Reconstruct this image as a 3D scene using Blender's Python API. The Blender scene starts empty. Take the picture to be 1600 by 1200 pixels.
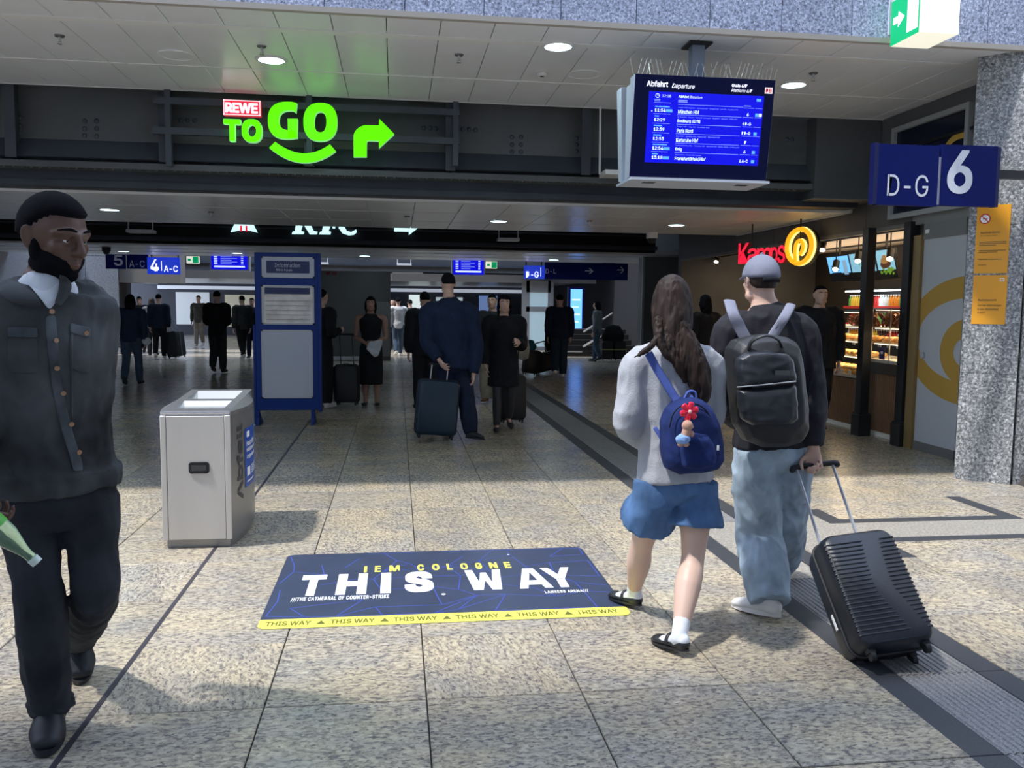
import bpy, bmesh, math, random, os
from mathutils import Vector, Matrix, noise, Euler
random.seed(7)
V = Vector
SC = bpy.context.scene
COL = SC.collection

# ------------------------------------------------------------------ camera
FPX, CAMH = 1340.0, 1.55
def _n(v): return v.normalized()
def ray0(u, v): return V((u - 800.0, 600.0 - v, -FPX))
_d1 = _n(ray0(619.5, 475.0)); _d2 = ray0(1619.5, 485.5)
_up = _n(_d2.cross(_d1))
if _up.y < 0: _up = -_up
_x = _n(_d1.cross(_up))
RM = Matrix((_x, _d1, _up))                 # rows: world axes in camera space
CAM = V((0, 0, CAMH))
cam_data = bpy.data.cameras.new('camera'); cam = bpy.data.objects.new('camera', cam_data); COL.objects.link(cam)
cam_data.sensor_width = 36.0; cam_data.lens = 36.0 * FPX / 1600.0
cam_data.clip_start = 0.05; cam_data.clip_end = 300
cam.matrix_world = Matrix.Translation(CAM) @ RM.to_4x4()
SC.camera = cam
def RAY(u, v): return RM @ ray0(u, v)
def AY(u, v, y): r = RAY(u, v); return CAM + r * (y / r.y)
def AX(u, v, x): r = RAY(u, v); return CAM + r * (x / r.x)
def AZ(u, v, z=0.0): r = RAY(u, v); return CAM + r * ((z - CAMH) / r.z)

# ------------------------------------------------------------------ world, sun, exposure
SC.view_settings.view_transform = 'Standard'
SC.view_settings.look = 'None'
SC.view_settings.exposure = 0.0
SC.view_settings.gamma = 1.0
SC.view_settings.use_curve_mapping = False
w = bpy.data.worlds.new('sky'); SC.world = w; w.use_nodes = True
bg = w.node_tree.nodes['Background']
bg.inputs[0].default_value = (0.62, 0.75, 1.0, 1); bg.inputs[1].default_value = 3.1
sd = bpy.data.lights.new('sun', 'SUN'); sd.energy = 5.0; sd.angle = math.radians(3.2); sd.color = (1.0, 0.97, 0.93)
sun = bpy.data.objects.new('sun', sd); COL.objects.link(sun)
SUN_DIR = V((0.50, 0.12, -1.0))
sun.rotation_euler = SUN_DIR.to_track_quat('-Z', 'Y').to_euler()
sun.location = (0, 4, 8)
def area(name, loc, size, power, color=(1, 1, 1), direction=(0, 0, -1), sy=None, spread=None):
    l = bpy.data.lights.new(name, 'AREA'); l.energy = power; l.color = color
    l.shape = 'RECTANGLE'; l.size = size; l.size_y = sy or size
    if spread: l.spread = spread
    o = bpy.data.objects.new(name, l); COL.objects.link(o); o.location = loc
    o.rotation_euler = V(direction).to_track_quat('-Z', 'Y').to_euler(); return o
COOL = (0.80, 0.90, 1.0)
# bakery ceiling light, warm, and the lit glass cases get their own below
area('bakery_light', (7.2, 10.9, 2.50), 1.6, 45, (1.0, 0.72, 0.42), sy=4.0)
area('bakery_light', (7.2, 14.8, 2.50), 1.6, 25, (1.0, 0.74, 0.45), sy=3.0)

# ------------------------------------------------------------------ materials
MATS = {}
def _nt(name):
    m = bpy.data.materials.new(name); m.use_nodes = True
    return m, m.node_tree, m.node_tree.nodes['Principled BSDF']
def M(name, col=None, rough=0.5, metal=0.0, var=0.0, vs=6.0, bump=0.0, bs=60.0, emit=0.0, ecol=None, trans=0.0, spec=0.5, stretch=None, ior=1.45, detail=3.0, coat=0.0):
    if name in MATS: return MATS[name]
    m, nt, b = _nt(name); N, L = nt.nodes, nt.links
    c = tuple(col) + (1.0,)
    b.inputs['Base Color'].default_value = c
    b.inputs['Roughness'].default_value = rough; b.inputs['Metallic'].default_value = metal
    b.inputs['Specular IOR Level'].default_value = spec; b.inputs['IOR'].default_value = ior
    b.inputs['Transmission Weight'].default_value = trans
    b.inputs['Coat Weight'].default_value = coat
    if emit:
        b.inputs['Emission Color'].default_value = tuple(ecol or col) + (1,); b.inputs['Emission Strength'].default_value = emit
    tc = None
    if var or bump:
        tc = N.new('ShaderNodeTexCoord'); mp = N.new('ShaderNodeMapping'); L.new(tc.outputs['Object'], mp.inputs[0])
        if stretch: mp.inputs['Scale'].default_value = stretch
    if var:
        n = N.new('ShaderNodeTexNoise'); n.inputs['Scale'].default_value = vs; n.inputs['Detail'].default_value = detail
        L.new(mp.outputs[0], n.inputs['Vector'])
        r = N.new('ShaderNodeValToRGB'); L.new(n.outputs['Fac'], r.inputs[0])
        r.color_ramp.elements[0].position = 0.3; r.color_ramp.elements[1].position = 0.7
        r.color_ramp.elements[0].color = tuple(max(0, x * (1 - var)) for x in col) + (1,)
        r.color_ramp.elements[1].color = tuple(min(1, x * (1 + var)) for x in col) + (1,)
        L.new(r.outputs[0], b.inputs['Base Color'])
    if bump:
        n2 = N.new('ShaderNodeTexNoise'); n2.inputs['Scale'].default_value = bs; n2.inputs['Detail'].default_value = 3
        L.new(mp.outputs[0], n2.inputs['Vector'])
        bp = N.new('ShaderNodeBump'); bp.inputs['Strength'].default_value = bump; bp.inputs['Distance'].default_value = 0.01
        L.new(n2.outputs['Fac'], bp.inputs['Height']); L.new(bp.outputs[0], b.inputs['Normal'])
    MATS[name] = m; return m
def granite(name, stops, scale=90, rough=0.35, random_turn=False, stretch=(1, 1, 1), blot=None, tint=0.0, fleck=None):
    """speckled stone: noise through a colour ramp; stops = [(pos, (r,g,b)), ...]"""
    m, nt, b = _nt(name); N, L = nt.nodes, nt.links
    tc = N.new('ShaderNodeTexCoord'); mp = N.new('ShaderNodeMapping'); mp.inputs['Scale'].default_value = stretch
    src = tc.outputs['Object']
    oi = N.new('ShaderNodeObjectInfo')
    if random_turn:
        g = N.new('ShaderNodeMath'); g.operation = 'MULTIPLY'; g.inputs[1].default_value = 37.0; L.new(oi.outputs['Random'], g.inputs[0])
        cx = N.new('ShaderNodeCombineXYZ')
        for i in range(3): L.new(g.outputs[0], cx.inputs[i])
        fr = N.new('ShaderNodeMath'); fr.operation = 'FRACT'; fm = N.new('ShaderNodeMath'); fm.operation = 'MULTIPLY'; fm.inputs[1].default_value = 7.31
        L.new(oi.outputs['Random'], fm.inputs[0]); L.new(fm.outputs[0], fr.inputs[0])
        gt = N.new('ShaderNodeMath'); gt.operation = 'GREATER_THAN'; gt.inputs[1].default_value = 0.62; L.new(fr.outputs[0], gt.inputs[0])
        an = N.new('ShaderNodeMath'); an.operation = 'MULTIPLY'; an.inputs[1].default_value = 1.35; L.new(gt.outputs[0], an.inputs[0])
        vr = N.new('ShaderNodeVectorRotate'); vr.rotation_type = 'Z_AXIS'; L.new(src, vr.inputs['Vector']); L.new(an.outputs[0], vr.inputs['Angle'])
        ad = N.new('ShaderNodeVectorMath'); ad.operation = 'ADD'; L.new(vr.outputs[0], ad.inputs[0]); L.new(cx.outputs[0], ad.inputs[1])
        src = ad.outputs[0]
    L.new(src, mp.inputs[0])
    n = N.new('ShaderNodeTexNoise'); n.inputs['Scale'].default_value = scale; n.inputs['Detail'].default_value = 4.0; n.inputs['Roughness'].default_value = 0.65
    n.inputs['Distortion'].default_value = 0.6
    L.new(mp.outputs[0], n.inputs['Vector'])
    r = N.new('ShaderNodeValToRGB'); L.new(n.outputs['Fac'], r.inputs[0])
    el = r.color_ramp.elements
    el[0].position, el[0].color = stops[0][0], tuple(stops[0][1]) + (1,)
    el[1].position, el[1].color = stops[-1][0], tuple(stops[-1][1]) + (1,)
    for p, c in stops[1:-1]:
        e = el.new(p); e.color = tuple(c) + (1,)
    out = r.outputs[0]
    if fleck:
        n4 = N.new('ShaderNodeTexNoise'); n4.inputs['Scale'].default_value = fleck[0]; n4.inputs['Detail'].default_value = 2
        L.new(mp.outputs[0], n4.inputs['Vector'])
        r4 = N.new('ShaderNodeValToRGB'); r4.color_ramp.elements[0].position = 0.33; r4.color_ramp.elements[1].position = 0.43
        r4.color_ramp.elements[0].color = (1, 1, 1, 1); r4.color_ramp.elements[1].color = (0, 0, 0, 1); L.new(n4.outputs['Fac'], r4.inputs[0])
        mx = N.new('ShaderNodeMixRGB'); L.new(r4.outputs[0], mx.inputs[0]); L.new(out, mx.inputs[1]); mx.inputs[2].default_value = tuple(fleck[1]) + (1,)
        out = mx.outputs[0]
    if blot:
        n3 = N.new('ShaderNodeTexNoise'); n3.inputs['Scale'].default_value = blot[0]; n3.inputs['Detail'].default_value = 3
        L.new(mp.outputs[0], n3.inputs['Vector'])
        r3 = N.new('ShaderNodeValToRGB'); r3.color_ramp.elements[0].position = 0.35; r3.color_ramp.elements[1].position = 0.65
        r3.color_ramp.elements[0].color = tuple(blot[1]) + (1,); r3.color_ramp.elements[1].color = tuple(blot[2]) + (1,)
        L.new(n3.outputs['Fac'], r3.inputs[0])
        mx = N.new('ShaderNodeMixRGB'); mx.blend_type = 'MULTIPLY'; mx.inputs[0].default_value = 1
        L.new(out, mx.inputs[1]); L.new(r3.outputs[0], mx.inputs[2]); out = mx.outputs[0]
    if tint:
        mr = N.new('ShaderNodeMapRange'); mr.inputs[3].default_value = 1 - tint; mr.inputs[4].default_value = 1 + tint
        L.new(oi.outputs['Random'], mr.inputs[0])
        vm = N.new('ShaderNodeVectorMath'); vm.operation = 'SCALE'; L.new(out, vm.inputs[0]); L.new(mr.outputs[0], vm.inputs['Scale']); out = vm.outputs[0]
    L.new(out, b.inputs['Base Color'])
    b.inputs['Roughness'].default_value = rough
    MATS[name] = m; return m

m_tile = granite('gold_granite', [(0.26, (0.10, 0.085, 0.075)), (0.40, (0.24, 0.215, 0.185)), (0.52, (0.41, 0.36, 0.275)), (0.66, (0.51, 0.455, 0.35)), (0.80, (0.68, 0.64, 0.56))],
                 scale=30, rough=0.27, random_turn=True, stretch=(1.0, 1.8, 1), blot=(2.2, (0.82, 0.85, 0.92), (1.10, 1.06, 0.97)), tint=0.10, fleck=(38, (0.14, 0.125, 0.125)))
m_floor_far = granite('gold_granite_far', [(0.3, (0.22, 0.20, 0.18)), (0.7, (0.55, 0.49, 0.38))], scale=14, rough=0.22, blot=(0.9, (0.85, 0.88, 0.95), (1.1, 1.05, 1.0)))
m_inlay = granite('dark_granite', [(0.3, (0.022, 0.024, 0.030)), (0.7, (0.052, 0.056, 0.066))], scale=160, rough=0.55)
m_ribbed = granite('grey_ribbed_granite', [(0.3, (0.12, 0.12, 0.125)), (0.5, (0.20, 0.195, 0.195)), (0.72, (0.40, 0.39, 0.37))], scale=120, rough=0.6)
m_greystone = granite('grey_floor_granite', [(0.3, (0.15, 0.14, 0.13)), (0.5, (0.29, 0.27, 0.235)), (0.72, (0.50, 0.47, 0.40))], scale=60, rough=0.45)
m_pillar = granite('speckled_granite', [(0.33, (0.05, 0.055, 0.06)), (0.46, (0.19, 0.20, 0.21)), (0.56, (0.36, 0.37, 0.38)), (0.68, (0.72, 0.73, 0.74))], scale=46, rough=0.35, tint=0.05)
m_fascia = granite('blue_grey_granite', [(0.33, (0.09, 0.105, 0.15)), (0.46, (0.30, 0.34, 0.48)), (0.56, (0.47, 0.52, 0.70)), (0.68, (0.78, 0.82, 0.96))], scale=52, rough=0.45, random_turn=True, tint=0.08)
m_farstone = granite('pale_wall_stone', [(0.3, (0.20, 0.22, 0.25)), (0.7, (0.42, 0.45, 0.50))], scale=30, rough=0.5)
m_nearwall = M('pale_bounce_wall', (0.74, 0.75, 0.76), 0.6)  # near walls out of view, made whitish to bounce light to the ceiling
m_joint = M('joint', (0.03, 0.03, 0.035), 0.8)
m_ceil = M('ceiling_metal', (0.84, 0.86, 0.90), 0.30, 0.0, var=0.04, vs=1.5, bump=0.04, bs=3, spec=0.7)
m_ceil_edge = M('ceiling_edge', (0.86, 0.86, 0.86), 0.35)
m_ceil_back = M('ceiling_void', (0.03, 0.03, 0.03), 0.9)
m_steel = M('painted_steel', (0.088, 0.094, 0.100), 0.55, 0.0, var=0.18, vs=1.3, bump=0.15, bs=12)
m_steel_d = M('painted_steel_dark', (0.035, 0.042, 0.055), 0.5, 0.0, var=0.2, vs=2.5)
m_dark = M('dark_void', (0.012, 0.012, 0.014), 0.85)
m_black = M('black_paint', (0.014, 0.015, 0.017), 0.4)
m_chrome = M('brushed_steel', (0.55, 0.55, 0.55), 0.3, 0.9, var=0.06, vs=3, stretch=(1, 1, 30), bump=0.05, bs=20)
m_white = M('white_paint', (0.75, 0.76, 0.77), 0.45)
m_wprint = M('white_print', (0.85, 0.86, 0.88), 0.6)
m_glow_lamp = M('lamp_glow', (0.7, 0.95, 1.0), 0.4, emit=9.0, ecol=(0.62, 0.92, 1.0))
m_glass = M('glass', (0.9, 0.95, 0.95), 0.03, trans=1.0, ior=1.3)

# ------------------------------------------------------------------ object helpers
ORG = {}
def org(o): return ORG.get(o.name, V((0, 0, 0))) if o is not None else V((0, 0, 0))
def thing(name, label, cat, loc=(0, 0, 0), group=None, rotz=0.0):
    o = bpy.data.objects.new(name, None); COL.objects.link(o); o.location = loc; o.rotation_euler = (0, 0, rotz)
    o.empty_display_size = 0.1
    o['label'] = label; o['category'] = cat
    if group: o['group'] = group
    ORG[o.name] = V(loc); return o
def tag(o, label=None, cat=None, group=None, kind=None):
    if label: o['label'] = label
    if cat: o['category'] = cat
    if group: o['group'] = group
    if kind: o['kind'] = kind
    return o
class MB:
    def __init__(s): s.v = []; s.f = []; s.m = []; s.mats = []
    def mi(s, mat):
        if mat not in s.mats: s.mats.append(mat)
        return s.mats.index(mat)
    def add(s, vs, fs, mat=None):
        b = len(s.v); s.v += [V(v) for v in vs]; i = s.mi(mat) if mat else 0
        for f in fs: s.f.append([b + k for k in f]); s.m.append(i)
        return s
    def box(s, a, b, mat=None, rot=None, about=None):
        x0, y0, z0 = [min(a[i], b[i]) for i in range(3)]; x1, y1, z1 = [max(a[i], b[i]) for i in range(3)]
        vs = [V(p) for p in ((x0, y0, z0), (x1, y0, z0), (x1, y1, z0), (x0, y1, z0), (x0, y0, z1), (x1, y0, z1), (x1, y1, z1), (x0, y1, z1))]
        if rot is not None:
            c = V(about) if about is not None else (vs[0] + vs[6]) / 2
            vs = [c + rot @ (v - c) for v in vs]
        return s.add(vs, [(0, 3, 2, 1), (4, 5, 6, 7), (0, 1, 5, 4), (1, 2, 6, 5), (2, 3, 7, 6), (3, 0, 4, 7)], mat)
    def obox(s, c, X, Y, Z, mat=None):
        c = V(c); vs = [c + sx * X + sy * Y + sz * Z for sz in (-1, 1) for sx, sy in ((-1, -1), (1, -1), (1, 1), (-1, 1))]
        return s.add(vs, [(0, 3, 2, 1), (4, 5, 6, 7), (0, 1, 5, 4), (1, 2, 6, 5), (2, 3, 7, 6), (3, 0, 4, 7)], mat)
    def prism(s, poly, ext, mat=None):
        """poly: list of 3-D points (planar), ext: vector"""
        n = len(poly); p = [V(q) for q in poly]; e = V(ext)
        return s.add(p + [q + e for q in p], [tuple(range(n - 1, -1, -1)), tuple(range(n, 2 * n))] + [(i, (i + 1) % n, n + (i + 1) % n, n + i) for i in range(n)], mat)
    def tube(s, pts, rad, side=None, n=12, sub=1, cap='round', mat=None):
        pts = [V(p) for p in pts]; rad = [(r, r) if not isinstance(r, (tuple, list)) else tuple(r) for r in (rad if isinstance(rad, (list,)) else [rad] * len(pts))]
        if sub > 1 and len(pts) > 2:
            P, R = [], []; q = [pts[0] * 2 - pts[1]] + pts + [pts[-1] * 2 - pts[-2]]; rr = [rad[0]] + rad + [rad[-1]]
            for i in range(1, len(q) - 2):
                for k in range(sub):
                    t = k / sub
                    def cr(a, b, c, d): return 0.5 * ((2 * b) + (c - a) * t + (2 * a - 5 * b + 4 * c - d) * t * t + (3 * b - a - 3 * c + d) * t ** 3)
                    P.append(cr(q[i - 1], q[i], q[i + 1], q[i + 2]))
                    R.append(tuple(max(0.001, cr(rr[i - 1][j], rr[i][j], rr[i + 1][j], rr[i + 2][j])) for j in (0, 1)))
            P.append(pts[-1]); R.append(rad[-1]); pts, rad = P, R
        m = len(pts); T = []
        for i in range(m):
            t = (pts[min(i + 1, m - 1)] - pts[max(i - 1, 0)]); T.append(t.normalized() if t.length > 1e-9 else V((0, 0, 1)))
        sd = V(side) if side is not None else (V((1, 0, 0)) if abs(T[0].x) < 0.8 else V((0, 1, 0)))
        rings = []
        def ring(c, t, u, a, b):
            w_ = t.cross(u).normalized(); return [c + u * (a * math.cos(2 * math.pi * k / n)) + w_ * (b * math.sin(2 * math.pi * k / n)) for k in range(n)]
        us = []
        for i in range(m):
            u = sd - T[i] * sd.dot(T[i])
            u = u.normalized() if u.length > 1e-5 else T[i].orthogonal().normalized()
            if side is None: sd = u
            us.append(u)
        if cap == 'round':
            for ph in (75, 45, 20):
                c_, s_ = math.cos(math.radians(ph)), math.sin(math.radians(ph)); r = min(rad[0])
                rings.append(ring(pts[0] - T[0] * r * s_, T[0], us[0], rad[0][0] * c_, rad[0][1] * c_))
        for i in range(m): rings.append(ring(pts[i], T[i], us[i], *rad[i]))
        if cap == 'round':
            for ph in (20, 45, 75):
                c_, s_ = math.cos(math.radians(ph)), math.sin(math.radians(ph)); r = min(rad[-1])
                rings.append(ring(pts[-1] + T[-1] * r * s_, T[-1], us[-1], rad[-1][0] * c_, rad[-1][1] * c_))
        vs = [p for r in rings for p in r]; fs = []
        for i in range(len(rings) - 1):
            for k in range(n):
                a, b = i * n + k, i * n + (k + 1) % n; fs.append((a, b, b + n, a + n))
        fs.append(tuple(range(n - 1, -1, -1))); L_ = (len(rings) - 1) * n; fs.append(tuple(L_ + k for k in range(n)))
        return s.add(vs, fs, mat)
    def ball(s, c, r, F=(0, 1, 0), U=(0, 0, 1), nu=16, nv=10, mat=None, fn=None):
        """ellipsoid: r = (side, forward, up)"""
        if not isinstance(r, (tuple, list)): r = (r, r, r)
        c = V(c); F = V(F).normalized(); U = V(U); U = (U - F * U.dot(F)).normalized(); S = F.cross(U)
        vs = [c + U * r[2] * (fn(V((0, 0, 1))) if fn else 1)]
        for j in range(1, nv):
            ph = math.pi * j / nv
            for k in range(nu):
                th = 2 * math.pi * k / nu; d = V((math.sin(ph) * math.cos(th), math.sin(ph) * math.sin(th), math.cos(ph)))
                g = fn(d) if fn else 1.0
                vs.append(c + (S * d.x * r[0] + F * d.y * r[1] + U * d.z * r[2]) * g)
        vs.append(c - U * r[2] * (fn(V((0, 0, -1))) if fn else 1)); fs = []
        for k in range(nu): fs.append((0, 1 + k, 1 + (k + 1) % nu))
        for j in range(nv - 2):
            for k in range(nu):
                a, b = 1 + j * nu + k, 1 + j * nu + (k + 1) % nu; fs.append((a, a + nu, b + nu, b))
        e = len(vs) - 1; q = 1 + (nv - 2) * nu
        for k in range(nu): fs.append((e, q + (k + 1) % nu, q + k))
        return s.add(vs, fs, mat)
    def cyl(s, c, r, h, axis=(0, 0, 1), n=20, mat=None, r2=None):
        c = V(c); a = V(axis).normalized(); return s.tube([c, c + a * h], [r, r2 if r2 is not None else r], n=n, cap='flat', mat=mat)
    def data(s, name, mat=None, o=V((0, 0, 0)), smooth=False, fix=True):
        me = bpy.data.meshes.new(name); me.from_pydata([tuple(v - o) for v in s.v], [], s.f)
        mats = s.mats or ([mat] if mat else [])
        for m in mats: me.materials.append(m)
        if s.mats:
            for p, i in zip(me.polygons, s.m): p.material_index = i
        if fix:
            bm = bmesh.new(); bm.from_mesh(me); bmesh.ops.recalc_face_normals(bm, faces=bm.faces); bm.to_mesh(me); bm.free()
        if smooth:
            me.polygons.foreach_set('use_smooth', [True] * len(me.polygons))
            if smooth != 'all':
                try: me.set_sharp_from_angle(angle=math.radians(smooth if isinstance(smooth, (int, float)) and smooth is not True else 40))
                except Exception: pass
        me.update(); return me
    def build(s, name, mat=None, parent=None, smooth=False, fix=True, loc=None, bevel=0):
        o_ = org(parent)
        if parent is None and loc is not None: o_ = V(loc)
        me = s.data(name, mat, o_, smooth, fix)
        o = bpy.data.objects.new(name, me); COL.objects.link(o)
        if parent is not None: o.parent = parent
        elif loc is not None: o.location = loc
        ORG[o.name] = o_
        if bevel:
            bv = o.modifiers.new('bevel', 'BEVEL'); bv.width = bevel; bv.segments = 2; bv.limit_method = 'ANGLE'
            me.polygons.foreach_set('use_smooth', [True] * len(me.polygons))
            try: me.set_sharp_from_angle(angle=math.radians(50))
            except Exception: pass
        return o
def inst(name, me, loc, parent=None, rot=(0, 0, 0), scale=(1, 1, 1)):
    """object sharing mesh data; loc in world space"""
    o = bpy.data.objects.new(name, me); COL.objects.link(o)
    o.location = V(loc) - org(parent); o.rotation_euler = rot; o.scale = scale
    if parent is not None: o.parent = parent
    ORG[o.name] = V(loc); return o
def struct(o): o['kind'] = 'structure'; return o
def copy_thing(root, loc, label=None, group=None, rot=None):
    r = root.copy(); COL.objects.link(r); r.location = loc
    if rot is not None: r.rotation_euler = rot
    ORG[r.name] = V(loc)
    if label: r['label'] = label
    if group: r['group'] = group
    for ch in list(root.children):
        c = ch.copy(); COL.objects.link(c); c.parent = r
        for g in list(ch.children):
            d = g.copy(); COL.objects.link(d); d.parent = c
    return r
# ---- lettering
_font = None
try:
    _p = os.path.join(bpy.utils.system_resource('DATAFILES'), 'fonts', 'Inter.woff2')
    if os.path.exists(_p): _font = bpy.data.fonts.load(_p)
except Exception: _font = None
_TC = {}
def text_mesh(s, bold=0.0, shear=0.0, space=1.0, extrude=0.0):
    k = (s, bold, shear, space, extrude)
    if k in _TC: return _TC[k]
    cu = bpy.data.curves.new('t', 'FONT'); cu.body = s; cu.offset = bold; cu.shear = shear; cu.space_character = space
    cu.extrude = extrude; cu.resolution_u = 3
    if _font: cu.font = _font
    o = bpy.data.objects.new('t', cu); COL.objects.link(o)
    dg = bpy.context.evaluated_depsgraph_get(); me = bpy.data.meshes.new_from_object(o.evaluated_get(dg))
    vs = [v.co.copy() for v in me.vertices]; fs = [tuple(p.vertices) for p in me.polygons]
    bpy.data.objects.remove(o); bpy.data.curves.remove(cu); bpy.data.meshes.remove(me)
    x0 = min(v.x for v in vs); x1 = max(v.x for v in vs); y0 = min(v.y for v in vs); y1 = max(v.y for v in vs)
    _TC[k] = (vs, fs, x0, x1, y0, y1); return _TC[k]
def text(B, s, O, U, W, mat=None, bold=0.0, shear=0.0, space=1.0, depth=0.0, N=None):
    """write s into the rectangle O (lower left), U (full width vector), W (full height vector)"""
    ex = 0.5 if depth else 0.0
    vs, fs, x0, x1, y0, y1 = text_mesh(s, min(bold, 0.008), shear, space, ex)
    O, U, W = V(O), V(U), V(W); N = (V(N) if N is not None else U.cross(W)).normalized()
    e = max(0.0, bold - 0.008) * 1.25 * W.length; offs = [(0, 0)]
    if e > 0:
        eu, ew = min(e, U.length * 0.12), min(e, W.length * 0.05); un, wn = U.normalized(), W.normalized(); offs = [(sx * eu, sw * ew) for sx in (-1, 0, 1) for sw in (-1, 1)]
        O = O + un * eu + wn * ew; U = U - un * 2 * eu; W = W - wn * 2 * ew
    fn = U.cross(W).normalized()
    for i_, (du, dw) in enumerate(offs):
        dd = (un * du + wn * dw + fn * i_ * (0.00012 if not depth else 0.0004)) if e > 0 else V((0, 0, 0))
        B.add([O + dd + U * ((v.x - x0) / (x1 - x0)) + W * ((v.y - y0) / (y1 - y0)) + N * (depth * (v.z + 0.5) if depth else 0) for v in vs], fs, mat)
def quad(B, O, U, W, mat=None): O, U, W = V(O), V(U), V(W); B.add([O, O + U, O + U + W, O + W], [(0, 1, 2, 3)], mat)
# ================================================================== FLOOR
TX0, TXP = 0.115, 0.6235
TY0, TYP = 3.265, 0.645
FAR = 60.0
fl = MB(); fl.box((-14, -9, -0.30), (14, FAR, -0.012))
floor = struct(fl.build('floor', m_joint))
# one shared tile mesh with a small arris
def slab_mesh(w_, d_, t=0.012, c=0.0025):
    b = MB(); x, y = w_ / 2, d_ / 2
    vs = [(-x, -y, -t), (x, -y, -t), (x, y, -t), (-x, y, -t), (-x, -y, -c), (x, -y, -c), (x, y, -c), (-x, y, -c), (-x + c, -y + c, 0), (x - c, -y + c, 0), (x - c, y - c, 0), (-x + c, y - c, 0)]
    b.add(vs, [(0, 3, 2, 1)] + [(i, (i + 1) % 4, 4 + (i + 1) % 4, 4 + i) for i in range(4)] + [(4 + i, 4 + (i + 1) % 4, 8 + (i + 1) % 4, 8 + i) for i in range(4)] + [(8, 9, 10, 11)])
    return b
J = 0.0055
tile_me = slab_mesh(TXP - J, TYP - J).data('tile', m_tile)
rnd = random.Random(3)
rows = list(range(-2, 13))
k0, k1 = -9, 8
far_from = TY0 + rows[-1] * TYP + TYP
PATHK = 3                                     # the column that holds the guiding strip
for r in rows:
    y0 = TY0 + r * TYP; ym = y0 + TYP / 2
    for k in range(k0, k1 + 1):
        x0 = TX0 + k * TXP; xm = x0 + TXP / 2
        if k == PATHK: continue
        if xm < -0.50 * (y0 + TYP) - 0.5: continue
        if xm > 5.75: continue
        inst('tile', tile_me, (xm, ym, rnd.uniform(-0.0006, 0.0006)), floor, rot=(0, 0, rnd.choice((0, math.pi))))
# unseen margins and the far floor as plain slabs
def slabfill(x0, x1, y0, y1, mat=m_floor_far):
    b = MB(); b.box((x0, y0, -0.012), (x1, y1, 0.0)); return b.build('paving', mat, floor)
xs = TX0 + PATHK * TXP
slabfill(-14, xs, far_from, FAR); slabfill(xs + TXP, 14, far_from, FAR)
slabfill(-14, 14, -9, TY0 - 2 * TYP); slabfill(5.74, 14, TY0 - 2 * TYP, far_from)
b = MB()
for r in rows:                                # left-over wedge at the left, outside the picture
    y0 = TY0 + r * TYP; lo = [k for k in range(k0, k1 + 1) if (TX0 + (k + 0.5) * TXP) >= -0.50 * (y0 + TYP) - 0.5][0]
    b.box((-14, y0, -0.012), (TX0 + lo * TXP - J, y0 + TYP, 0.0))
b.build('paving', m_floor_far, floor)
# thin dark joints on the far floor, real thin fillets
b = MB()
for k in range(-16, 9):
    x = TX0 + k * TXP
    if k in (PATHK, PATHK + 1): continue
    b.box((x - 0.004, far_from, 0.0), (x + 0.004, 40, 0.0008))
for r in range(rows[-1] + 1, 50):
    y = TY0 + r * TYP; b.box((-11, y - 0.003, 0.0), (xs, y + 0.003, 0.0008)); b.box((xs + TXP, y - 0.003, 0.0), (7, y + 0.003, 0.0008))
tag(b.build('joint', m_joint, floor), kind='stuff')
# wide expansion joint
b = MB(); b.box((-1.150, 2.4, -0.002), (-1.128, far_from, 0.0015)); b.build('expansion_joint', M('bronze_strip', (0.07, 0.065, 0.08), 0.35, 0.4), floor)
# guiding strip
b = MB(); nr = 12; W_ = 0.352; prof = []
for i in range(nr):
    x = -W_ / 2 + W_ * i / nr; p = W_ / nr
    prof += [(x, -0.004), (x + p * 0.3, -0.004), (x + p * 0.42, 0.001), (x + p * 0.88, 0.001)]
prof.append((W_ / 2, -0.004))
yy = (TYP - 0.004) / 2
vs = [(x, -yy, z) for x, z in prof] + [(x, yy, z) for x, z in prof]; n_ = len(prof)
b.add(vs, [(i, i + 1, n_ + i + 1, n_ + i) for i in range(n_ - 1)])
rib_me = b.data('ribbed_tile', m_ribbed, fix=False)
str_me = slab_mesh(0.131, TYP - 0.004).data('inlay_strip', m_inlay)
flat_me = slab_mesh(0.352, TYP - 0.004).data('plain_tile', m_greystone)
for r in range(-2, 24):
    ym = TY0 + (r + 0.5) * TYP
    inst('inlay_strip', str_me, (2.045, ym, 0.0), floor)
    if not (5.0 < ym < 6.0): inst('inlay_strip', str_me, (2.540, ym, 0.0), floor)
    if 4.6 < ym < 6.0: inst('plain_tile', flat_me, (2.292, ym, 0.0), floor)
    else: inst('ribbed_tile', rib_me, (2.292, ym, 0.0), floor)
slabfill(xs, xs + TXP, far_from + 11 * TYP, FAR)
slabfill(2.473, 2.606, 5.19, 5.84, m_greystone)
def overlay(name, x0, x1, y0, y1, mat, z=0.0012):
    b = MB(); b.box((x0, y0, -0.002), (x1, y1, z)); return b.build(name, mat, floor)
overlay('plain_field', 2.62, 3.10, 5.01, 6.01, m_greystone, 0.0008)
overlay('plain_field', 3.10, 5.6, 5.335, 5.725, m_greystone, 0.0008)
for x0, x1, y0, y1 in ((2.61, 3.24, 6.02, 6.15), (3.11, 3.24, 5.84, 6.02), (3.11, 4.52, 5.73, 5.84), (4.52, 4.65, 5.73, 6.48), (3.24, 5.9, 5.23, 5.33), (3.11, 3.24, 4.99, 5.33), (2.607, 3.24, 4.88, 4.99)):
    overlay('inlay_strip', x0, x1, y0, y1, m_inlay)

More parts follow.
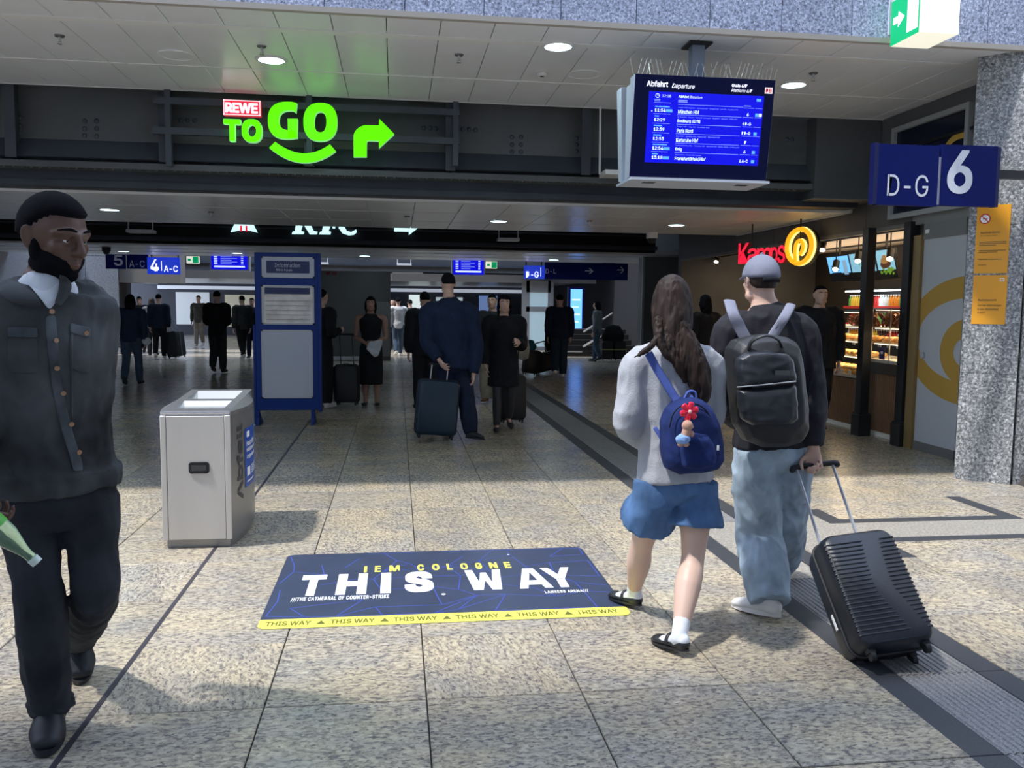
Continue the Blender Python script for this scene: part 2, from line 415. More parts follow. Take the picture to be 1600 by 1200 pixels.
# ================================================================== GRANITE FASCIA ABOVE THE FIRST CEILING
ZC1 = 3.78; YF = 6.94
b = MB(); b.box((-10, YF + 0.05, ZC1 + 0.02), (5.35, YF + 0.5, 5.6)); wf = struct(b.build('wall_front', m_joint))
xs_ = [AY(u, 20, YF).x for u in (-180, -30, 110, 228, 318)] 
edges = [-9.8]
x = AZ(508, 24, ZC1).x
while x > -9.6: x -= 0.615
edges = []
while x < 5.5: edges.append(x); x += 0.615
edges.append(5.40)
for r_, (z0, z1) in enumerate(((ZC1 + 0.03, 4.42), (4.42, 5.05), (5.05, 5.6))):
    for i in range(len(edges) - 1):
        e0, e1 = edges[i], edges[i + 1]
        if e1 - e0 < 0.1: continue
        bb = MB(); bb.box((e0 + 0.003, YF, z0 + 0.003), (e1 - 0.003, YF + 0.05, z1 - 0.003)); bb.build('stone_panel', m_fascia, wf)
b = MB(); b.box((-10, YF - 0.012, ZC1 - 0.012), (5.36, YF + 0.04, ZC1 + 0.03)); b.build('edge_trim', M('beige_trim', (0.42, 0.39, 0.35), 0.5), wf)

# ================================================================== CEILINGS (suspended metal panels)
def panel_ceiling(name, x_anchor, w_, x0, x1, ybands, z, front_strip=None, thick=0.02, only=None):
    b = MB(); b.box((x0, ybands[0][0], z + 0.03), (x1, ybands[-1][1], z + 0.10)); c = struct(b.build(name, m_ceil_back))
    for (ya, yb) in ybands:
        x = x_anchor
        while x > x0: x -= w_
        while x < x1 - 0.01:
            a_, c_ = max(x, x0), min(x + w_, x1)
            if c_ - a_ > 0.02:
                g = 0.0035; bb = MB(); t = 0.004
                bb.add([(a_ + g, ya + g, z + 0.03), (c_ - g, ya + g, z + 0.03), (c_ - g, yb - g, z + 0.03), (a_ + g, yb - g, z + 0.03),
                        (a_ + g, ya + g, z + t), (c_ - g, ya + g, z + t), (c_ - g, yb - g, z + t), (a_ + g, yb - g, z + t),
                        (a_ + g + t, ya + g + t, z), (c_ - g - t, ya + g + t, z), (c_ - g - t, yb - g - t, z), (a_ + g + t, yb - g - t, z)],
                       [(0, 1, 2, 3)] + [(i, (i + 1) % 4, 4 + (i + 1) % 4, 4 + i) for i in range(4)] + [(4 + i, 4 + (i + 1) % 4, 8 + (i + 1) % 4, 8 + i) for i in range(4)] + [(8, 9, 10, 11)])
                bb.build('ceiling_panel', m_ceil, c)
            x += w_
    return c
YB1 = 9.72
XR = 5.70
ceil1 = panel_ceiling('ceiling', AZ(604, 50, ZC1).x, 0.432, -6.6, XR + 0.1, [(YF + 0.02, 7.42), (7.52, 8.72), (8.75, YB1)], ZC1)
for ya, yb in ((7.42, 7.52), (8.715, 8.755)):
    b = MB(); b.box((-6.6, ya, ZC1 - 0.004), (XR + 0.1, yb, ZC1 + 0.03)); b.build('carrier_strip', m_ceil_edge, ceil1)
b = MB(); b.box((-10, YB1 - 0.01, ZC1 - 0.003), (XR + 0.1, YB1 + 0.02, ZC1 + 0.12)); b.build('end_strip', m_ceil_edge, ceil1)
b = MB(); b.box((-10, YF + 0.02, ZC1), (-6.6, YB1, ZC1 + 0.1)); b.build('end_panel', m_ceil, ceil1)
ZC2 = 2.76; YF2, YB2 = 10.30, 14.0
ceil2 = panel_ceiling('ceiling', AZ(610, 330, ZC2).x + 0.3, 0.58, -6.6, 5.68, [(YF2 + 0.12, 11.55), (11.6, 12.8), (12.85, YB2)], ZC2)
b = MB(); b.box((-10, YF2, ZC2 - 0.01), (5.69, YF2 + 0.11, ZC2 + 0.10)); b.build('front_strip', m_ceil_edge, ceil2)
b = MB(); b.box((5.68, YF2, ZC2 - 0.01), (5.70, YB2, ZC2 + 0.10)); b.build('side_strip', m_ceil_edge, ceil2)
b = MB(); b.box((-10, YF2 + .11, ZC2), (-6.6, YB2, ZC2 + 0.1)); b.build('end_panel', m_ceil, ceil2)
for y_ in (11.575, 12.825):
    b = MB(); b.box((-6.6, y_ - 0.02, ZC2 - 0.003), (5.68, y_ + 0.02, ZC2 + 0.03)); b.build('carrier_strip', m_ceil_edge, ceil2)
YF3, YB3 = 19.4, 23.6
b = MB(); b.box((-12, YF3, ZC2), (6.95, YB3, ZC2 + 0.08)); ceil3 = struct(b.build('ceiling', m_ceil))
for y_ in (20.7, 22.1):
    b = MB(); b.box((-12, y_, ZC2 - 0.01), (5.9, y_ + 0.05, ZC2)); b.build('carrier_strip', m_ceil_edge, ceil3)
b = MB(); b.box((-12, YF3 - 0.02, ZC2 - 0.02), (5.9, YF3 + 0.06, ZC2 + 0.1)); b.build('front_strip', m_ceil_edge, ceil3)
b = MB(); b.box((-12, 30.0, 2.42), (7.0, 44, 2.52)); ceil4 = struct(b.build('ceiling', m_ceil))
b = MB(); b.box((-12, 29.9, 2.34), (7.0, 30.02, 2.60)); b.build('front_strip', M('pale_fascia', (0.5, 0.53, 0.58), 0.4), ceil4)
# structural roof above everything, with the two openings the daylight comes through
b = MB()
for y0, y1 in ((YF + 0.06, 24.7), (28.4, FAR)): b.box((-14, y0, 5.6), (14, y1, 5.9))
b.box((-14, -9, 12.0), (14, 1.9, 12.3))  # unseen high slab, set there to dim and soften the near sunlight
struct(b.build('roof_and_sun_blocker', m_steel_d))

# ================================================================== STEEL GIRDERS
def girder(nm, yw, z_bot, z_top, x0, x1, stiff, label=None):
    b = MB(); b.box((x0, yw, z_bot), (x1, yw + 0.03, z_top)); g = struct(b.build(nm, m_steel))
    # sloping kick plate along the foot of the web
    b = MB(); zk = z_bot + 0.235
    b.add([(x0, yw, zk), (x1, yw, zk), (x1, yw - 0.16, z_bot + 0.03), (x0, yw - 0.16, z_bot + 0.03), (x0, yw, zk - 0.02), (x1, yw, zk - 0.02), (x1, yw - 0.14, z_bot + 0.02), (x0, yw - 0.14, z_bot + 0.02)],
          [(0, 1, 2, 3), (4, 5, 6, 7), (0, 3, 7, 4), (1, 2, 6, 5), (3, 2, 6, 7)]); b.build('kick_plate', m_steel_b, g)
    b = MB(); b.box((x0, yw - 0.20, z_bot - 0.085), (x1, yw + 0.25, z_bot - 0.02)); b.build('bottom_flange', m_steel, g)
    for x in stiff:
        b = MB(); b.box((x - 0.012, yw - 0.20, z_bot + 0.0), (x + 0.012, yw, z_top)); b.box((x - 0.055, yw - 0.215, z_bot + 0.0), (x + 0.055, yw - 0.20, z_top)); b.build('stiffener', m_steel_d2, g)
    return g
m_steel_b = M('painted_steel_blue', (0.055, 0.066, 0.085), 0.5, var=0.12, vs=2)
m_steel_d2 = M('painted_steel_mid', (0.045, 0.052, 0.065), 0.5, var=0.12, vs=2)
YW = 9.98
ZGB = 1.55 + (AY(400, 262, YW).z - 1.55)
stx = [AY(u, v, YW - 0.2).x for u, v in ((16, 200), (256, 190), (483, 200), (704, 205), (916, 215))]
g1 = girder('beam', YW, ZGB, 4.3, -10, 5.55, [stx[0] - 3.2, stx[0] - 1.6] + stx + [stx[-1] + 1.62])
# rivet groups and the riveted lower edge
rv = MB(); rv.ball((0, 0, 0), (0.028, 0.016, 0.028), nu=8, nv=4); rv_me = rv.data('bolt', m_steel_b, smooth='all')
for u, v in ((31, 184), (31, 197), (31, 209), (132, 189), (132, 201), (132, 212), (151, 189), (151, 201), (151, 213), (282, 188), (293, 188), (304, 188),
             (800, 214), (800, 226), (800, 237), (814, 214), (814, 226), (814, 237), (901, 216), (901, 226), (901, 236), (662, 200), (672, 200), (681, 201), (723, 202), (733, 202), (743, 203),
             (1230, 218), (1238, 218)):
    p = AY(u, v, YW); inst('bolt', rv_me, p, g1)
b = MB()
for i in range(230):
    x = -5.6 + i * 0.045
    b.ball((x + (i % 2) * 0.01, YW - 0.192 + (i % 2) * 0.05, ZGB - 0.093), (0.010, 0.010, 0.008), nu=6, nv=3)
tag(b.build('rivet', m_steel_rv if 'm_steel_rv' in globals() else M('rivet_paint', (0.13, 0.13, 0.13), 0.5), g1), kind='stuff')
# lower dark fascia behind the flange down to the second ceiling
b = MB(); b.box((-10, YW + 0.05, ZC2 + 0.05), (5.55, YW + 0.14, ZGB)); b.build('lower_plate', m_steel_d, g1)
b = MB(); b.box((-10, YW + 0.02, ZC2 + 0.02), (5.6, YF2, ZC2 + 0.09)); b.build('bottom_plate', m_steel_d, g1)
# sign support frame: two long square tubes with uprights
y_ = YW - 0.26
fr = thing('sign_frame', 'dark steel frame of square tubes behind the green glowing letters, bolted to the riveted beam', 'frame', (AY(480, 200, y_).x, y_, 2.9))
for (ua, va, ub, vb) in ((240, 157, 718, 178), (238, 204, 718, 222)):
    p, q = AY(ua, va, y_), AY(ub, vb, y_); b = MB(); b.box((p.x, y_ - 0.03, p.z - 0.035), (q.x, y_ + 0.03, p.z + 0.035)); b.build('rail', m_steel_b, fr)
for u in (262, 483, 712):
    p = AY(u, 157, y_); q = AY(u, 245, y_); b = MB(); b.box((p.x - 0.03, y_ - 0.025, q.z - 0.1), (p.x + 0.03, y_ + 0.05, p.z + 0.14)); b.build('upright', m_steel_b, fr)
# blocks at right end of the girder
b = MB(); p, q = AY(1277, 182, 9.74), AY(1380, 312, 9.74); b.box((p.x, 9.74, q.z), (5.72, 10.35, ZC1 + 0.02)); bk = struct(b.build('trim_1', M('grey_cladding', (0.085, 0.09, 0.098), 0.5, var=0.1, vs=2)))
b = MB(); b.box((p.x - 0.02, 9.72, q.z - 0.012), (5.72, 10.3, q.z)); b.build('bottom_edge', M('grey_edge', (0.16, 0.15, 0.14), 0.5), bk)
# second girder, with white letters, further down the passage
YW2 = 19.3
b = MB(); b.box((-12, YW2, ZC2 + 0.02), (5.9, YW2 + 0.1, 5.0)); g2 = struct(b.build('beam', m_dark))
b = MB(); b.box((-12, YW2 - 0.16, ZC2 + 0.08), (5.9, YW2, ZC2 + 0.16)); b.build('bottom_flange', m_steel_d, g2)
b = MB(); b.box((-12, YW2 - 0.10, ZC2 + 0.38), (5.9, YW2, ZC2 + 0.41)); b.build('pipe', m_steel_d2, g2)
# third beam beyond the third ceiling
b = MB(); b.box((-12, 29.0, 2.62), (7, 29.1, 5.5)); g3 = struct(b.build('beam', m_steel))
b = MB(); b.box((-12, 28.9, 2.80), (7, 29.0, 2.86)); b.build('pipe', m_steel_b, g3)

# ================================================================== SIDE AND END WALLS
b = MB(); b.box((-14, -9, 0), (-10, 21.0, 5.6)); struct(b.build('wall_left', m_nearwall))
b = MB(); b.box((-14, -9.3, 0), (14, -9, 12)); struct(b.build('wall_near', m_nearwall))
b = MB(); b.box((9, -9, 0), (9.3, 6.6, 12)); struct(b.build('wall_right_near', m_nearwall))
b = MB(); b.box((-10, 21, 0), (-9.8, 25.5, 5.6)); struct(b.build('wall_left_far', m_farstone))
b = MB(); b.box((-14, 46, 0), (14, 46.3, 5.6)); struct(b.build('wall_back', M('back_wall', (0.06, 0.065, 0.08), 0.6)))
# pale stone wall and yellow poster, far left
pw0, pw1 = AZ(95, 566), AZ(188, 556)
yl = 26.5
x0, x1 = AY(60, 480, yl).x, AY(186, 480, yl).x
b = MB(); b.box((x0 - 4, yl + 0.06, 0), (x1, yl + 1.2, 3.9)); ws = struct(b.build('wall_left_stone', m_joint))
nx = 7; 
for r_ in range(4):
    for i in range(nx):
        a_ = x1 - (i + 1) * 0.9; bb = MB(); bb.box((a_ + 0.006, yl, r_ * 0.95 + 0.006), (a_ + 0.894, yl + 0.06, r_ * 0.95 + 0.944)); bb.build('stone_panel', m_farstone, ws)
b = MB(); b.box((x1, yl + 0.1, 2.1), (x1 + 1.7, yl + 0.8, 3.9)); b.build('grey_block', M('beige_block', (0.30, 0.28, 0.25), 0.6), ws)

# ================================================================== GRANITE PILLAR
PL, PF = (5.11, 7.21), (5.42, 6.88)
poly = [(PL[0], PL[1]), (PF[0], PF[1]), (5.50, 6.90), (5.50, 6.84), (6.6, 6.84), (6.6, 8.05), (5.70, 8.05)]
b = MB(); poly2 = [(5.13, 7.23), (5.43, 6.91), (6.6, 6.91), (6.6, 8.0), (5.72, 8.04)]
b.prism([(x, y, 0) for x, y in poly2], (0, 0, 3.9)); pil = struct(b.build('pillar', m_joint))
def facet(z0, z1, p, q, t=0.03, nm='stone_panel'):
    p, q = V((p[0], p[1], 0)), V((q[0], q[1], 0)); d = (q - p).normalized(); n_ = V((-d.y, d.x, 0))
    bb = MB(); bb.prism([p + V((0, 0, z0)), q + V((0, 0, z0)), q + V((0, 0, z1)), p + V((0, 0, z1))], n_ * t); return bb.build(nm, m_pillar, pil)
for z0, z1 in ((0.0, 0.98), (0.984, 2.30), (2.304, 3.80)):
    facet(z0, z1, PL, PF); facet(z0, z1, (5.455, 6.885), (5.98, 6.885), t=0.02); facet(z0, z1, (5.985, 6.885), (6.6, 6.885), t=0.02)
    facet(z0, z1, (5.70, 8.05), (5.115, 7.215))
b = MB(); b.prism([(5.50, 6.80, 0), (5.62, 6.80, 0.16), (6.2, 6.80, 0.20), (6.2, 6.80, 0)], (0, 0.08, 0)); b.build('skirting', M('dark_rubber', (0.05, 0.045, 0.04), 0.7), pil)
# ================================================================== RIGHT WALL AND BAKERY
WX = 5.72
def yx(u, x=WX): return AX(u, 480, x).y
b = MB()
b.box((WX + 0.06, 7.9, 0), (WX + 0.30, 9.02, ZC1)); b.box((WX + 0.06, 9.02, 2.60), (WX + 0.30, 17.0, ZC1))
wr = struct(b.build('wall_right', M('shop_fascia', (0.115, 0.105, 0.095), 0.5, var=0.1, vs=2)))
# fascia boards proud of the wall
zf = 2.50
ye = [8.95, 10.0, 11.15, 12.6, 14.3, 16.9]
for i in range(5):
    b = MB(); b.box((WX + 0.0, ye[i] + 0.004, zf), (WX + 0.06, ye[i + 1] - 0.004, 3.2)); b.build('fascia_board', M('shop_fascia', None), wr)
b = MB(); b.box((WX - 0.02, 8.95, zf - 0.03), (WX + 0.08, 16.9, zf + 0.015)); b.build('fascia_edge', M('grey_brown_edge', (0.20, 0.185, 0.165), 0.5), wr)
b = MB(); b.box((WX - 0.01, 7.9, 3.30), (WX + 0.06, 9.72, ZC1)); b.build('top_board', M('slate_cladding', (0.12, 0.125, 0.135), 0.5), wr)
b = MB(); b.box((WX - 0.05, 7.9, 3.34), (WX + 0.0, 9.72, 3.37)); b.build('black_rail', m_black, wr)  # thin black rail along the top board
# far right end of passage
b = MB(); b.box((7.4, 17.0, 0), (7.6, 46, 5.6)); struct(b.build('wall_right_far', m_dark))
b = MB(); b.box((6.0, 20.5, 0), (6.9, 21.0, ZC2)); gp = struct(b.build('column', M('grey_column', (0.20, 0.20, 0.205), 0.5)))
b = MB(); b.box((5.95, 20.45, 0), (6.0, 20.52, ZC2)); b.build('edge_strip', M('pale_edge', (0.5, 0.52, 0.55), 0.3), gp)
b = MB(); b.box((5.72, 16.9, 0), (9.0, 17.1, 5.6)); struct(b.build('wall_shop_end', m_steel))
# ---- side door with ring
m_bronze = M('bronze_frame', (0.30, 0.20, 0.08), 0.35, 0.3, var=0.1, vs=3)
ydl, ydr = yx(1438), 8.07
dr = struct(thing('door_1', 'x', 'x', (WX, 8.4, 0)))
for k_ in ('label', 'category'): del dr[k_]
ZDT = AX(1446, 374, WX).z; ZDB = 0.10
b = MB(); b.box((WX - 0.045, ydl - 0.02, 0.0), (WX + 0.04, ydl + 0.12, 2.36)); b.build('door_frame', m_bronze, dr)
b = MB(); b.box((WX - 0.01, ydr, ZDB), (WX + 0.04, ydl - 0.025, ZDT)); b.build('door_leaf', M('door_white', (0.50, 0.52, 0.56), 0.35), dr)
b = MB(); b.box((WX - 0.02, ydr, 0.0), (WX + 0.05, ydl - 0.02, ZDB)); b.build('kick_strip', M('grey_kick', (0.17, 0.16, 0.155), 0.5), dr)
b = MB(); b.box((WX - 0.02, ydr, ZDT), (WX + 0.05, ydl - 0.02, ZDT + 0.17)); b.build('door_head', M('grey_head', (0.20, 0.20, 0.20), 0.5), dr)
def slice_ring(B, yc, zc, ao, bo, ai, bi, y0, y1, z0, z1, x, mat, n=70):
    for i in range(n):
        ya, yb = y0 + (y1 - y0) * i / n, y0 + (y1 - y0) * (i + 1) / n
        def h(y, a, b_): t = 1 - ((y - yc) / a) ** 2; return b_ * math.sqrt(t) if t > 0 else 0.0
        oa, ob, ia, ib = h(ya, ao, bo), h(yb, ao, bo), h(ya, ai, bi), h(yb, ai, bi)
        for s in (1, -1):
            if max(oa, ob) <= 0: continue
            P = [(x, ya, zc + s * ia), (x, yb, zc + s * ib), (x, yb, zc + s * ob), (x, ya, zc + s * oa)]
            P = [(p[0], p[1], min(max(p[2], z0), z1)) for p in P]
            if abs(P[0][2] - P[3][2]) + abs(P[1][2] - P[2][2]) < 1e-4: continue
            B.add(P, [(0, 1, 2, 3)], mat)
m_gold = M('gold_print', (0.52, 0.31, 0.06), 0.45)
zc_ = AX(1514, 533, WX).z; yc_ = 8.0
b = MB(); slice_ring(b, yc_, zc_, 1.02, 0.655, 0.80, 0.43, ydr, ydl - 0.03, ZDB, ZDT, WX - 0.012, m_gold)
slice_ring(b, yc_ - 0.02, zc_ - 0.12, 0.42, 0.34, 0.20, 0.15, ydr, ydl - 0.03, ZDB, ZDT, WX - 0.0125, m_gold)
tag(b.build('ring_print', None, dr, fix=False), 'large gold ring printed on the white door')
b = MB(); b.cyl(AX(1444, 555, WX) - V((0.03, 0, 0)), 0.035, 0.03, (1, 0, 0)); b.build('door_lock', m_chrome, dr)
b = MB(); p = AX(1450, 362, WX); b.box((WX - 0.03, p.y - 0.06, p.z - 0.02), (WX - 0.02, p.y + 0.0, p.z + 0.02)); b.build('number_plate', m_wprint, dr)
# ---- transom window over the door
zt0, zt1 = AX(1390, 345, WX).z, AX(1392, 205, WX).z
yt1 = yx(1388); yt0 = 8.07
tr = struct(thing('window_1', 'x', 'x', (WX, 8.6, 2.5)))
for k_ in ('label', 'category'): del tr[k_]
m_tf = M('transom_frame', (0.34, 0.35, 0.36), 0.4)
b = MB(); fw = 0.055; x0, x1 = WX - 0.07, WX + 0.02
b.box((x0, yt0, zt1 - fw), (x1, yt1, zt1)); b.box((x0, yt0, zt0), (x1, yt1, zt0 + fw)); b.box((x0, yt1 - fw, zt0 + fw), (x1, yt1, zt1 - fw)); b.box((x0, yt0, zt0 + fw), (x1, yt0 + fw, zt1 - fw))
b.build('window_frame', m_tf, tr)
b = MB(); b.box((WX - 0.03, yt0 + fw, zt0 + fw), (WX - 0.02, yt1 - fw, zt1 - fw)); b.build('pane', M('dark_blue_pane', (0.008, 0.012, 0.03), 0.15), tr)
pc = AX(1503, 243, WX); b = MB()
slice_ring(b, pc.y, pc.z, 0.30, 0.235, 0.24, 0.165, yt0 + fw, yt1 - fw, zt0 + fw, zt1 - fw, WX - 0.034, m_gold)
slice_ring(b, pc.y, pc.z - 0.05, 0.12, 0.10, 0.05, 0.04, yt0 + fw, yt1 - fw, zt0 + fw, zt1 - fw, WX - 0.034, m_gold)
b.build('ring_print', None, tr, fix=False)
b = MB(); b.box((WX - 0.02, 7.9, ZDT + 0.17), (WX + 0.05, 9.0, zt0)); b.build('shutter_box', M('grey_shutter', (0.22, 0.215, 0.21), 0.45), wr)
# ---- shop room
m_shopfloor = M('shop_floor', (0.25, 0.2, 0.15), 0.4)
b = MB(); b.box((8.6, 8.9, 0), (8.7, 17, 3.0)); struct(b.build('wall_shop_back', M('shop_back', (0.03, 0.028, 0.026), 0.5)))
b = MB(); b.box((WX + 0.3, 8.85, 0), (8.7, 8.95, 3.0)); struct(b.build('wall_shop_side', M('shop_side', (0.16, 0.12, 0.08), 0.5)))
b = MB(); b.box((WX + 0.3, 8.95, 2.66), (8.6, 17, 2.9)); cs = struct(b.build('ceiling', M('shop_ceiling', (0.62, 0.52, 0.40), 0.6)))
b = MB(); b.box((6.35, 9, 2.54), (6.40, 16.9, 2.57)); b.build('track_rail', m_black, cs)
b = MB(); b.box((7.3, 9, 2.54), (7.34, 16.9, 2.57)); b.build('track_rail', m_black, cs)
area('bakery_ceiling_fill', (7.4, 12.5, 2.30), 1.6, 60, (1.0, 0.80, 0.58), direction=(0, 0, 1), sy=7.5)  # added lamp with no fitting, brightens the shop ceiling from below
# black posts
def post(x, y, label):
    t = thing('shopfront_post', label, 'post', (x, y, 0), 'black posts of the bakery front')
    b = MB(); b.box((x - 0.055, y - 0.065, 0.2), (x + 0.055, y + 0.065, 2.52)); b.build('shaft', m_black, t, bevel=0.004)
    b = MB(); b.box((x - 0.08, y - 0.09, 0), (x + 0.08, y + 0.09, 0.26)); b.box((x - 0.07, y - 0.08, 0.26), (x + 0.07, y + 0.08, 0.285)); b.build('base', m_black, t, bevel=0.004)
    return t
P1 = AZ(1341, 681); P2 = AZ(1403, 697)
post(5.66, P1.y + 0.05, 'black square post left of the lit pretzels, further from the ringed door')
post(5.70, P2.y + 0.03, 'black square post beside the gold-framed white door')
# counter, slatted
XC = 5.83
m_slat = M('wood_slat', (0.26, 0.14, 0.075), 0.45, var=0.3, vs=9, stretch=(1, 1, 0.1))
ct = thing('bakery_counter', 'dark brown slatted counter below the lit bakery display', 'counter', (XC, 11.5, 0))
YC0, YC1, YSTEP = 9.0, 16.0, yx(1361, XC)
b = MB(); b.box((XC + 0.03, YC0, 0.06), (XC + 0.85, YC1, 0.66)); b.box((XC + 0.03, YC0, 0.66), (XC + 0.85, YSTEP, 0.80)); b.build('body', M('counter_body', (0.06, 0.035, 0.022), 0.5), ct)
b = MB(); b.box((XC + 0.0, YC0, 0.0), (XC + 0.85, YC1, 0.055)); b.build('plinth', M('pale_plinth', (0.85, 0.80, 0.70), 0.4), ct)
sl = MB(); sl.box((-0.012, -0.014, 0), (0.012, 0.014, 1)); sl_me = sl.data('slat', m_slat)
y = YC0 + 0.02
while y < 13.6:
    top = 0.76 if y < YSTEP else 0.64
    inst('slat', sl_me, (XC + 0.018, y, 0.06), ct, scale=(1, 1, top - 0.06)); y += 0.042
b = MB(); b.box((XC - 0.02, YC0, 0.77), (XC + 0.86, YSTEP, 0.90)); b.build('worktop', M('dark_top', (0.07, 0.06, 0.05), 0.35), ct)
# glass display cases (upper, and the lower one further along)
m_caseglass = M('case_glass', (0.95, 0.97, 0.97), 0.02, trans=1.0, ior=1.08)
m_shelf = M('steel_shelf', (0.62, 0.58, 0.50), 0.35, 0.2)
def display(y0, y1, z0, z1, shelves, label, lights):
    t = thing('display_case', label, 'display case', (XC + 0.05, (y0 + y1) / 2, z0), 'glass display cases on the bakery counter')
    xa, xb = XC + 0.03, XC + 0.62
    b = MB(); b.box((xa, y0, z0), (xb, y1, z0 + 0.035)); b.build('deck', m_shelf, t)
    for i, z in enumerate(shelves):
        b = MB(); b.box((xa + 0.03, y0, z - 0.012), (xb, y1, z)); b.build('shelf', m_shelf, t)
    b = MB(); b.box((xa, y0 + 0.01, z0 + 0.04), (xa + 0.006, y1 - 0.01, z1 - 0.01)); b.build('front_glass', m_caseglass, t)
    b = MB(); b.box((xa, y0, z1 - 0.012), (xb, y1, z1)); b.build('top_glass', m_caseglass, t)
    for yy_ in (y0, (y0 + y1) / 2, y1):
        b = MB(); b.box((xa - 0.006, yy_ - 0.006, z0), (xa + 0.008, yy_ + 0.006, z1)); b.build('corner_bar', m_chrome, t)
    b = MB(); b.box((xa - 0.004, y0, z1 - 0.006), (xa + 0.012, y1, z1 + 0.006)); b.build('top_rail', m_chrome, t)
    for z in lights:
        b = MB(); b.box((xa + 0.02, y0 + 0.03, z - 0.012), (xa + 0.035, y1 - 0.03, z - 0.004)); b.build('light_strip', M('case_led', (1, 0.85, 0.6), emit=3.0, ecol=(1.0, 0.78, 0.50)), t)
    return xa, xb
YA0, YA1 = 9.2, YSTEP
display(YA0, YA1, 0.90, 1.555, (1.14, 1.33), 'glass display case of pretzels and rolls between the two black posts', (1.545, 1.32, 1.13))
display(YSTEP + 0.02, YSTEP + 1.6, 0.66, 1.52, (0.94, 1.14, 1.33), 'taller glass case of bread rolls left of the post, reaching below the counter top', (1.51, 1.32, 1.13, 0.93))
area('case_glow', (XC + 0.3, YSTEP - 0.6, 1.50), 0.3, 9, (1.0, 0.76, 0.45), sy=1.1)
for z_ in (1.30, 1.11): area('case_glow', (XC + 0.2, YSTEP - 0.6, z_), 0.2, 4, (1.0, 0.76, 0.45), sy=1.1)
for z_ in (1.30, 1.11, 0.92): area('case_glow', (XC + 0.2, YSTEP + 0.8, z_), 0.2, 5, (1.0, 0.76, 0.45), sy=1.3)
area('case_glow', (XC + 0.3, YSTEP + 0.8, 1.48), 0.3, 9, (1.0, 0.76, 0.45), sy=1.3)
# baked goods
m_pretzel = M('pretzel_brown', (0.22, 0.065, 0.02), 0.3, var=0.4, vs=30)
m_roll = M('roll_gold', (0.72, 0.42, 0.14), 0.45, var=0.25, vs=25)
m_crois = M('croissant_gold', (0.60, 0.28, 0.07), 0.35, var=0.3, vs=40)
pb = MB(); pts = []
for i in range(25):
    a = 2 * math.pi * i / 24; pts.append(V((0.075 * math.sin(a) * (1 + 0.2 * math.cos(2 * a)), 0, 0.055 * math.cos(a) + 0.015 * math.cos(3 * a))))
pb.tube(pts, 0.014, n=6); pb.tube([V((-0.035, 0.012, 0.05)), V((0, 0.014, 0.0)), V((0.035, 0.008, -0.045))], 0.011, n=6); pb.tube([V((0.035, 0.012, 0.05)), V((0, -0.012, 0.0)), V((-0.035, 0.008, -0.045))], 0.011, n=6)
pretz_me = pb.data('pretzel', m_pretzel, smooth='all')
rb = MB(); rb.ball((0, 0, 0.03), (0.07, 0.045, 0.035), nu=12, nv=8); roll_me = rb.data('roll', m_roll, smooth='all')
cb = MB(); cb.tube([V((-0.08, 0.02, 0.02)), V((-0.04, -0.005, 0.03)), V((0, -0.015, 0.035)), V((0.04, -0.005, 0.03)), V((0.08, 0.02, 0.02))], [0.012, 0.03, 0.038, 0.03, 0.012], n=8, sub=2); crois_me = cb.data('croissant', m_crois, smooth='all')
rnd = random.Random(11)
def goods(nm, me, label, cat, grp, y0, y1, xs_, z, step, jit=0.015, rot=None, lev=1, dz=0.05):
    for l_ in range(lev):
        for x in xs_:
            y = y0 + rnd.uniform(0, step * 0.4) + l_ * 0.03
            while y < y1:
                o = inst(nm, me, (x + rnd.uniform(-jit, jit), y, z + l_ * dz), None, rot=rot() if rot else (0, 0, rnd.uniform(0, 3.1)))
                third = min(2, int(3 * (y - y0) / (y1 - y0))); q_ = ', ' + ('lower layer, ' if l_ == 0 else 'on top, ') if lev > 1 else ', '
                q_ += (['front row, ', 'second row, ', 'rear row, '][list(xs_).index(x)] if len(xs_) > 1 else '') + ['end near white door', 'mid-shelf', 'end far from white door'][third]
                tag(o, label + q_, cat, grp); y += step
goods('pretzel', pretz_me, 'pretzel on the near top shelf', 'pretzel', 'pretzels on the top shelf', YA0 + 0.1, YA1 - 0.05, (XC + 0.14, XC + 0.26), 1.39, 0.085, rot=lambda: (rnd.uniform(-0.7, 0.7), rnd.uniform(-0.3, 0.3), math.pi / 2 + rnd.uniform(-0.6, 0.6)), lev=2, dz=0.055)
goods('pretzel', pretz_me, 'pretzel on the far top shelf', 'pretzel', 'pretzels in the far case', YSTEP + 0.1, YSTEP + 0.65, (XC + 0.14,), 1.39, 0.09, rot=lambda: (rnd.uniform(-0.6, 0.6), rnd.uniform(-0.3, 0.3), math.pi / 2 + rnd.uniform(-0.5, 0.5)), lev=2, dz=0.05)
goods('croissant', crois_me, 'filled roll, near middle shelf', 'pastry', 'pastries on the middle shelf', YA0 + 0.1, YA1, (XC + 0.12, XC + 0.26), 1.145, 0.13, lev=1)
goods('croissant', crois_me, 'pastry, far middle shelf', 'pastry', 'pastries in the far case', YSTEP + 0.1, YSTEP + 1.5, (XC + 0.12, XC + 0.26), 1.145, 0.13)
goods('bread_roll', roll_me, 'bread roll on lowest tray', 'bread roll', 'bread rolls on the lowest tray', YSTEP + 0.06, YSTEP + 1.5, (XC + 0.11, XC + 0.22, XC + 0.33), 0.70, 0.12, lev=2, dz=0.045)
goods('bread_roll', roll_me, 'bread roll, second tray', 'bread roll', 'bread rolls on the second tray', YSTEP + 0.1, YSTEP + 1.5, (XC + 0.13, XC + 0.25), 0.945, 0.14)
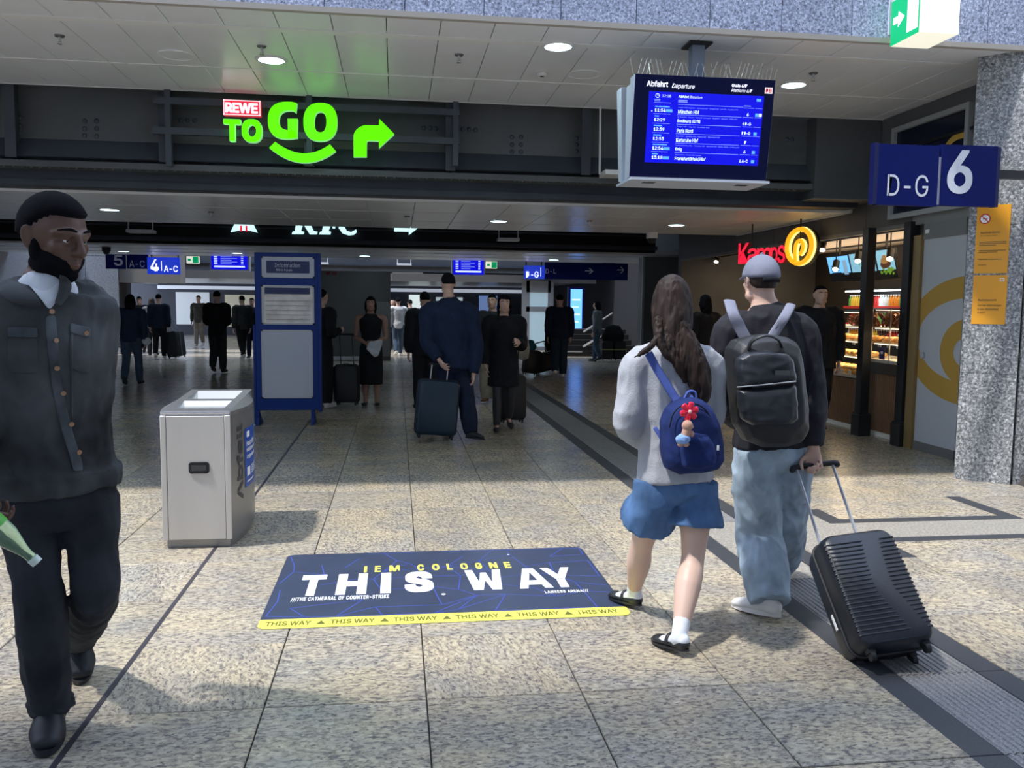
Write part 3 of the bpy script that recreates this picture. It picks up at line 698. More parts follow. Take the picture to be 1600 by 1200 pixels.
# price cards
pc_me = MB().box((-0.002, -0.035, 0), (0.002, 0.035, 0.045)).data('price_card', m_wprint)
for i in range(6):
    tag(inst('price_card', pc_me, (XC + 0.055, YA0 + 0.25 + i * 0.2, 1.085)), ['first', 'second', 'third', 'fourth', 'fifth', 'sixth'][i] + ' white price card from the right in the near glass case', 'price card', 'price cards near case')
for i in range(7):
    tag(inst('price_card', pc_me, (XC + 0.05, YSTEP + 0.12 + i * 0.2, 0.70)), ['first', 'second', 'third', 'fourth', 'fifth', 'sixth', 'seventh'][i] + ' white price card from the right before the heaped bread rolls', 'price card', 'price cards far case')
p = AX(1375, 560, XC + 0.02)
t = thing('counter_notice', 'small dark blue card with a white picture standing in the near glass case', 'notice', (XC + 0.045, p.y, 0.94))
b = MB(); b.box((XC + 0.042, p.y - 0.06, 0.94), (XC + 0.046, p.y + 0.06, 1.08)); b.build('card', M('notice_blue', (0.05, 0.04, 0.16), 0.5), t)
b = MB(); b.ball((XC + 0.04, p.y, 1.02), (0.002, 0.03, 0.02), F=(0, 1, 0), nu=10, nv=6); b.build('picture', m_wprint, t)
# menu screens
m_menu = M('menu_blue', (0.10, 0.30, 0.55), 0.3, emit=1.15, ecol=(0.16, 0.50, 0.95))
m_menu2 = M('menu_teal', (0.10, 0.30, 0.45), 0.3, emit=0.75, ecol=(0.30, 0.62, 0.80))
XM = 6.7
def pyz(u, v, x=XM): return AX(u, v, x)
scr = [((1297, 404), (1330, 399), (1337, 434), (1304, 439), m_menu, 'blue menu screen with lines of text at the left end of the row'),
       ((1333, 399), (1372, 393), (1376, 433), (1338, 437), m_menu2, 'menu screen with a red banner and salad picture behind the left black post'),
       ((1375, 393), (1404, 389), (1404, 431), (1378, 434), m_menu2, 'menu screen showing a burger with lettuce between the posts'),
       ((1421, 389), (1432, 388), (1431, 430), (1423, 431), m_menu, 'narrow bit of menu screen right of the right black post')]
for i, (a, b_, c, d, mt, lab) in enumerate(scr):
    A, B_, C_, D = [pyz(*q) for q in (a, b_, c, d)]
    cen = (A + B_ + C_ + D) / 4; t = thing('menu_screen', lab, 'screen', tuple(cen), 'menu screens over the bakery')
    zb, zt = (C_.z + D.z) / 2, (A.z + B_.z) / 2
    y0, y1 = (B_.y + C_.y) / 2, (A.y + D.y) / 2
    tl = V((-0.10, 0, 0))
    O = V((XM, y1, zb)); U = V((0, y0 - y1, 0)); W_ = V((0, 0, zt - zb)) + tl
    b = MB(); c0_ = O + U * 0.5 + W_; b.box(c0_ + V((0.03, -0.012, -0.05)), (c0_.x + 0.055, c0_.y + 0.012, 2.66)); b.build('hanger', m_black, t)
    b = MB(); b.prism([O - V((0, -0.02, 0.03)), O + U + V((0, -0.02, -0.03)), O + U + W_ + V((0, -0.02, 0.02)), O + W_ + V((0, 0.02, 0.02))], (0.05, 0, 0)); b.build('housing', m_black, t)
    b = MB(); quad(b, O + V((-0.004, 0, 0)), U, W_); b.build('panel', mt, t, fix=False)
    b = MB(); e = V((-0.008, 0, 0))
    if i == 0:
        for k in range(4): quad(b, O + e + U * 0.12 + W_ * (0.28 + k * 0.1), U * (0.45 - 0.07 * (k % 2)), W_ * 0.035, M('menu_text', (0.02, 0.08, 0.25), 0.5))
        quad(b, O + e + U * 0.7 + W_ * 0.2, U * 0.2, W_ * 0.62, M('menu_text2', (0.35, 0.6, 0.85), emit=0.5))
    elif i == 1:
        quad(b, O + e + U * 0.30 + W_ * 0.72, U * 0.5, W_ * 0.2, M('menu_red', (0.5, 0.02, 0.03), emit=0.35))
        text(b, 'WOW', O + e * 1.5 + U * 0.5 + W_ * 0.77, U * 0.2, W_ * 0.1, m_wprint, bold=0.02)
        for k in range(14): b.ball(O + e + U * (0.35 + 0.4 * rnd.random()) + W_ * (0.3 + 0.3 * rnd.random()), (0.02, 0.003, 0.02), F=(1, 0, 0), nu=8, nv=4, mat=M('menu_green', (0.2, 0.45, 0.05), emit=0.3))
    elif i == 2:
        for k in range(26): b.ball(O + e + U * (0.15 + 0.7 * rnd.random()) + W_ * (0.12 + 0.22 * rnd.random()), (0.025, 0.003, 0.02), F=(1, 0, 0), nu=8, nv=4, mat=M('menu_green', (0.2, 0.45, 0.05), emit=0.3))
        b.ball(O + e * 1.4 + U * 0.5 + W_ * 0.48, (0.13, 0.004, 0.06), F=(1, 0, 0), nu=14, nv=8, mat=M('menu_meat', (0.16, 0.06, 0.03), emit=0.15))
        b.ball(O + e * 1.8 + U * 0.5 + W_ * 0.62, (0.10, 0.004, 0.05), F=(1, 0, 0), nu=14, nv=8, mat=M('menu_bun', (0.5, 0.28, 0.1), emit=0.3))
        b.ball(O + e * 2.2 + U * 0.5 + W_ * 0.74, (0.05, 0.004, 0.03), F=(1, 0, 0), nu=14, nv=8, mat=M('menu_bun', None))
    else:
        for k in range(5): quad(b, O + e + U * 0.1 + W_ * (0.2 + k * 0.13), U * 0.6, W_ * 0.04, M('menu_text', None))
    b.build('picture', None, t, fix=False)
# track spotlights
for (u, v, lab) in ((1306, 415, 'black track spotlight hanging in front of the leftmost menu screen'), (1341, 402, 'black track spotlight glowing beside the left black post'), (1391, 398, 'black track spotlight glowing above the burger picture'),
                    (1286, 385, 'black track spotlight nearest the glowing pretzel sign'), (1120, 405, 'black track spotlight behind the man in the grey cap')):
    p = AX(u, v, 6.38); t = thing('track_spotlight', lab, 'spotlight', tuple(p), 'track spotlights in the bakery')
    b = MB(); b.cyl(p + V((0, 0, 0.02)), 0.008, max(0.03, 2.56 - p.z - 0.02)); b.build('stem', m_black, t)
    ax = V((-0.35, -0.5, -0.75)).normalized(); b = MB(); b.cyl(p - ax * 0.08, 0.048, 0.15, ax, n=14); b.build('can', m_black, t)
    b = MB(); b.cyl(p + ax * 0.071, 0.040, 0.004, ax, n=14); b.build('lens', M('spot_glow', (1, 0.9, 0.7), emit=14.0, ecol=(1.0, 0.82, 0.6)), t)
# drinks fridge with bottles
XFR = 8.0
fy0, fy1 = yx(1436, XFR), yx(1318, XFR)
fz0, fz1 = 1.00, AX(1380, 452, XFR).z
t = thing('drinks_fridge', 'tall lit drinks fridge behind the bakery counter', 'fridge', (XFR + 0.3, (fy0 + fy1) / 2, 0))
b = MB(); b.box((XFR, fy0, 0), (XFR + 0.5, fy1, fz0 - 0.02)); b.box((XFR, fy0, fz1), (XFR + 0.5, fy1, fz1 + 0.12)); b.box((XFR + 0.42, fy0, fz0 - .02), (XFR + 0.5, fy1, fz1)); b.build('body', m_black, t)
nsh = 3; shz = [fz0 + (fz1 - fz0) * k / nsh for k in range(nsh)]
for z in shz:
    b = MB(); b.box((XFR + 0.02, fy0, z - 0.015), (XFR + 0.42, fy1, z)); b.build('shelf', m_white, t)
    b = MB(); b.box((XFR - 0.005, fy0, z - 0.03), (XFR + 0.02, fy1, z + 0.015)); b.build('price_rail', M('red_rail', (0.45, 0.03, 0.03), emit=0.25), t)
b = MB(); b.box((XFR + 0.02, fy0, fz1 - 0.03), (XFR + 0.05, fy1, fz1 - 0.01)); b.build('light_strip', M('fridge_led', (1, 1, 1), emit=10, ecol=(0.85, 0.92, 1.0)), t)
area('fridge_glow', (XFR + 0.1, (fy0 + fy1) / 2, fz1 - 0.05), 0.1, 5, (0.85, 0.92, 1.0), direction=(0.3, 0, -1), sy=fy1 - fy0 - 0.1)
bcol = [('orange', (0.7, 0.28, 0.03)), ('clear water', (0.6, 0.72, 0.78)), ('red', (0.5, 0.03, 0.03)), ('dark cola', (0.06, 0.02, 0.015)), ('yellow', (0.75, 0.6, 0.08)), ('green', (0.12, 0.4, 0.1))]
for si, z in enumerate(shz):
    y = fy0 + 0.06; k = 0
    while y < fy1 - 0.04:
        nm_, c = bcol[(k // 4 + si * 2) % 6]
        key = 'bottle_' + nm_
        if key not in MATS:
            mt = M(key, c, 0.2); bb = MB(); bb.tube([V((0, 0, 0)), V((0, 0, 0.13)), V((0, 0, 0.165)), V((0, 0, 0.185))], [0.032, 0.032, 0.014, 0.013], n=10, cap='flat', mat=mt)
            bb.tube([V((0, 0, 0.185)), V((0, 0, 0.205))], [0.016, 0.016], n=10, cap='flat', mat=m_wprint); MATS[key + '_me'] = bb.data('bottle', smooth=40)
        o = inst('bottle', MATS[key + '_me'], (XFR + 0.07, y, z)); tag(o, f'{["first", "second", "third", "fourth"][k % 4]} {"" if k < 24 else "leftmost "}{nm_} drink bottle from the right on the {["lowest", "middle", "top"][si]} fridge shelf', 'bottle', 'bottles in the drinks fridge')
        y += 0.075; k += 1
# ---- Kamps lettering and pretzel
m_red = M('sign_red', (0.75, 0.01, 0.04), 0.4, emit=0.85, ecol=(0.95, 0.01, 0.05))
m_redside = M('sign_red_side', (0.25, 0.0, 0.015), 0.4)
m_amber = M('sign_amber', (0.95, 0.45, 0.02), 0.4, emit=1.0, ecol=(1.0, 0.42, 0.01))
m_amberrim = M('sign_amber_rim', (1, 0.9, 0.5), 0.4, emit=1.3, ecol=(1.0, 0.78, 0.25))
kc = AX(1250, 385, 5.45); kd = V((0.34, -0.94, 0)).normalized(); kn = V((kd.y, -kd.x, 0)).normalized()   # kn faces the passage
if kn.x > 0: kn = -kn
def on_plane(u, v):
    r = RAY(u, v); t_ = (kc - CAM).dot(kn) / r.dot(kn); return CAM + r * t_
sg = thing('bakery_sign', 'glowing red Kamps letters with a round amber pretzel over the bakery front', 'sign', tuple(kc))
zt = on_plane(1156, 380).z; zb = on_plane(1156, 412).z
x_of = [(1154, 1170, 380, 412, 'K'), (1168, 1183, 388, 412, 'a'), (1183, 1205, 387, 412, 'm'), (1204, 1215, 386, 419, 'p'), (1215, 1227, 383, 411, 's')]
for (u0, u1, v0, v1, ch) in x_of:
    A, B_ = on_plane(u0, (v0 + v1) / 2), on_plane(u1, (v0 + v1) / 2); z1_, z0_ = on_plane((u0 + u1) / 2, v0).z, on_plane((u0 + u1) / 2, v1).z
    O = V((A.x, A.y, z0_)); U = V((B_.x - A.x, B_.y - A.y, 0)); W_ = V((0, 0, z1_ - z0_))
    b = MB(); text(b, ch, O, U, W_, m_redside, bold=0.014, depth=0.07, N=-kn); l_ = b.build('letter', None, sg)
    b = MB(); text(b, ch, O + kn * 0.003, U, W_, m_red, bold=0.012); b.build('face', None, l_, fix=False)
kr = (on_plane(1250, 354).z - on_plane(1250, 416).z) / 2; kc2 = on_plane(1250, 385)
def spiral(dist, mat, rr, nm, par):
    pts = []
    for i in range(60):
        a = math.radians(-90 + 360 * i / 59); pts.append(kc2 + kd * (kr * 0.86 * math.cos(a) * 0.96) + V((0, 0, kr * 0.86 * math.sin(a))) + kn * dist)
    pts2 = [kc2 + kd * (kr * a_) + V((0, 0, kr * c_)) + kn * dist for a_, c_ in ((-0.22, -0.74), (-0.27, -0.25), (-0.20, 0.14), (0.03, 0.30), (0.24, 0.14), (0.25, -0.16), (0.10, -0.38))]
    b = MB(); b.tube(pts, (rr[0], rr[1]) if False else rr[0], side=kn, n=8); b.tube(pts2, rr[0] * 0.78, side=kn, n=8, sub=4); b.build(nm, mat, par, smooth='all')
spiral(-0.02, m_amberrim, (kr * 0.135,), 'pretzel_rim', sg); spiral(0.015, m_amber, (kr * 0.118,), 'pretzel_face', sg)
b = MB(); b.cyl(kc2 - kn * 0.10, kr * 1.0, 0.05, kn, n=32); b.build('backing', m_black, sg)
for u in (1175, 1250):
    p = on_plane(u, 380); b = MB(); b.cyl((p.x, p.y, p.z), 0.01, ZC2 + 0.35 - p.z); b.build('hanger', m_black, sg)
b = MB(); p, q = on_plane(1154, 400), on_plane(1232, 400); b.tube([p - kn * 0.09, q - kn * 0.09], 0.015, n=6); b.build('hanger_rail', m_black, sg)
# ================================================================== GREEN SHOP SIGN ON THE BEAM
m_green = M('sign_green', (0.02, 0.15, 0.0), 0.4, emit=1.0, ecol=(0.135, 1.0, 0.0), spec=0.2)
m_greenside = M('sign_green_side', (0.25, 0.8, 0.25), 0.4, emit=0.5, ecol=(0.4, 1.0, 0.4))
YG = YW - 0.36
def plane_rect(u0, u1, v0, v1, Y):
    um, vm = (u0 + u1) / 2, (v0 + v1) / 2
    a, b_, c, d = AY(u0, vm, Y), AY(u1, vm, Y), AY(um, v1, Y), AY(um, v0, Y)
    return V((a.x, Y, c.z)), V((b_.x - a.x, 0, 0)), V((0, 0, d.z - c.z))
def glow_letter(ch, u0, u1, v0, v1, parent, mf=m_green, ms=m_greenside, bold=0.06, Y=YG, depth=0.07, nm='letter', space=1.0):
    O, U, W_ = plane_rect(u0, u1, v0, v1, Y)
    b = MB(); text(b, ch, O, U, W_, ms, bold=bold, depth=depth, N=(0, 1, 0), space=space); l_ = b.build(nm, None, parent)
    b = MB(); text(b, ch, O - V((0, 0.003, 0)) + U * 0.012 + W_ * 0.012, U * 0.976, W_ * 0.976, mf, bold=bold, space=space); b.build('face', None, l_, fix=False); return l_
sg = thing('shop_sign', 'glowing green TO GO sign with red box, smile and arrow on the steel beam', 'sign', tuple(AY(440, 200, YG)))
O, U, W_ = plane_rect(349, 407, 156.5, 180.5, YG)
b = MB(); b.box(O, O + U + W_ + V((0, 0.08, 0)), M('sign_pinkred', (0.8, 0.02, 0.05), 0.4, emit=0.42, ecol=(0.95, 0.03, 0.08)))
box_ = b.build('red_box', None, sg)
b = MB(); e = V((0, -0.005, 0)); r_ = 0.012
for (o_, u_, w_) in ((O, U, V((0, 0, r_))), (O + W_ - V((0, 0, r_)), U, V((0, 0, r_))), (O, V((r_, 0, 0)), W_), (O + U - V((r_, 0, 0)), V((r_, 0, 0)), W_)): quad(b, o_ + e, u_, w_, M('sign_pinkrim', (1, 0.6, 0.65), emit=0.9))
b.build('rim', None, box_, fix=False)
b = MB(); text(b, 'REWE', O + e * 2 + U * 0.05 + W_ * 0.15, U * 0.88, W_ * 0.66, M('sign_white', (0.9, 0.9, 1), emit=1.0, ecol=(0.85, 0.86, 1.0)), bold=0.045); b.build('lettering', None, box_, fix=False)
glow_letter('T', 349, 376, 186, 220.5, sg, bold=0.055); glow_letter('O', 377.5, 409.5, 186, 222.5, sg, bold=0.055)
def poly_sign(pts_px, nm):
    P = [AY(u, v, YG) for u, v in pts_px]
    b = MB(); b.prism(P, (0, 0.07, 0), m_greenside); l_ = b.build(nm, None, sg)
    c = sum(P, V((0, 0, 0))) / len(P); b = MB(); b.add([p + V((0, -0.004, 0)) for p in P], [tuple(range(len(P)))], m_green); b.build('face', None, l_, fix=False)
def strip_sign(outer, inner, nm):
    """a band between two polylines"""
    A = [AY(u, v, YG) for u, v in outer]; B_ = [AY(u, v, YG) for u, v in inner]; n = len(A); d = V((0, 0.07, 0))
    b = MB(); vs = A + B_ + [p + d for p in A] + [p + d for p in B_]
    fs = []
    for i in range(n - 1):
        fs += [(i, i + 1, n + i + 1, n + i), (2 * n + i, 2 * n + i + 1, 3 * n + i + 1, 3 * n + i), (i, i + 1, 2 * n + i + 1, 2 * n + i), (n + i, n + i + 1, 3 * n + i + 1, 3 * n + i)]
    fs += [(0, n, 3 * n, 2 * n), (n - 1, 2 * n - 1, 4 * n - 1, 3 * n - 1)]
    b.add(vs, fs, m_greenside); l_ = b.build(nm, None, sg)
    b = MB(); e = V((0, -0.004, 0)); b.add([p + e for p in A + B_], [(i, i + 1, n + i + 1, n + i) for i in range(n - 1)], m_green); b.build('face', None, l_, fix=False)
# G: superellipse band with a bar;  O: ring
def se(cx, cy, a, b_, t, p=2.5):
    c_, s_ = math.cos(t), math.sin(t); return (cx + a * math.copysign(abs(c_) ** (2 / p), c_), cy + b_ * math.copysign(abs(s_) ** (2 / p), s_))
N_ = 40
go = [math.radians(-72 - 216 * i / N_) for i in range(N_ + 1)]         # over the top, down the left, to the bottom (image y grows down)
strip_sign([(464, 161.5)] + [se(449, 188, 30.5, 29, t) for t in go][1:] + [(464.5, 215.5)], [(462.5, 176)] + [se(453, 188, 17, 15.5, t) for t in go][1:] + [(451.5, 204)], 'letter')
poly_sign([(449.5, 185.5), (465, 185.5), (464.5, 215.5), (450.0, 216)], 'letter_bar')
ring = [2 * math.pi * i / 48 for i in range(49)]
strip_sign([se(500.5, 190.5, 26.5, 29.8, t, 2.4) for t in ring], [se(500.5, 190.5, 9.3, 16.2, t, 2.4) for t in ring], 'letter')
smo, smi = [], []
for i in range(25):
    t = i / 24; a = math.radians(39) * (2 * t - 1)
    smo.append((472.5 + 84 * math.sin(a) + 0 * t, 254 - 84 + 84 * math.cos(a) + 0 * t)); smi.append((472.5 + 66 * math.sin(a * 0.93 / 1), 239.5 - 70 + 69.5 * math.cos(a) + 0))
sm_o = [(421 + 104 * i / 24, 0) for i in range(25)]
def bez(p0, p1, p2, n=24): return [((1 - t) ** 2 * p0[0] + 2 * t * (1 - t) * p1[0] + t * t * p2[0], (1 - t) ** 2 * p0[1] + 2 * t * (1 - t) * p1[1] + t * t * p2[1]) for t in [i / n for i in range(n + 1)]]
strip_sign(bez((420.5, 231), (474, 275), (524.8, 236)), bez((430, 221.5), (474, 255.5), (515.5, 225.5)), 'smile')
arr = [(552.5, 245), (552.3, 214)] + [(552.3 + 22 * (1 - math.cos(math.radians(a))), 214 - 18.5 * math.sin(math.radians(a))) for a in range(10, 91, 10)] + [(592, 196), (592.5, 185.5), (616, 209.5), (592, 231.5), (592, 220), (575, 219.5), (573.2, 222), (573, 245)]
poly_sign(arr, 'arrow')
# faint shine of the sign comes from its own emission

# second sign: white letters half hidden behind the second ceiling
m_ice = M('sign_ice', (0.7, 0.95, 1), emit=1.3, ecol=(0.55, 0.9, 0.95))
Y2 = YW2 - 0.12
sg2 = thing('far_shop_sign', 'white glowing KFC letters and arrow, upper halves hidden by the second ceiling', 'sign', tuple(AY(510, 360, Y2)))
def ice(pts, nm='letter'):
    b = MB(); b.prism([AY(u, v, Y2) for u, v in pts], (0, 0.05, 0), m_ice); return b.build(nm, None, sg2)
k_ = ice([(463, 343), (475, 343), (470, 361), (475, 362), (474, 365.7), (456, 365.7), (457, 362), (461, 361)])
ice([(471, 346), (482, 344), (490, 361), (496, 362), (495, 366), (484, 366)], 'letter_leg')
ice([(507, 343), (526, 344), (523, 357), (520, 357), (519, 353.5), (516, 353.5), (513, 361), (517, 362), (516, 366.3), (499, 366), (500, 362.3), (503, 361.5)])
cp = [(532, 343), (541, 343), (538, 354), (542, 361), (549, 362.5), (556.5, 358.5), (557, 363), (553, 366.6), (545, 367.6), (535, 364.5), (529, 356)]
ice(cp)
O, U, W_ = plane_rect(616, 654, 343, 367, Y2)
b = MB(); b.prism([O + W_ * 0.22, O + U * 0.6 + W_ * 0.22, O + U * 0.6, O + U + W_ * 0.5, O + U * 0.6 + W_, O + U * 0.6 + W_ * 0.78, O + W_ * 0.78], (0, 0.05, 0), m_ice); b.build('arrow', None, sg2)
O, U, W_ = plane_rect(360, 402, 340, 363, Y2)
lt = thing('far_logo_light', 'small white lit plate with two red strokes left of the far white letters', 'sign', tuple(O))
b = MB(); b.prism([O, O + U * 0.28 + W_ * 0.12, O + U * 0.72 + W_ * 0.12, O + U, O + U * 0.85 + W_ * 0.55, O + U * 0.5 + W_, O + U * 0.15 + W_ * 0.55], (0, 0.05, 0), m_ice); b.build('plate', None, lt)
b = MB()
for s in (0.36, 0.56): b.box(O + U * s + W_ * 0.05 - V((0, 0.01, 0)), O + U * (s + 0.07) + W_ * 0.45, m_red)
b.build('stroke', None, lt)

# ================================================================== DEPARTURE DISPLAY
m_casew = M('case_paint', (0.55, 0.60, 0.68), 0.35); m_bezel = M('bezel_blueblack', (0.002, 0.003, 0.020), 0.3, emit=0.05, ecol=(0.0, 0.01, 0.30), spec=0.2)
m_scr = M('screen_blue', (0.0, 0.0, 0.3), 0.3, emit=0.85, ecol=(0.0, 0.0, 0.78)); m_scrt = M('screen_text', (0.6, 0.75, 1), emit=1.2, ecol=(0.60, 0.72, 1.0)); m_scrd = M('screen_dim', (0.3, 0.4, 1), emit=0.7, ecol=(0.22, 0.3, 1.0)); m_scrc = M('screen_cyan', (0.1, 0.4, 1), emit=0.9, ecol=(0.1, 0.36, 1.0))
YD = 6.98
TL, TR, BL, BR = AY(990.5, 115, YD), AY(1211.5, 125.5, YD), AY(983.5, 276, YD + 0.12), AY(1198, 281.5, YD + 0.12)
zt, zb = (TL.z + TR.z) / 2, (BL.z + BR.z) / 2; xl, xr = (TL.x + BL.x) / 2, (TR.x + BR.x) / 2
dp = thing('departure_display', 'large double-sided blue departure screen hanging from the first ceiling', 'display', ((xl + xr) / 2, YD + 0.35, zt))
O = V((xl, YD + 0.12, zb)); U = V((xr - xl, 0, 0)); W_ = V((0, -0.12, zt - zb)); Nn = U.cross(W_).normalized()      # towards viewer
b = MB(); b.prism([O, O + V((0, 0.10, -0.02)), O + W_ + V((0, 0.14, 0.0)), O + W_], U, m_casew); b.build('front_case', None, dp, bevel=0.006)
b = MB(); OB = V((xl, YD + 0.46, zb)); b.prism([OB + V((0, -0.10, -0.02)), OB, OB + V((0, 0.12, zt - zb)), OB + V((0, -0.02, zt - zb))], U, m_casew); b.build('rear_case', None, dp, bevel=0.006)
b = MB(); b.box((xl, YD + 0.05, zb - 0.035), (xr, YD + 0.52, zb - 0.015), m_casew); b.box((xl + 0.03, YD + 0.22, zb - 0.02), (xr - 0.03, YD + 0.36, zt - 0.02), m_casew); bp_ = b.build('base_plate', None, dp)
b = MB()
for fx in (0.12, 0.80):
    for k in range(7): b.box((xl + (xr - xl) * fx + k * 0.016, YD + 0.16, zb - 0.038), (xl + (xr - xl) * fx + k * 0.016 + 0.007, YD + 0.24, zb - 0.034), m_black)
b.build('vent', None, bp_)
b = MB(); quad(b, O + Nn * 0.004 + U * 0.004, U * 0.992, W_, m_bezel); fp = b.build('bezel', None, dp, fix=False)
def DP(fx, fy): return O + Nn * 0.006 + U * fx + W_ * fy
# blue panel rectangle from measured pixels: u fractions and v fractions
sx0, sx1, sy0, sy1 = 0.105, 0.925, 0.145, 0.84
b = MB(); quad(b, DP(sx0, sy0), U * (sx1 - sx0), W_ * (sy1 - sy0), m_scr); scn = b.build('screen', None, fp, fix=False)
b = MB()
def dtext(s, fx, fy, w_, h_, mat, bold=0.01, shear=0.0): text(b, s, DP(fx, fy) + Nn * 0.002, U * w_, W_ * h_, mat, bold=bold, shear=shear)
dtext('Abfahrt', 0.085, 0.885, 0.15, 0.055, m_wprint_e := M('white_lit', (0.9, 0.9, 1), emit=0.9), 0.02); dtext('Departure', 0.262, 0.868, 0.16, 0.055, m_wprint_e, 0.006, 0.25)
dtext('Gleis 6/7', 0.685, 0.912, 0.11, 0.035, m_wprint_e, 0.02); dtext('Platform 6/7', 0.685, 0.865, 0.15, 0.035, m_wprint_e, 0.006, 0.25)
quad(b, DP(0.925, 0.866) + Nn * 0.001, U * 0.055, W_ * 0.06, M('db_plate', (0.95, 0.8, 0.8), emit=0.6)); 
text(b, 'DB', DP(0.932, 0.878) + Nn * 0.003, U * 0.041, W_ * 0.037, M('db_red', (0.6, 0.02, 0.05), emit=0.3), bold=0.02)
def sp(fx, fy): return (sx0 + (sx1 - sx0) * fx, sy0 + (sy1 - sy0) * fy)
def stext(s, fx, fy, w_, h_, mat=m_scrt, bold=0.0, shear=0.0):
    a, c = sp(fx, fy); dtext(s, a, c, w_ * (sx1 - sx0), h_ * (sy1 - sy0), mat, bold, shear)
def sbar(fx, fy, w_, h_=0.006, mat=m_scrd):
    a, c = sp(fx, fy); quad(b, DP(a, c) + Nn * 0.0015, U * w_ * (sx1 - sx0), W_ * h_ * (sy1 - sy0), mat)
stext('12:18', 0.115, 0.925, 0.075, 0.036); stext('Abfahrt', 0.255, 0.925, 0.09, 0.038, bold=0.02); stext('Departure', 0.355, 0.918, 0.105, 0.042, shear=0.25)
a_, c_ = sp(0.075, 0.943); cc = DP(a_, c_) + Nn * 0.002; b.tube([cc + V((0.016 * math.cos(t), 0, 0.016 * math.sin(t))) for t in [i * math.pi / 8 for i in range(17)]], 0.002, n=5, mat=m_scrt)
b.tube([cc + V((0, 0, 0.01)), cc, cc + V((0.007, 0, 0))], 0.0015, n=5, mat=m_scrt)
for yy_, s in ((0.885, 0.05), (0.865, 0.05)): sbar(0.05, yy_, s, 0.012); sbar(0.255, yy_, s + 0.03, 0.012)
sbar(0.05, 0.845, 0.145); sbar(0.255, 0.83, 0.57); sbar(0.83, 0.845, 0.06, 0.012); sbar(0.83, 0.82, 0.09); sbar(0.93, 0.82, 0.06)
rows_ = [('11:54', True, 'München Hbf', '6', 2, 'Frankfurt(M) Flughafen - Mannheim Hbf - Stuttgart Hbf - Ulm Hbf - Augsburg Hbf', 0.52, 0.125, 0.0),
         ('12:29', False, 'Bedburg (Erft)', '6 D-G', 0, 'K-Ehrenfeld - Horrem - Quadrath-Ichendorf - Bergheim - Zieverich - Paffendorf', 0.52, 0.04, 0.0),
         ('12:39', False, 'Paris Nord', '7 D-G', 1, 'Aachen Hbf - Liège GU - Bruxelles-Midi', 0.28, 0.07, 0), ('12:53', False, 'Karlsruhe Hbf', '7', 0, 'Bonn Hbf - Koblenz Hbf - Mainz Hbf - Mannheim Hbf', 0.38, 0.07, 0),
         ('12:54', True, 'Brig', '6', 1, 'Frankfurt(M) Flughafen - Mannheim Hbf - Karlsruhe Hbf - Baden-Baden - Freiburg Hbf', 0.56, 0.125, 0), ('13:18', True, 'Frankfurt(Main)Hbf', '6 A-C', 1, 'Siegburg/Bonn - Frankfurt(M) Flughafen', 0.23, 0.05, 0)]
wd = {'München Hbf': 0.175, 'Bedburg (Erft)': 0.19, 'Paris Nord': 0.135, 'Karlsruhe Hbf': 0.185, 'Brig': 0.055, 'Frankfurt(Main)Hbf': 0.26}
for i, (tm, late, dest, gl, ic, via, vw, tw, _) in enumerate(rows_):
    y0 = 0.70 - i * 0.1335
    stext(tm, 0.06, y0 + 0.018, 0.092, 0.048, bold=0.012); stext(dest, 0.26, y0 + 0.006, wd[dest] * 1.04, 0.056, bold=0.016); stext(via, 0.26, y0 + 0.078, vw, 0.022, m_scrd)
    stext('ICE' if late else 'RE', 0.06, y0 + 0.083, tw * 0.8, 0.02, m_scrc); sbar(0.06, y0 + 0.085, tw, 0.014, m_scrc)
    if late: sbar(0.155, y0 + 0.018, 0.055, 0.042, m_scrc)
    stext(gl, 0.86 if len(gl) == 1 else 0.83, y0 + 0.008, 0.018 if len(gl) == 1 else 0.075, 0.045, bold=0.016)
    if i < 5: sbar(0.05, y0 - 0.012, 0.145); sbar(0.255, y0 - 0.014, 0.56); sbar(0.83, y0 - 0.014, 0.09); sbar(0.93, y0 - 0.014, 0.06)
    if ic: sbar(0.935, y0 + 0.005, 0.028, 0.045, m_scrc)
    if ic == 2: sbar(0.967, y0 + 0.005, 0.026, 0.045, m_scrt)
sbar(0.03, 0.72, 0.009, 0.014, m_scrt); sbar(0.935, 0.92, 0.04, 0.04, m_scrc)
b.build('screen_text', None, fp, fix=False)
# stem to the ceiling, wall arm, spikes
cx_ = AY(1087, 118, YD + 0.3).x
b = MB(); b.box((cx_ - 0.055, YD + 0.24, zt - 0.02), (cx_ + 0.055, YD + 0.34, ZC1 + 0.02), M('stem_grey', (0.22, 0.26, 0.32), 0.45)); b.box((cx_ - 0.10, YD + 0.18, ZC1 - 0.02), (cx_ + 0.10, YD + 0.40, ZC1 - 0.002), m_black); b.build('stem', None, dp)
spk = MB(); spk.tube([V((0, 0, 0)), V((0.032, 0, 0.13))], 0.0014, n=4, cap='flat'); spk_me = spk.data('spike', M('wire', (0.75, 0.72, 0.68), 0.25, 0.7))
sb = thing('bird_spikes', 'row of thin steel bird spikes along the top edge of the departure display', 'bird spikes', ((xl + xr) / 2, YD + 0.05, zt))
b = MB(); b.box((xl + 0.01, YD + 0.03, zt), (xr - 0.01, YD + 0.06, zt + 0.008)); b.build('strip', M('wire', None), sb)
for i in range(34):
    x = xl + 0.0 + (xr - xl) * i / 33; inst('spike', spk_me, (x, YD + 0.045, zt + 0.004), sb, rot=(rnd.uniform(-0.35, 0.35), 0, rnd.choice((0.0, 0.3, -0.25, 2.6))), scale=(1, 1, rnd.uniform(0.85, 1.1)))
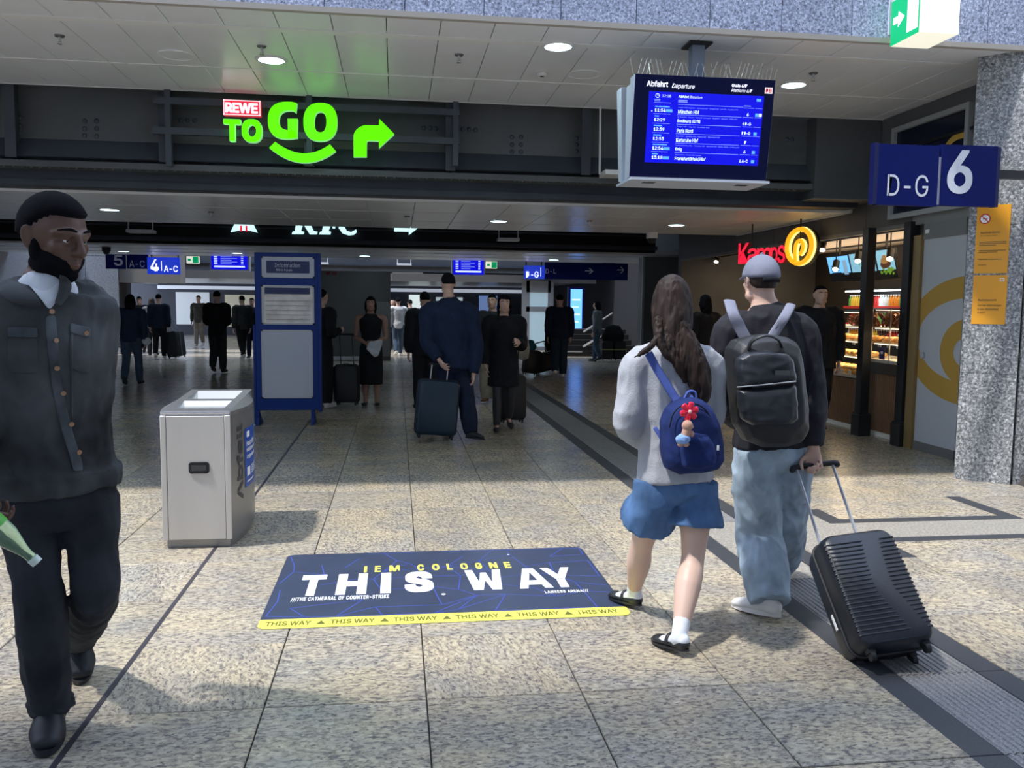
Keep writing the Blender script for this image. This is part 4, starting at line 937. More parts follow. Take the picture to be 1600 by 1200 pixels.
# thin white conduit loop left of the display, hanging under the ceiling
b = MB(); p0, p1, p2 = AY(938, 170, 9.6), AY(937, 272, 9.6), AY(962, 272, 9.6)
tray = thing('hanging_tray', 'thin white hanging bracket with tray left of the departure display', 'bracket', tuple(p0))
b.tube([p0 + V((0, 0, 0.02)), p1, V((p2.x, p2.y, p1.z))], 0.012, n=6); b.build('rod', m_white, tray)
b = MB(); b.box((p1.x + 0.03, 9.45, p1.z - 0.02), (p2.x + 0.7, 9.75, p1.z + 0.03)); b.build('tray', m_white, tray)

# ================================================================== EMERGENCY EXIT LAMP
ye0, ye1 = 6.52, YF
A = AY(1436, 50, ye0); B_ = AY(1498, 50, ye0)
ex = thing('exit_sign', 'glowing green and white emergency exit lamp box fixed to the blue-grey stone panels', 'sign', (A.x, ye1, A.z + 0.2))
m_exw = M('exit_white', (0.85, 0.83, 0.72), 0.4, emit=0.75, ecol=(0.95, 0.92, 0.74)); m_exg = M('exit_green', (0.0, 0.35, 0.13), 0.4, emit=0.45, ecol=(0.0, 0.55, 0.20))
x0, x1, z0, z1 = A.x, B_.x, A.z, A.z + 0.36
b = MB(); b.box((x0, ye0, z0), (x1, ye1 - 0.02, z1), m_exw); b.build('housing', None, ex, bevel=0.004)
b = MB(); b.box((x0 - 0.02, ye1 - 0.02, z0 + 0.1), (x1 + 0.02, ye1, z1 + 0.02), m_casew); b.build('mount', None, ex)
b = MB(); xx = x0 - 0.003
def eq(ya, yb, za, zb_, mat, dx=0): b.add([(xx - dx, ya, za), (xx - dx, yb, za), (xx - dx, yb, zb_), (xx - dx, ya, zb_)], [(0, 1, 2, 3)], mat)
eq(ye0 + 0.0, ye0 + 0.02, z0, z1, m_exg); eq(ye0 + 0.02, ye0 + 0.17, z0 + 0.045, z1, m_wprint_e); eq(ye0 + 0.02, ye1 - 0.02, z0, z0 + 0.045, m_exg); eq(ye0 + 0.17, ye1 - 0.02, z0 + 0.045, z1, m_exg)
ym = (ye0 + 0.17 + ye1 - 0.02) / 2
P = [(-0.09, -0.028), (-0.01, -0.028), (-0.01, -0.065), (0.09, 0.0), (-0.01, 0.065), (-0.01, 0.028), (-0.09, 0.028)]
b.add([(xx - 0.002, ym - 0.0 - px_ * 0.9, z0 + 0.19 + pz) for px_, pz in P], [tuple(range(7))], m_wprint_e)
b.build('pictogram', None, ex, fix=False)

# ================================================================== PLATFORM SIGNS
m_sblue = M('sign_blue', (0.003, 0.009, 0.115), 0.5, spec=0.15); m_swhite = M('sign_letter', (0.72, 0.76, 0.84), 0.5); m_sedge = M('sign_edge', (0.003, 0.006, 0.07), 0.4)
def platform_sign(Y, rects, texts, label, lit=False, thick=0.06, rods=None, group=None):
    u0 = min(r[0] for r in rects); u1 = max(r[1] for r in rects)
    t = thing('platform_sign', label, 'sign', tuple(AY((u0 + u1) / 2, rects[0][2], Y)), group)
    mb_ = M('sign_blue_lit', (0.01, 0.03, 0.4), 0.3, emit=0.75, ecol=(0.01, 0.04, 0.62)) if lit else m_sblue
    mw_ = M('sign_letter_lit', (0.9, 0.93, 1), emit=1.0) if lit else m_swhite
    for (a, c, v0, v1) in rects:
        O, U, W_ = plane_rect(a, c, v0, v1, Y); b = MB(); b.box(O, O + U + W_ + V((0, thick, 0)), mb_ if lit else m_sblue); b.build('panel', None, t)
    b = MB()
    for (s, a, c, v0, v1, bo) in texts:
        O, U, W_ = plane_rect(a, c, v0, v1, Y)
        if s == '|': quad(b, O + V((0, -0.004, 0)), U, W_, mw_)
        elif s == '>':
            y_ = V((0, -0.004, 0)); b.add([O + y_ + W_ * 0.45, O + y_ + U * 0.8 + W_ * 0.45, O + y_ + U * 0.8 + W_ * 0.58, O + y_ + W_ * 0.58], [(0, 1, 2, 3)], mw_)
            b.add([O + y_ + U * 0.45, O + y_ + U * 0.6, O + y_ + U + W_ * 0.5, O + y_ + U * 0.6 + W_, O + y_ + U * 0.45 + W_, O + y_ + U * 0.85 + W_ * 0.5], [(0, 1, 2, 5), (5, 2, 3, 4)], mw_)
        else: text(b, s, O + V((0, -0.004, 0)), U, W_, mw_, bold=bo)
    b.build('lettering', None, t, fix=False)
    for (u, v0, v1) in (rods or []):
        p, q = AY(u, v0, Y + thick / 2), AY(u, v1, Y + thick / 2); b = MB(); b.box((p.x - 0.015, p.y - 0.015, q.z), (p.x + 0.015, p.y + 0.015, 5.62 if Y > 20 else p.z)); b.build('hanger', m_black, t)
    return t
ps = platform_sign(6.74, [(1371.5, 1466, 226, 321), (1469, 1557, 227, 322)], [('D-G', 1386, 1450, 273, 307, 0.0), ('6', 1480, 1519.5, 234.5, 303, 0.022)], 'large dark blue D-G 6 platform sign in two panels mounted at the granite pillar')
O, U, W_ = plane_rect(1371.5, 1557, 226, 321, 6.74)
b = MB(); b.box(O + V((-0.035, 0.0, 0)), O + V((0, 0.07, 0)) + W_, m_sedge); b.build('end_cap', None, ps); b = MB(); b.box(O + U, O + U + V((0.03, 0.07, 0)) + W_, m_sedge); b.build('end_cap', None, ps)
b = MB(); a_ = plane_rect(1466, 1469, 245, 320, 6.735); b.box(a_[0], a_[0] + a_[1] + a_[2] + V((0, 0.03, 0)), M('seam_grey', (0.20, 0.22, 0.30), 0.5)); b.build('seam', None, ps)
b = MB(); b.box((5.0, 6.80, O.z + 0.25), (5.5, 6.86, O.z + 0.32), m_black); b.build('bracket', None, ps)
platform_sign(24.2, [(165, 196, 397.5, 420), (198, 231, 397.5, 420)], [('5', 178, 192, 398.5, 415.5, 0.02), ('A-C', 202, 226, 407, 417.5, 0.0)], 'unlit dark blue platform 5 A-C sign right of the bearded man', rods=[(170, 300, 398), (226, 300, 398)])
platform_sign(24.0, [(230, 281, 402, 428.5)], [('4', 235, 248, 405, 423.5, 0.012), ('|', 251.5, 253, 408, 423, 0), ('A-C', 256, 278, 415, 425, 0.016)], 'brightly lit blue platform 4 A-C sign', lit=True, rods=[(234, 300, 403), (276, 300, 403)])
platform_sign(24.35, [(819, 851, 415, 435.5)], [('D-G', 822, 842, 424, 434, 0.012), ('|', 844.5, 845.5, 418, 432, 0)], 'small lit blue D-G sign in the far passage', lit=True, rods=[(823, 340, 416), (847, 340, 416)])
platform_sign(24.45, [(851, 981, 411, 437)], [('D-L', 852, 869, 420, 427.5, 0.0), ('>', 914, 927, 419, 428, 0), ('>', 964, 975, 417, 427, 0)], 'long unlit dark blue sign with D-L and arrows in the far passage', rods=[(870, 340, 412), (960, 340, 412)])
# far lit departure screens
for (u0, u1, v0, v1, Y, lab) in ((330, 387, 398, 421, 24.3, 'lit blue departure screen left of the blue information stand'), (708, 756, 405, 429, 24.3, 'lit blue departure screen hanging in the middle of the far passage')):
    O, U, W_ = plane_rect(u0, u1, v0, v1, Y); t = thing('far_display', lab, 'display', tuple(O + U / 2 + W_))
    b = MB(); b.box(O - V((0.04, 0, 0.03)), O + U + W_ + V((0.04, 0.3, 0.03)), m_casew); b.build('case', None, t)
    b = MB(); quad(b, O + V((0, -0.006, 0)), U, W_, m_scr); s_ = b.build('screen', None, t, fix=False); b = MB()
    quad(b, O + V((0, -0.009, 0)) + U * 0.08 + W_ * 0.14, U * 0.84, W_ * 0.11, m_scrt)
    for k in range(5):
        quad(b, O + V((0, -0.009, 0)) + U * 0.08 + W_ * (0.36 + k * 0.12), U * 0.09, W_ * 0.05, m_scrt); quad(b, O + V((0, -0.009, 0)) + U * 0.26 + W_ * (0.36 + k * 0.12), U * (0.3 + 0.15 * (k % 2)), W_ * 0.05, m_scrd); quad(b, O + V((0, -0.009, 0)) + U * 0.82 + W_ * (0.36 + k * 0.12), U * 0.06, W_ * 0.05, m_scrt)
    b.build('screen_text', None, s_, fix=False)
    b = MB(); c_ = O + U / 2 + W_; b.box(c_ + V((-0.03, 0.1, 0)), V((c_.x + 0.03, c_.y + 0.16, 5.62))); b.build('stem', m_white, t)
# small green exit signs far away
for (u, v, Y, lab) in ((301, 406, 24.5, 'small green and white exit sign right of the lit platform 4 sign'), (768, 414, 24.5, 'small green exit sign beside the middle far departure screen'), (664, 436, 30.3, 'tiny green exit sign above the crowd in the far passage')):
    p = AY(u, v, Y); t = thing('small_exit_sign', lab, 'sign', tuple(p)); s_ = 0.16 if v < 430 else 0.1
    b = MB(); b.box(p - V((s_, 0, s_ * 0.6)), p + V((s_, 0.1, s_ * 0.6)), m_exw); b.build('box', None, t)
    b = MB(); quad(b, p + V((0, -0.004, -s_ * 0.55)), V((s_ * 0.95, 0, 0)), V((0, 0, s_ * 1.1)), m_exg); quad(b, p + V((-s_ * 0.8, -0.004, -s_ * 0.2)), V((s_ * 0.5, 0, 0)), V((0, 0, s_ * 0.4)), m_exg); b.build('pictogram', None, t, fix=False)
    b = MB(); b.cyl(p + V((0, 0.05, s_ * 0.6)), 0.008, max(0.1, (5.62 if v < 430 else 2.44) - p.z - s_ * 0.6)); b.build('hanger', m_black, t)

# ================================================================== ORANGE NOTICES ON THE PILLAR
m_or = M('notice_orange', (0.80, 0.36, 0.025), 0.42); m_ot = M('notice_ink', (0.20, 0.12, 0.04), 0.6)
pd = V((PF[0] - PL[0], PF[1] - PL[1], 0)).normalized(); pn = V((pd.y, -pd.x, 0))
def on_face(u, v):
    r = RAY(u, v); t_ = (V((PL[0], PL[1], 0)) - CAM).dot(pn) / r.dot(pn); return CAM + r * t_
for (tl, tr_, br, bl, lab, kind) in (((1527, 324), (1581, 316), (1574, 427), (1522, 427), 'upper orange notice with a no-smoking circle on the granite pillar', 0), ((1521, 430), (1575, 430), (1570, 507), (1518, 506), 'lower orange notice on the granite pillar, under the no-smoking one', 1)):
    a_, b_, c_, d_ = [on_face(*q) for q in (tl, tr_, br, bl)]
    s0 = ((a_ - V((PL[0], PL[1], 0))).dot(pd) + (d_ - V((PL[0], PL[1], 0))).dot(pd)) / 2; s1 = ((b_ - V((PL[0], PL[1], 0))).dot(pd) + (c_ - V((PL[0], PL[1], 0))).dot(pd)) / 2
    z0, z1 = (c_.z + d_.z) / 2, (a_.z + b_.z) / 2
    O = V((PL[0], PL[1], 0)) + pd * s0 + V((0, 0, z0)) + pn * 0.006; U = pd * (s1 - s0); W_ = V((0, 0, z1 - z0))
    t = thing('notice', lab, 'notice', tuple(O + U / 2 + W_ / 2))
    b = MB(); b.prism([O, O + U, O + U + W_, O + W_], -pn * 0.006); b.build('board', m_or, t)
    b = MB(); e = pn * 0.002
    if kind == 0:
        c0 = O + e + U * 0.25 + W_ * 0.80
        def disc(r, mat, d, n=24): b.add([c0 + pn * d + pd * (r * math.cos(2 * math.pi * k / n)) + V((0, 0, r * math.sin(2 * math.pi * k / n))) for k in range(n)], [tuple(range(n))], mat)
        disc(0.045, M('ban_red', (0.55, 0.03, 0.03), 0.5), 0); disc(0.036, m_wprint, 0.0006)
        b.obox(c0 + pn * 0.001, pd * 0.020, pn * 0.0002, V((0, 0, 0.004)), m_black)
        bb = (pd + V((0, 0, -1))).normalized() * 0.04; b.obox(c0 + pn * 0.0015, bb, pn * 0.0002, (pd + V((0, 0, 1))).normalized() * 0.004, M('ban_red', None))
        text(b, 'Rauchfreier Bahnhof', O + e + U * 0.14 + W_ * 0.585, U * 0.58, W_ * 0.028, m_ot, bold=0.02); text(b, 'No-smoking station', O + e + U * 0.14 + W_ * 0.54, U * 0.5, W_ * 0.026, m_ot, shear=0.2)
        for k, (v, w_) in enumerate(((0.455, 0.8), (0.43, 0.8), (0.405, 0.5), (0.33, 0.8), (0.305, 0.55), (0.20, 0.72), (0.12, 0.25))): quad(b, O + e + U * 0.12 + W_ * v, U * w_, W_ * 0.010, m_ot)
    else:
        quad(b, O + e + U * 0.78 + W_ * 0.87, U * 0.13, W_ * 0.07, m_wprint); quad(b, O + e * 1.4 + U * 0.80 + W_ * 0.885, U * 0.09, W_ * 0.04, m_or)
        text(b, 'Raucherbereiche', O + e + U * 0.17 + W_ * 0.475, U * 0.55, W_ * 0.04, m_ot, bold=0.01)
        for s, v, w_ in (('Auf den Bahnsteigen', 0.36, 0.70), ('in den Abschnitten', 0.285, 0.62), ('A und F', 0.215, 0.24)): text(b, s, O + e + U * 0.17 + W_ * v, U * w_, W_ * 0.045, m_ot, bold=0.01)
    b.build('print', None, t, fix=False)
p0, p1 = AY(107, 396, 26.4), AY(119, 440, 26.4); b = MB(); b.box((p0.x - 0.3, 26.42, p1.z), (p1.x, 26.49, p0.z)); tag(b.build('notice_board', m_or, loc=(p0.x, 26.45, p0.z)), 'far orange notice on the pale stone wall, next to the bearded chin', 'notice')

# ================================================================== FLOOR ADVERT
m_mat = M('mat_navy', (0.040, 0.052, 0.092), 0.35, var=0.12, vs=5); m_matl = M('mat_blue_line', (0.05, 0.08, 0.38), 0.4); m_maty = M('mat_yellow', (0.78, 0.74, 0.12), 0.4); m_matw = M('mat_white', (0.88, 0.90, 0.93), 0.4)
MX0, MX1, MY0, MY1 = -0.665, 1.175, 4.075, 5.305
mt_ = thing('floor_advert', 'dark blue THIS WAY sticker with yellow edge stuck on the granite floor', 'floor sticker', (0.255, 4.69, 0.0))
def rrect(x0, y0, x1, y1, r, z, corners=(1, 1, 1, 1)):
    P = []
    for (cx, cy, a0, on) in ((x1 - r, y0 + r, -90, corners[0]), (x1 - r, y1 - r, 0, corners[1]), (x0 + r, y1 - r, 90, corners[2]), (x0 + r, y0 + r, 180, corners[3])):
        if on: P += [V((cx + r * math.cos(math.radians(a0 + k * 18)), cy + r * math.sin(math.radians(a0 + k * 18)), z)) for k in range(6)]
        else:
            P.append(V(({-90: x1, 0: x1, 90: x0, 180: x0}[a0], {-90: y0, 0: y1, 90: y1, 180: y0}[a0], z)))
    return P
b = MB(); b.prism(rrect(MX0, MY0, MX1, MY1, 0.05, -0.001), (0, 0, 0.0032), m_mat); sh_ = b.build('sheet', None, mt_)
ZM = 0.0026
YS = AZ(700, 959).y + 0.0
b = MB(); P = rrect(MX0, MY0, MX1, 4.20, 0.05, ZM, (1, 0, 0, 1)); b.add(P, [tuple(range(len(P)))], m_maty); b.build('yellow_strip', None, sh_, fix=False)
# crystalline blue lines
rl = random.Random(5); b = MB(); z = ZM - 0.0003
gx, gy = 9, 6; G = {}
for i in range(gx + 1):
    for j in range(gy + 1): G[i, j] = V((min(max(MX0 + (MX1 - MX0) * (i + rl.uniform(-0.4, 0.4)) / gx, MX0 + 0.02), MX1 - 0.02), min(max(4.21 + (MY1 - 4.21) * (j + rl.uniform(-0.4, 0.4)) / gy, 4.21), MY1 - 0.02), z))
def line(p, q, w_=0.0028):
    d = (q - p); 
    if d.length < 1e-4: return
    n_ = V((-d.y, d.x, 0)).normalized() * w_; b.add([p - n_, q - n_, q + n_, p + n_], [(0, 1, 2, 3)], m_matl)
for i in range(gx + 1):
    for j in range(gy + 1):
        for di, dj in ((1, 0), (0, 1), (1, 1)):
            if (i + di, j + dj) in G and rl.random() < (0.62 if di + dj == 1 else 0.18): line(G[i, j], G[i + di, j + dj])
tag(b.build('line_pattern', None, sh_, fix=False), kind='stuff')
def mtext(s, u0, u1, v0, v1, mat, bold=0.0, shear=0.0, space=1.0):
    """pixel box of the word in the photograph, projected on the floor once to find its size"""
    c = (u0 + u1) / 2; y0, y1 = AZ(c, v1).y, AZ(c, v0).y; x0, x1 = AZ(u0, (v0 + v1) / 2).x, AZ(u1, (v0 + v1) / 2).x
    text(b, s, (x0, y0, ZM), (x1 - x0, 0, 0), (0, y1 - y0, 0), mat, bold=bold, shear=shear, space=space)
b = MB()
yT0, yT1 = 4.56, 4.945
for ch, x0, x1 in (('T', -0.465, -0.245), ('H', -0.165, 0.065), ('I', 0.165, 0.255), ('S', 0.335, 0.565), ('W', 0.715, 0.99)): pass
def ltr(ch, ua, ub, v):   # horizontal extents read at mid height
    x0, x1 = AZ(ua, v).x, AZ(ub, v).x; text(b, ch, (x0, yT0, ZM), (x1 - x0, 0, 0), (0, yT1 - yT0, 0), m_matw, bold=0.045)
yT0, yT1 = AZ(560, 929).y, AZ(560, 897).y
def glyph0(polys, ua, ub, v):
    x0, x1 = AZ(ua, v).x, AZ(ub, v).x
    for P in polys: b.add([(x0 + (x1 - x0) * px_, yT0 + (yT1 - yT0) * py_, ZM) for px_, py_ in P], [tuple(range(len(P)))], m_matw)
glyph0([[(0, 1), (1, 1), (1, .76), (0, .76)], [(.33, .76), (.67, .76), (.67, 0), (.33, 0)]], 469.5, 508, 914)
glyph0([[(0, 0), (.32, 0), (.32, 1), (0, 1)], [(.68, 0), (1, 0), (1, 1), (.68, 1)], [(.32, .38), (.68, .38), (.68, .62), (.32, .62)]], 527, 573.5, 912.5)
x0, x1 = AZ(595, 911).x, AZ(611, 911).x; b.add([(x0, yT0, ZM), (x1, yT0, ZM), (x1, yT1, ZM), (x0, yT1, ZM)], [(0, 1, 2, 3)], m_matw)
ltr('S', 632, 677, 910)
def glyph(polys, ua, ub, v):
    x0, x1 = AZ(ua, v).x, AZ(ub, v).x
    for P in polys: b.add([(x0 + (x1 - x0) * px_, yT0 + (yT1 - yT0) * py_, ZM) for px_, py_ in P], [tuple(range(len(P)))], m_matw)
glyph([[(0, 1), (.22, 1), (.33, .35), (.38, 0), (.13, 0)], [(.33, .35), (.42, .85), (.5, .85), (.5, .45), (.38, 0)], [(.5, .85), (.58, .85), (.67, .35), (.62, 0), (.5, .45)], [(.67, .35), (.78, 1), (1, 1), (.87, 0), (.62, 0)]], 729, 787, 907)
glyph([[(0, 0), (.25, 0), (.5, .80), (.5, 1), (.33, 1)], [(1, 0), (.75, 0), (.5, .80), (.5, 1), (.67, 1)], [(.30, .17), (.70, .17), (.63, .38), (.37, .38)]], 806, 858, 905)
glyph([[(0, 1), (.28, 1), (.5, .64), (.5, .38), (.36, .40)], [(1, 1), (.72, 1), (.5, .64), (.5, .38), (.64, .40)], [(.36, 0), (.64, 0), (.64, .42), (.36, .42)]], 851, 899, 904)
word = 'IEM COLOGNE'
ya, yb = AZ(685, 891.5).y, AZ(685, 882).y
us = [(569.5, 574), (586, 595.5), (608.5, 624.5), None, (652, 662.5), (675, 686.5), (698, 707), (719.5, 731), (743, 754), (765, 778), (789, 799)]
for ch, uu in zip(word, us):
    if uu is None: continue
    x0, x1 = AZ(uu[0], 886.5).x, AZ(uu[1], 886.5).x
    if ch == 'I': b.add([(x0, ya, ZM), (x1, ya, ZM), (x1, yb, ZM), (x0, yb, ZM)], [(0, 1, 2, 3)], m_maty)
    else: text(b, ch, (x0, ya, ZM), (x1 - x0, 0, 0), (0, yb - ya, 0), m_maty, bold=0.03)
mtext('///THE CATHEDRAL OF COUNTER-STRIKE', 455.5, 608, 932, 938.5, m_matw, bold=0.016, space=1.12); mtext('LANXESS ARENA///', 851, 920, 922.5, 927, m_matw, bold=0.016, space=1.15)
c_ = AZ(693, 929); 
for k, (u, v, r) in enumerate(((693, 929, 0.012), (794, 867, 0.008))):
    c_ = AZ(u, v); b.add([(c_.x + r * math.cos(t), c_.y + r * math.sin(t), ZM) for t in [i * math.pi / 8 for i in range(16)]], [tuple(range(16))], m_matw)
m_ink = M('mat_ink', (0.12, 0.13, 0.03), 0.5)
for k in range(6):
    xa = MX0 + 0.035 + k * 0.3065
    text(b, 'THIS WAY', (xa, 4.112, ZM + 0.0003), (0.215, 0, 0), (0, 0.055, 0), m_ink, bold=0.016)
    if k < 5: b.add([(xa + 0.24, 4.115, ZM + 0.0003), (xa + 0.285, 4.115, ZM + 0.0003), (xa + 0.2625, 4.165, ZM + 0.0003)], [(0, 1, 2)], m_ink)
b.build('lettering', None, sh_, fix=False)

# ================================================================== LITTER BIN
bn = thing('litter_bin', 'brushed steel litter bin with two openings and a blue sticker on its side', 'bin', (-1.23, 5.95, 0))
bx0, bx1, by0, by1 = -1.455, -1.035, 5.52, 6.36
m_bin = M('bin_steel', (0.60, 0.575, 0.545), 0.5, 0.25, var=0.07, vs=2.5, stretch=(1, 1, 0.15), bump=0.04, bs=90)
m_bin2 = M('bin_side', (0.30, 0.30, 0.30), 0.36, 0.7, var=0.1, vs=2)
side = lambda y: 0.055 * math.sin(math.pi * (y - by0) / (by1 - by0))
N_ = 10
plan = [(bx0, by0), (bx1, by0)] + [(bx1 + side(by0 + (by1 - by0) * i / N_), by0 + (by1 - by0) * i / N_) for i in range(1, N_)] + [(bx1, by1), (bx0, by1)] + [(bx0 - side(by1 - (by1 - by0) * i / N_), by1 - (by1 - by0) * i / N_) for i in range(1, N_)]
b = MB(); b.prism([(x, y, 0.055) for x, y in plan], (0, 0, 0.79)); b.build('body', m_bin2, bn, smooth=35)
b = MB(); b.prism([(x * 0.92 + -1.245 * 0.08, y * 0.94 + 5.94 * 0.06, 0) for x, y in plan], (0, 0, 0.056)); b.build('plinth', m_bin2, bn, smooth=35)
b = MB(); b.box((bx0, by0 - 0.012, 0.055), (bx0 + 0.034, by0, 0.845)); b.box((bx1 - 0.034, by0 - 0.012, 0.055), (bx1, by0, 0.845)); b.build('edge_post', m_bin, bn, bevel=0.004)
b = MB(); b.box((bx0 + 0.036, by0 - 0.010, 0.058), (bx1 - 0.036, by0, 0.842)); dr_ = b.build('door', m_bin, bn, bevel=0.003)
p = AY(311, 731, by0 - 0.012); b = MB()
P = rrect(p.x - 0.062, 0, p.x + 0.062, 0.072, 0.018, 0); P = [V((q.x, by0 - 0.0105, p.z - 0.036 + q.y)) for q in P]; b.prism(P, (0, -0.006, 0), m_black)
b.box((p.x - 0.045, by0 - 0.022, p.z - 0.018), (p.x + 0.045, by0 - 0.016, p.z + 0.016), M('handle_grey', (0.06, 0.06, 0.065), 0.3)); b.build('handle', None, dr_)
# sloped lid with two openings
m_lid = M('lid_steel', (0.62, 0.63, 0.66), 0.26, 0.85)
zf_, zb_ = 0.872, 0.925
def lz(y): return zf_ + (zb_ - zf_) * (y - by0) / (by1 - by0)
b = MB(); lp = [(x, y) for x, y in plan]
hx0, hx1 = bx0 + 0.055, bx1 - 0.055
b.prism([(x, y, 0.845) for x, y in lp], (0, 0, 0.02))
holes = [(by0 + 0.10, by0 + 0.38), (by0 + 0.45, by1 - 0.06)]
def bar(x0, x1, y0, y1): b.add([(x0, y0, 0.86), (x1, y0, 0.86), (x1, y1, 0.86), (x0, y1, 0.86), (x0, y0, lz(y0)), (x1, y0, lz(y0)), (x1, y1, lz(y1)), (x0, y1, lz(y1))], [(0, 3, 2, 1), (4, 5, 6, 7), (0, 1, 5, 4), (1, 2, 6, 5), (2, 3, 7, 6), (3, 0, 4, 7)])
bar(bx0 + 0.002, hx0, by0, by1); bar(hx1, bx1 - 0.002, by0, by1); bar(hx0, hx1, by0, holes[0][0]); bar(hx0, hx1, holes[0][1], holes[1][0]); bar(hx0, hx1, holes[1][1], by1)
for s in (1, -1):
    xb = bx1 if s > 0 else bx0; n_ = 10
    for i in range(n_):
        y0, y1 = by0 + (by1 - by0) * i / n_, by0 + (by1 - by0) * (i + 1) / n_
        xo0, xo1 = xb + s * side(y0) * 0.999, xb + s * side(y1) * 0.999; xi = xb - s * 0.004
        b.add([(xi, y0, lz(y0)), (xi, y1, lz(y1)), (xo1, y1, 0.866), (xo0, y0, 0.866)], [(0, 1, 2, 3)])
b.tube([V((bx0 + 0.01, by0 + 0.004, 0.862)), V((bx1 - 0.01, by0 + 0.004, 0.862))], 0.011, n=8)
lid = b.build('lid', m_lid, bn)
for (ya, yb) in holes:
    b = MB(); b.add([(hx0, yb, lz(yb) - 0.001), (hx1, yb, lz(yb) - 0.001), (hx1 - 0.05, ya + 0.10, lz(ya) - 0.08), (hx0 + 0.05, ya + 0.10, lz(ya) - 0.08)], [(0, 1, 2, 3)], M('chute_steel', (0.80, 0.83, 0.86), 0.3, 0.6))
    b.add([(hx0, ya, lz(ya)), (hx0, yb, lz(yb)), (hx0 + 0.05, ya + 0.1, lz(ya) - 0.08)], [(0, 1, 2)], m_lid); b.add([(hx1, ya, lz(ya)), (hx1, yb, lz(yb)), (hx1 - 0.05, ya + 0.1, lz(ya) - 0.08)], [(0, 1, 2)], m_lid)
    b.build('chute', None, lid, fix=False)
# sticker and side lettering follow the bulged side
def side_patch(B, y0, y1, z0, z1, mat, off=0.002, n=8):
    for i in range(n):
        a_, c_ = y0 + (y1 - y0) * i / n, y0 + (y1 - y0) * (i + 1) / n
        B.add([(bx1 + side(a_) + off, a_, z0), (bx1 + side(c_) + off, c_, z0), (bx1 + side(c_) + off, c_, z1), (bx1 + side(a_) + off, a_, z1)], [(0, 1, 2, 3)], mat)
ys0, ys1, zs0, zs1 = 5.76, 6.20, 0.33, 0.72
b = MB(); side_patch(b, ys0, ys1, zs0, zs1, M('sticker_blue', (0.02, 0.08, 0.38), 0.4)); stk_ = b.build('sticker', None, bn, fix=False)
b = MB()
def side_text(s, y, z, w_, h_, mat, vertical=False, bold=0.02):
    vs, fs, x0, x1, y0, y1 = text_mesh(s, bold, 0.0, 1.0, 0.0); out = []
    for v in vs:
        a_, c_ = (v.x - x0) / (x1 - x0), (v.y - y0) / (y1 - y0)
        yy_, zz = (y + a_ * w_, z + c_ * h_) if not vertical else (y + (1 - c_) * w_, z + a_ * h_)
        out.append((bx1 + side(min(max(yy_, by0), by1)) + 0.0035, yy_, zz))
    b.add(out, fs, mat)
side_text('Abfall', 5.615, 0.27, 0.10, 0.50, M('etched_dark', (0.05, 0.05, 0.055), 0.5), vertical=True, bold=0.02)
side_text('Nachfüll-', 5.80, 0.60, 0.26, 0.035, m_wprint); side_text('Mülltrennung', 5.80, 0.555, 0.33, 0.035, m_wprint); side_text('Organisation', 5.80, 0.51, 0.30, 0.035, m_wprint)
side_patch(b, 5.80, 5.87, 0.66, 0.70, m_wprint, 0.004, 2); side_patch(b, 5.80, 5.88, 0.40, 0.46, m_wprint, 0.004, 2)
for k in range(4): side_patch(b, 5.91, 6.10 - 0.02 * (k % 2), 0.45 - k * 0.016, 0.457 - k * 0.016, m_wprint, 0.004, 3)
side_patch(b, 5.80, 6.0, 0.36, 0.37, m_wprint, 0.004, 3)
b.build('lettering', None, stk_, fix=False)

# ================================================================== BLUE INFORMATION STAND
m_ib = M('stand_blue', (0.005, 0.030, 0.19), 0.5, spec=0.3); m_gf = M('grey_frame', (0.42, 0.43, 0.44), 0.35, 0.3)
YI = 11.12
t = thing('information_stand', 'tall blue information stand on feet with three framed panels', 'information stand', (AY(450, 600, YI).x, YI, 0))
O, U, W_ = plane_rect(399, 498, 395, 641, YI); 
b = MB(); fr_ = 0.07
x0, x1, z0, z1 = O.x, O.x + U.x, O.z, O.z + W_.z
b.box((x0, YI, z0), (x1, YI + 0.05, z1)); b.build('board', m_ib, t, bevel=0.006)
b = MB(); b.box((x1 - 0.005, YI - 0.03, z0 - 0.02), (x1 + 0.03, YI + 0.10, z1 - 0.0)); b.build('side_post', m_ib, t, bevel=0.004)
b = MB(); b.box((x0 - 0.03, YI - 0.0, 0.02), (x0 + 0.0, YI + 0.04, z1 - 0.9)); b.build('side_post', m_ib, t, bevel=0.004)
for u in (403, 489):
    p = AY(u, 641, YI); b = MB(); b.box((p.x - 0.02, YI - 0.02, 0.0), (p.x + 0.02, YI + 0.04, z0)); b.add([(p.x - 0.02, YI + 0.02, z0), (p.x - 0.02, YI + 0.3, 0), (p.x - 0.02, YI - 0.06, 0), (p.x + 0.02, YI + 0.02, z0), (p.x + 0.02, YI + 0.3, 0), (p.x + 0.02, YI - 0.06, 0)], [(0, 1, 2), (3, 4, 5), (0, 1, 4, 3), (1, 2, 5, 4), (2, 0, 3, 5)]); b.build('foot', m_ib, t)
m_pgrey = M('poster_grey', (0.42, 0.45, 0.52), 0.3, coat=0.6); m_map = M('poster_map', (0.66, 0.62, 0.58), 0.4, var=0.18, vs=6); m_pnavy = M('poster_navy', (0.01, 0.02, 0.09), 0.25)
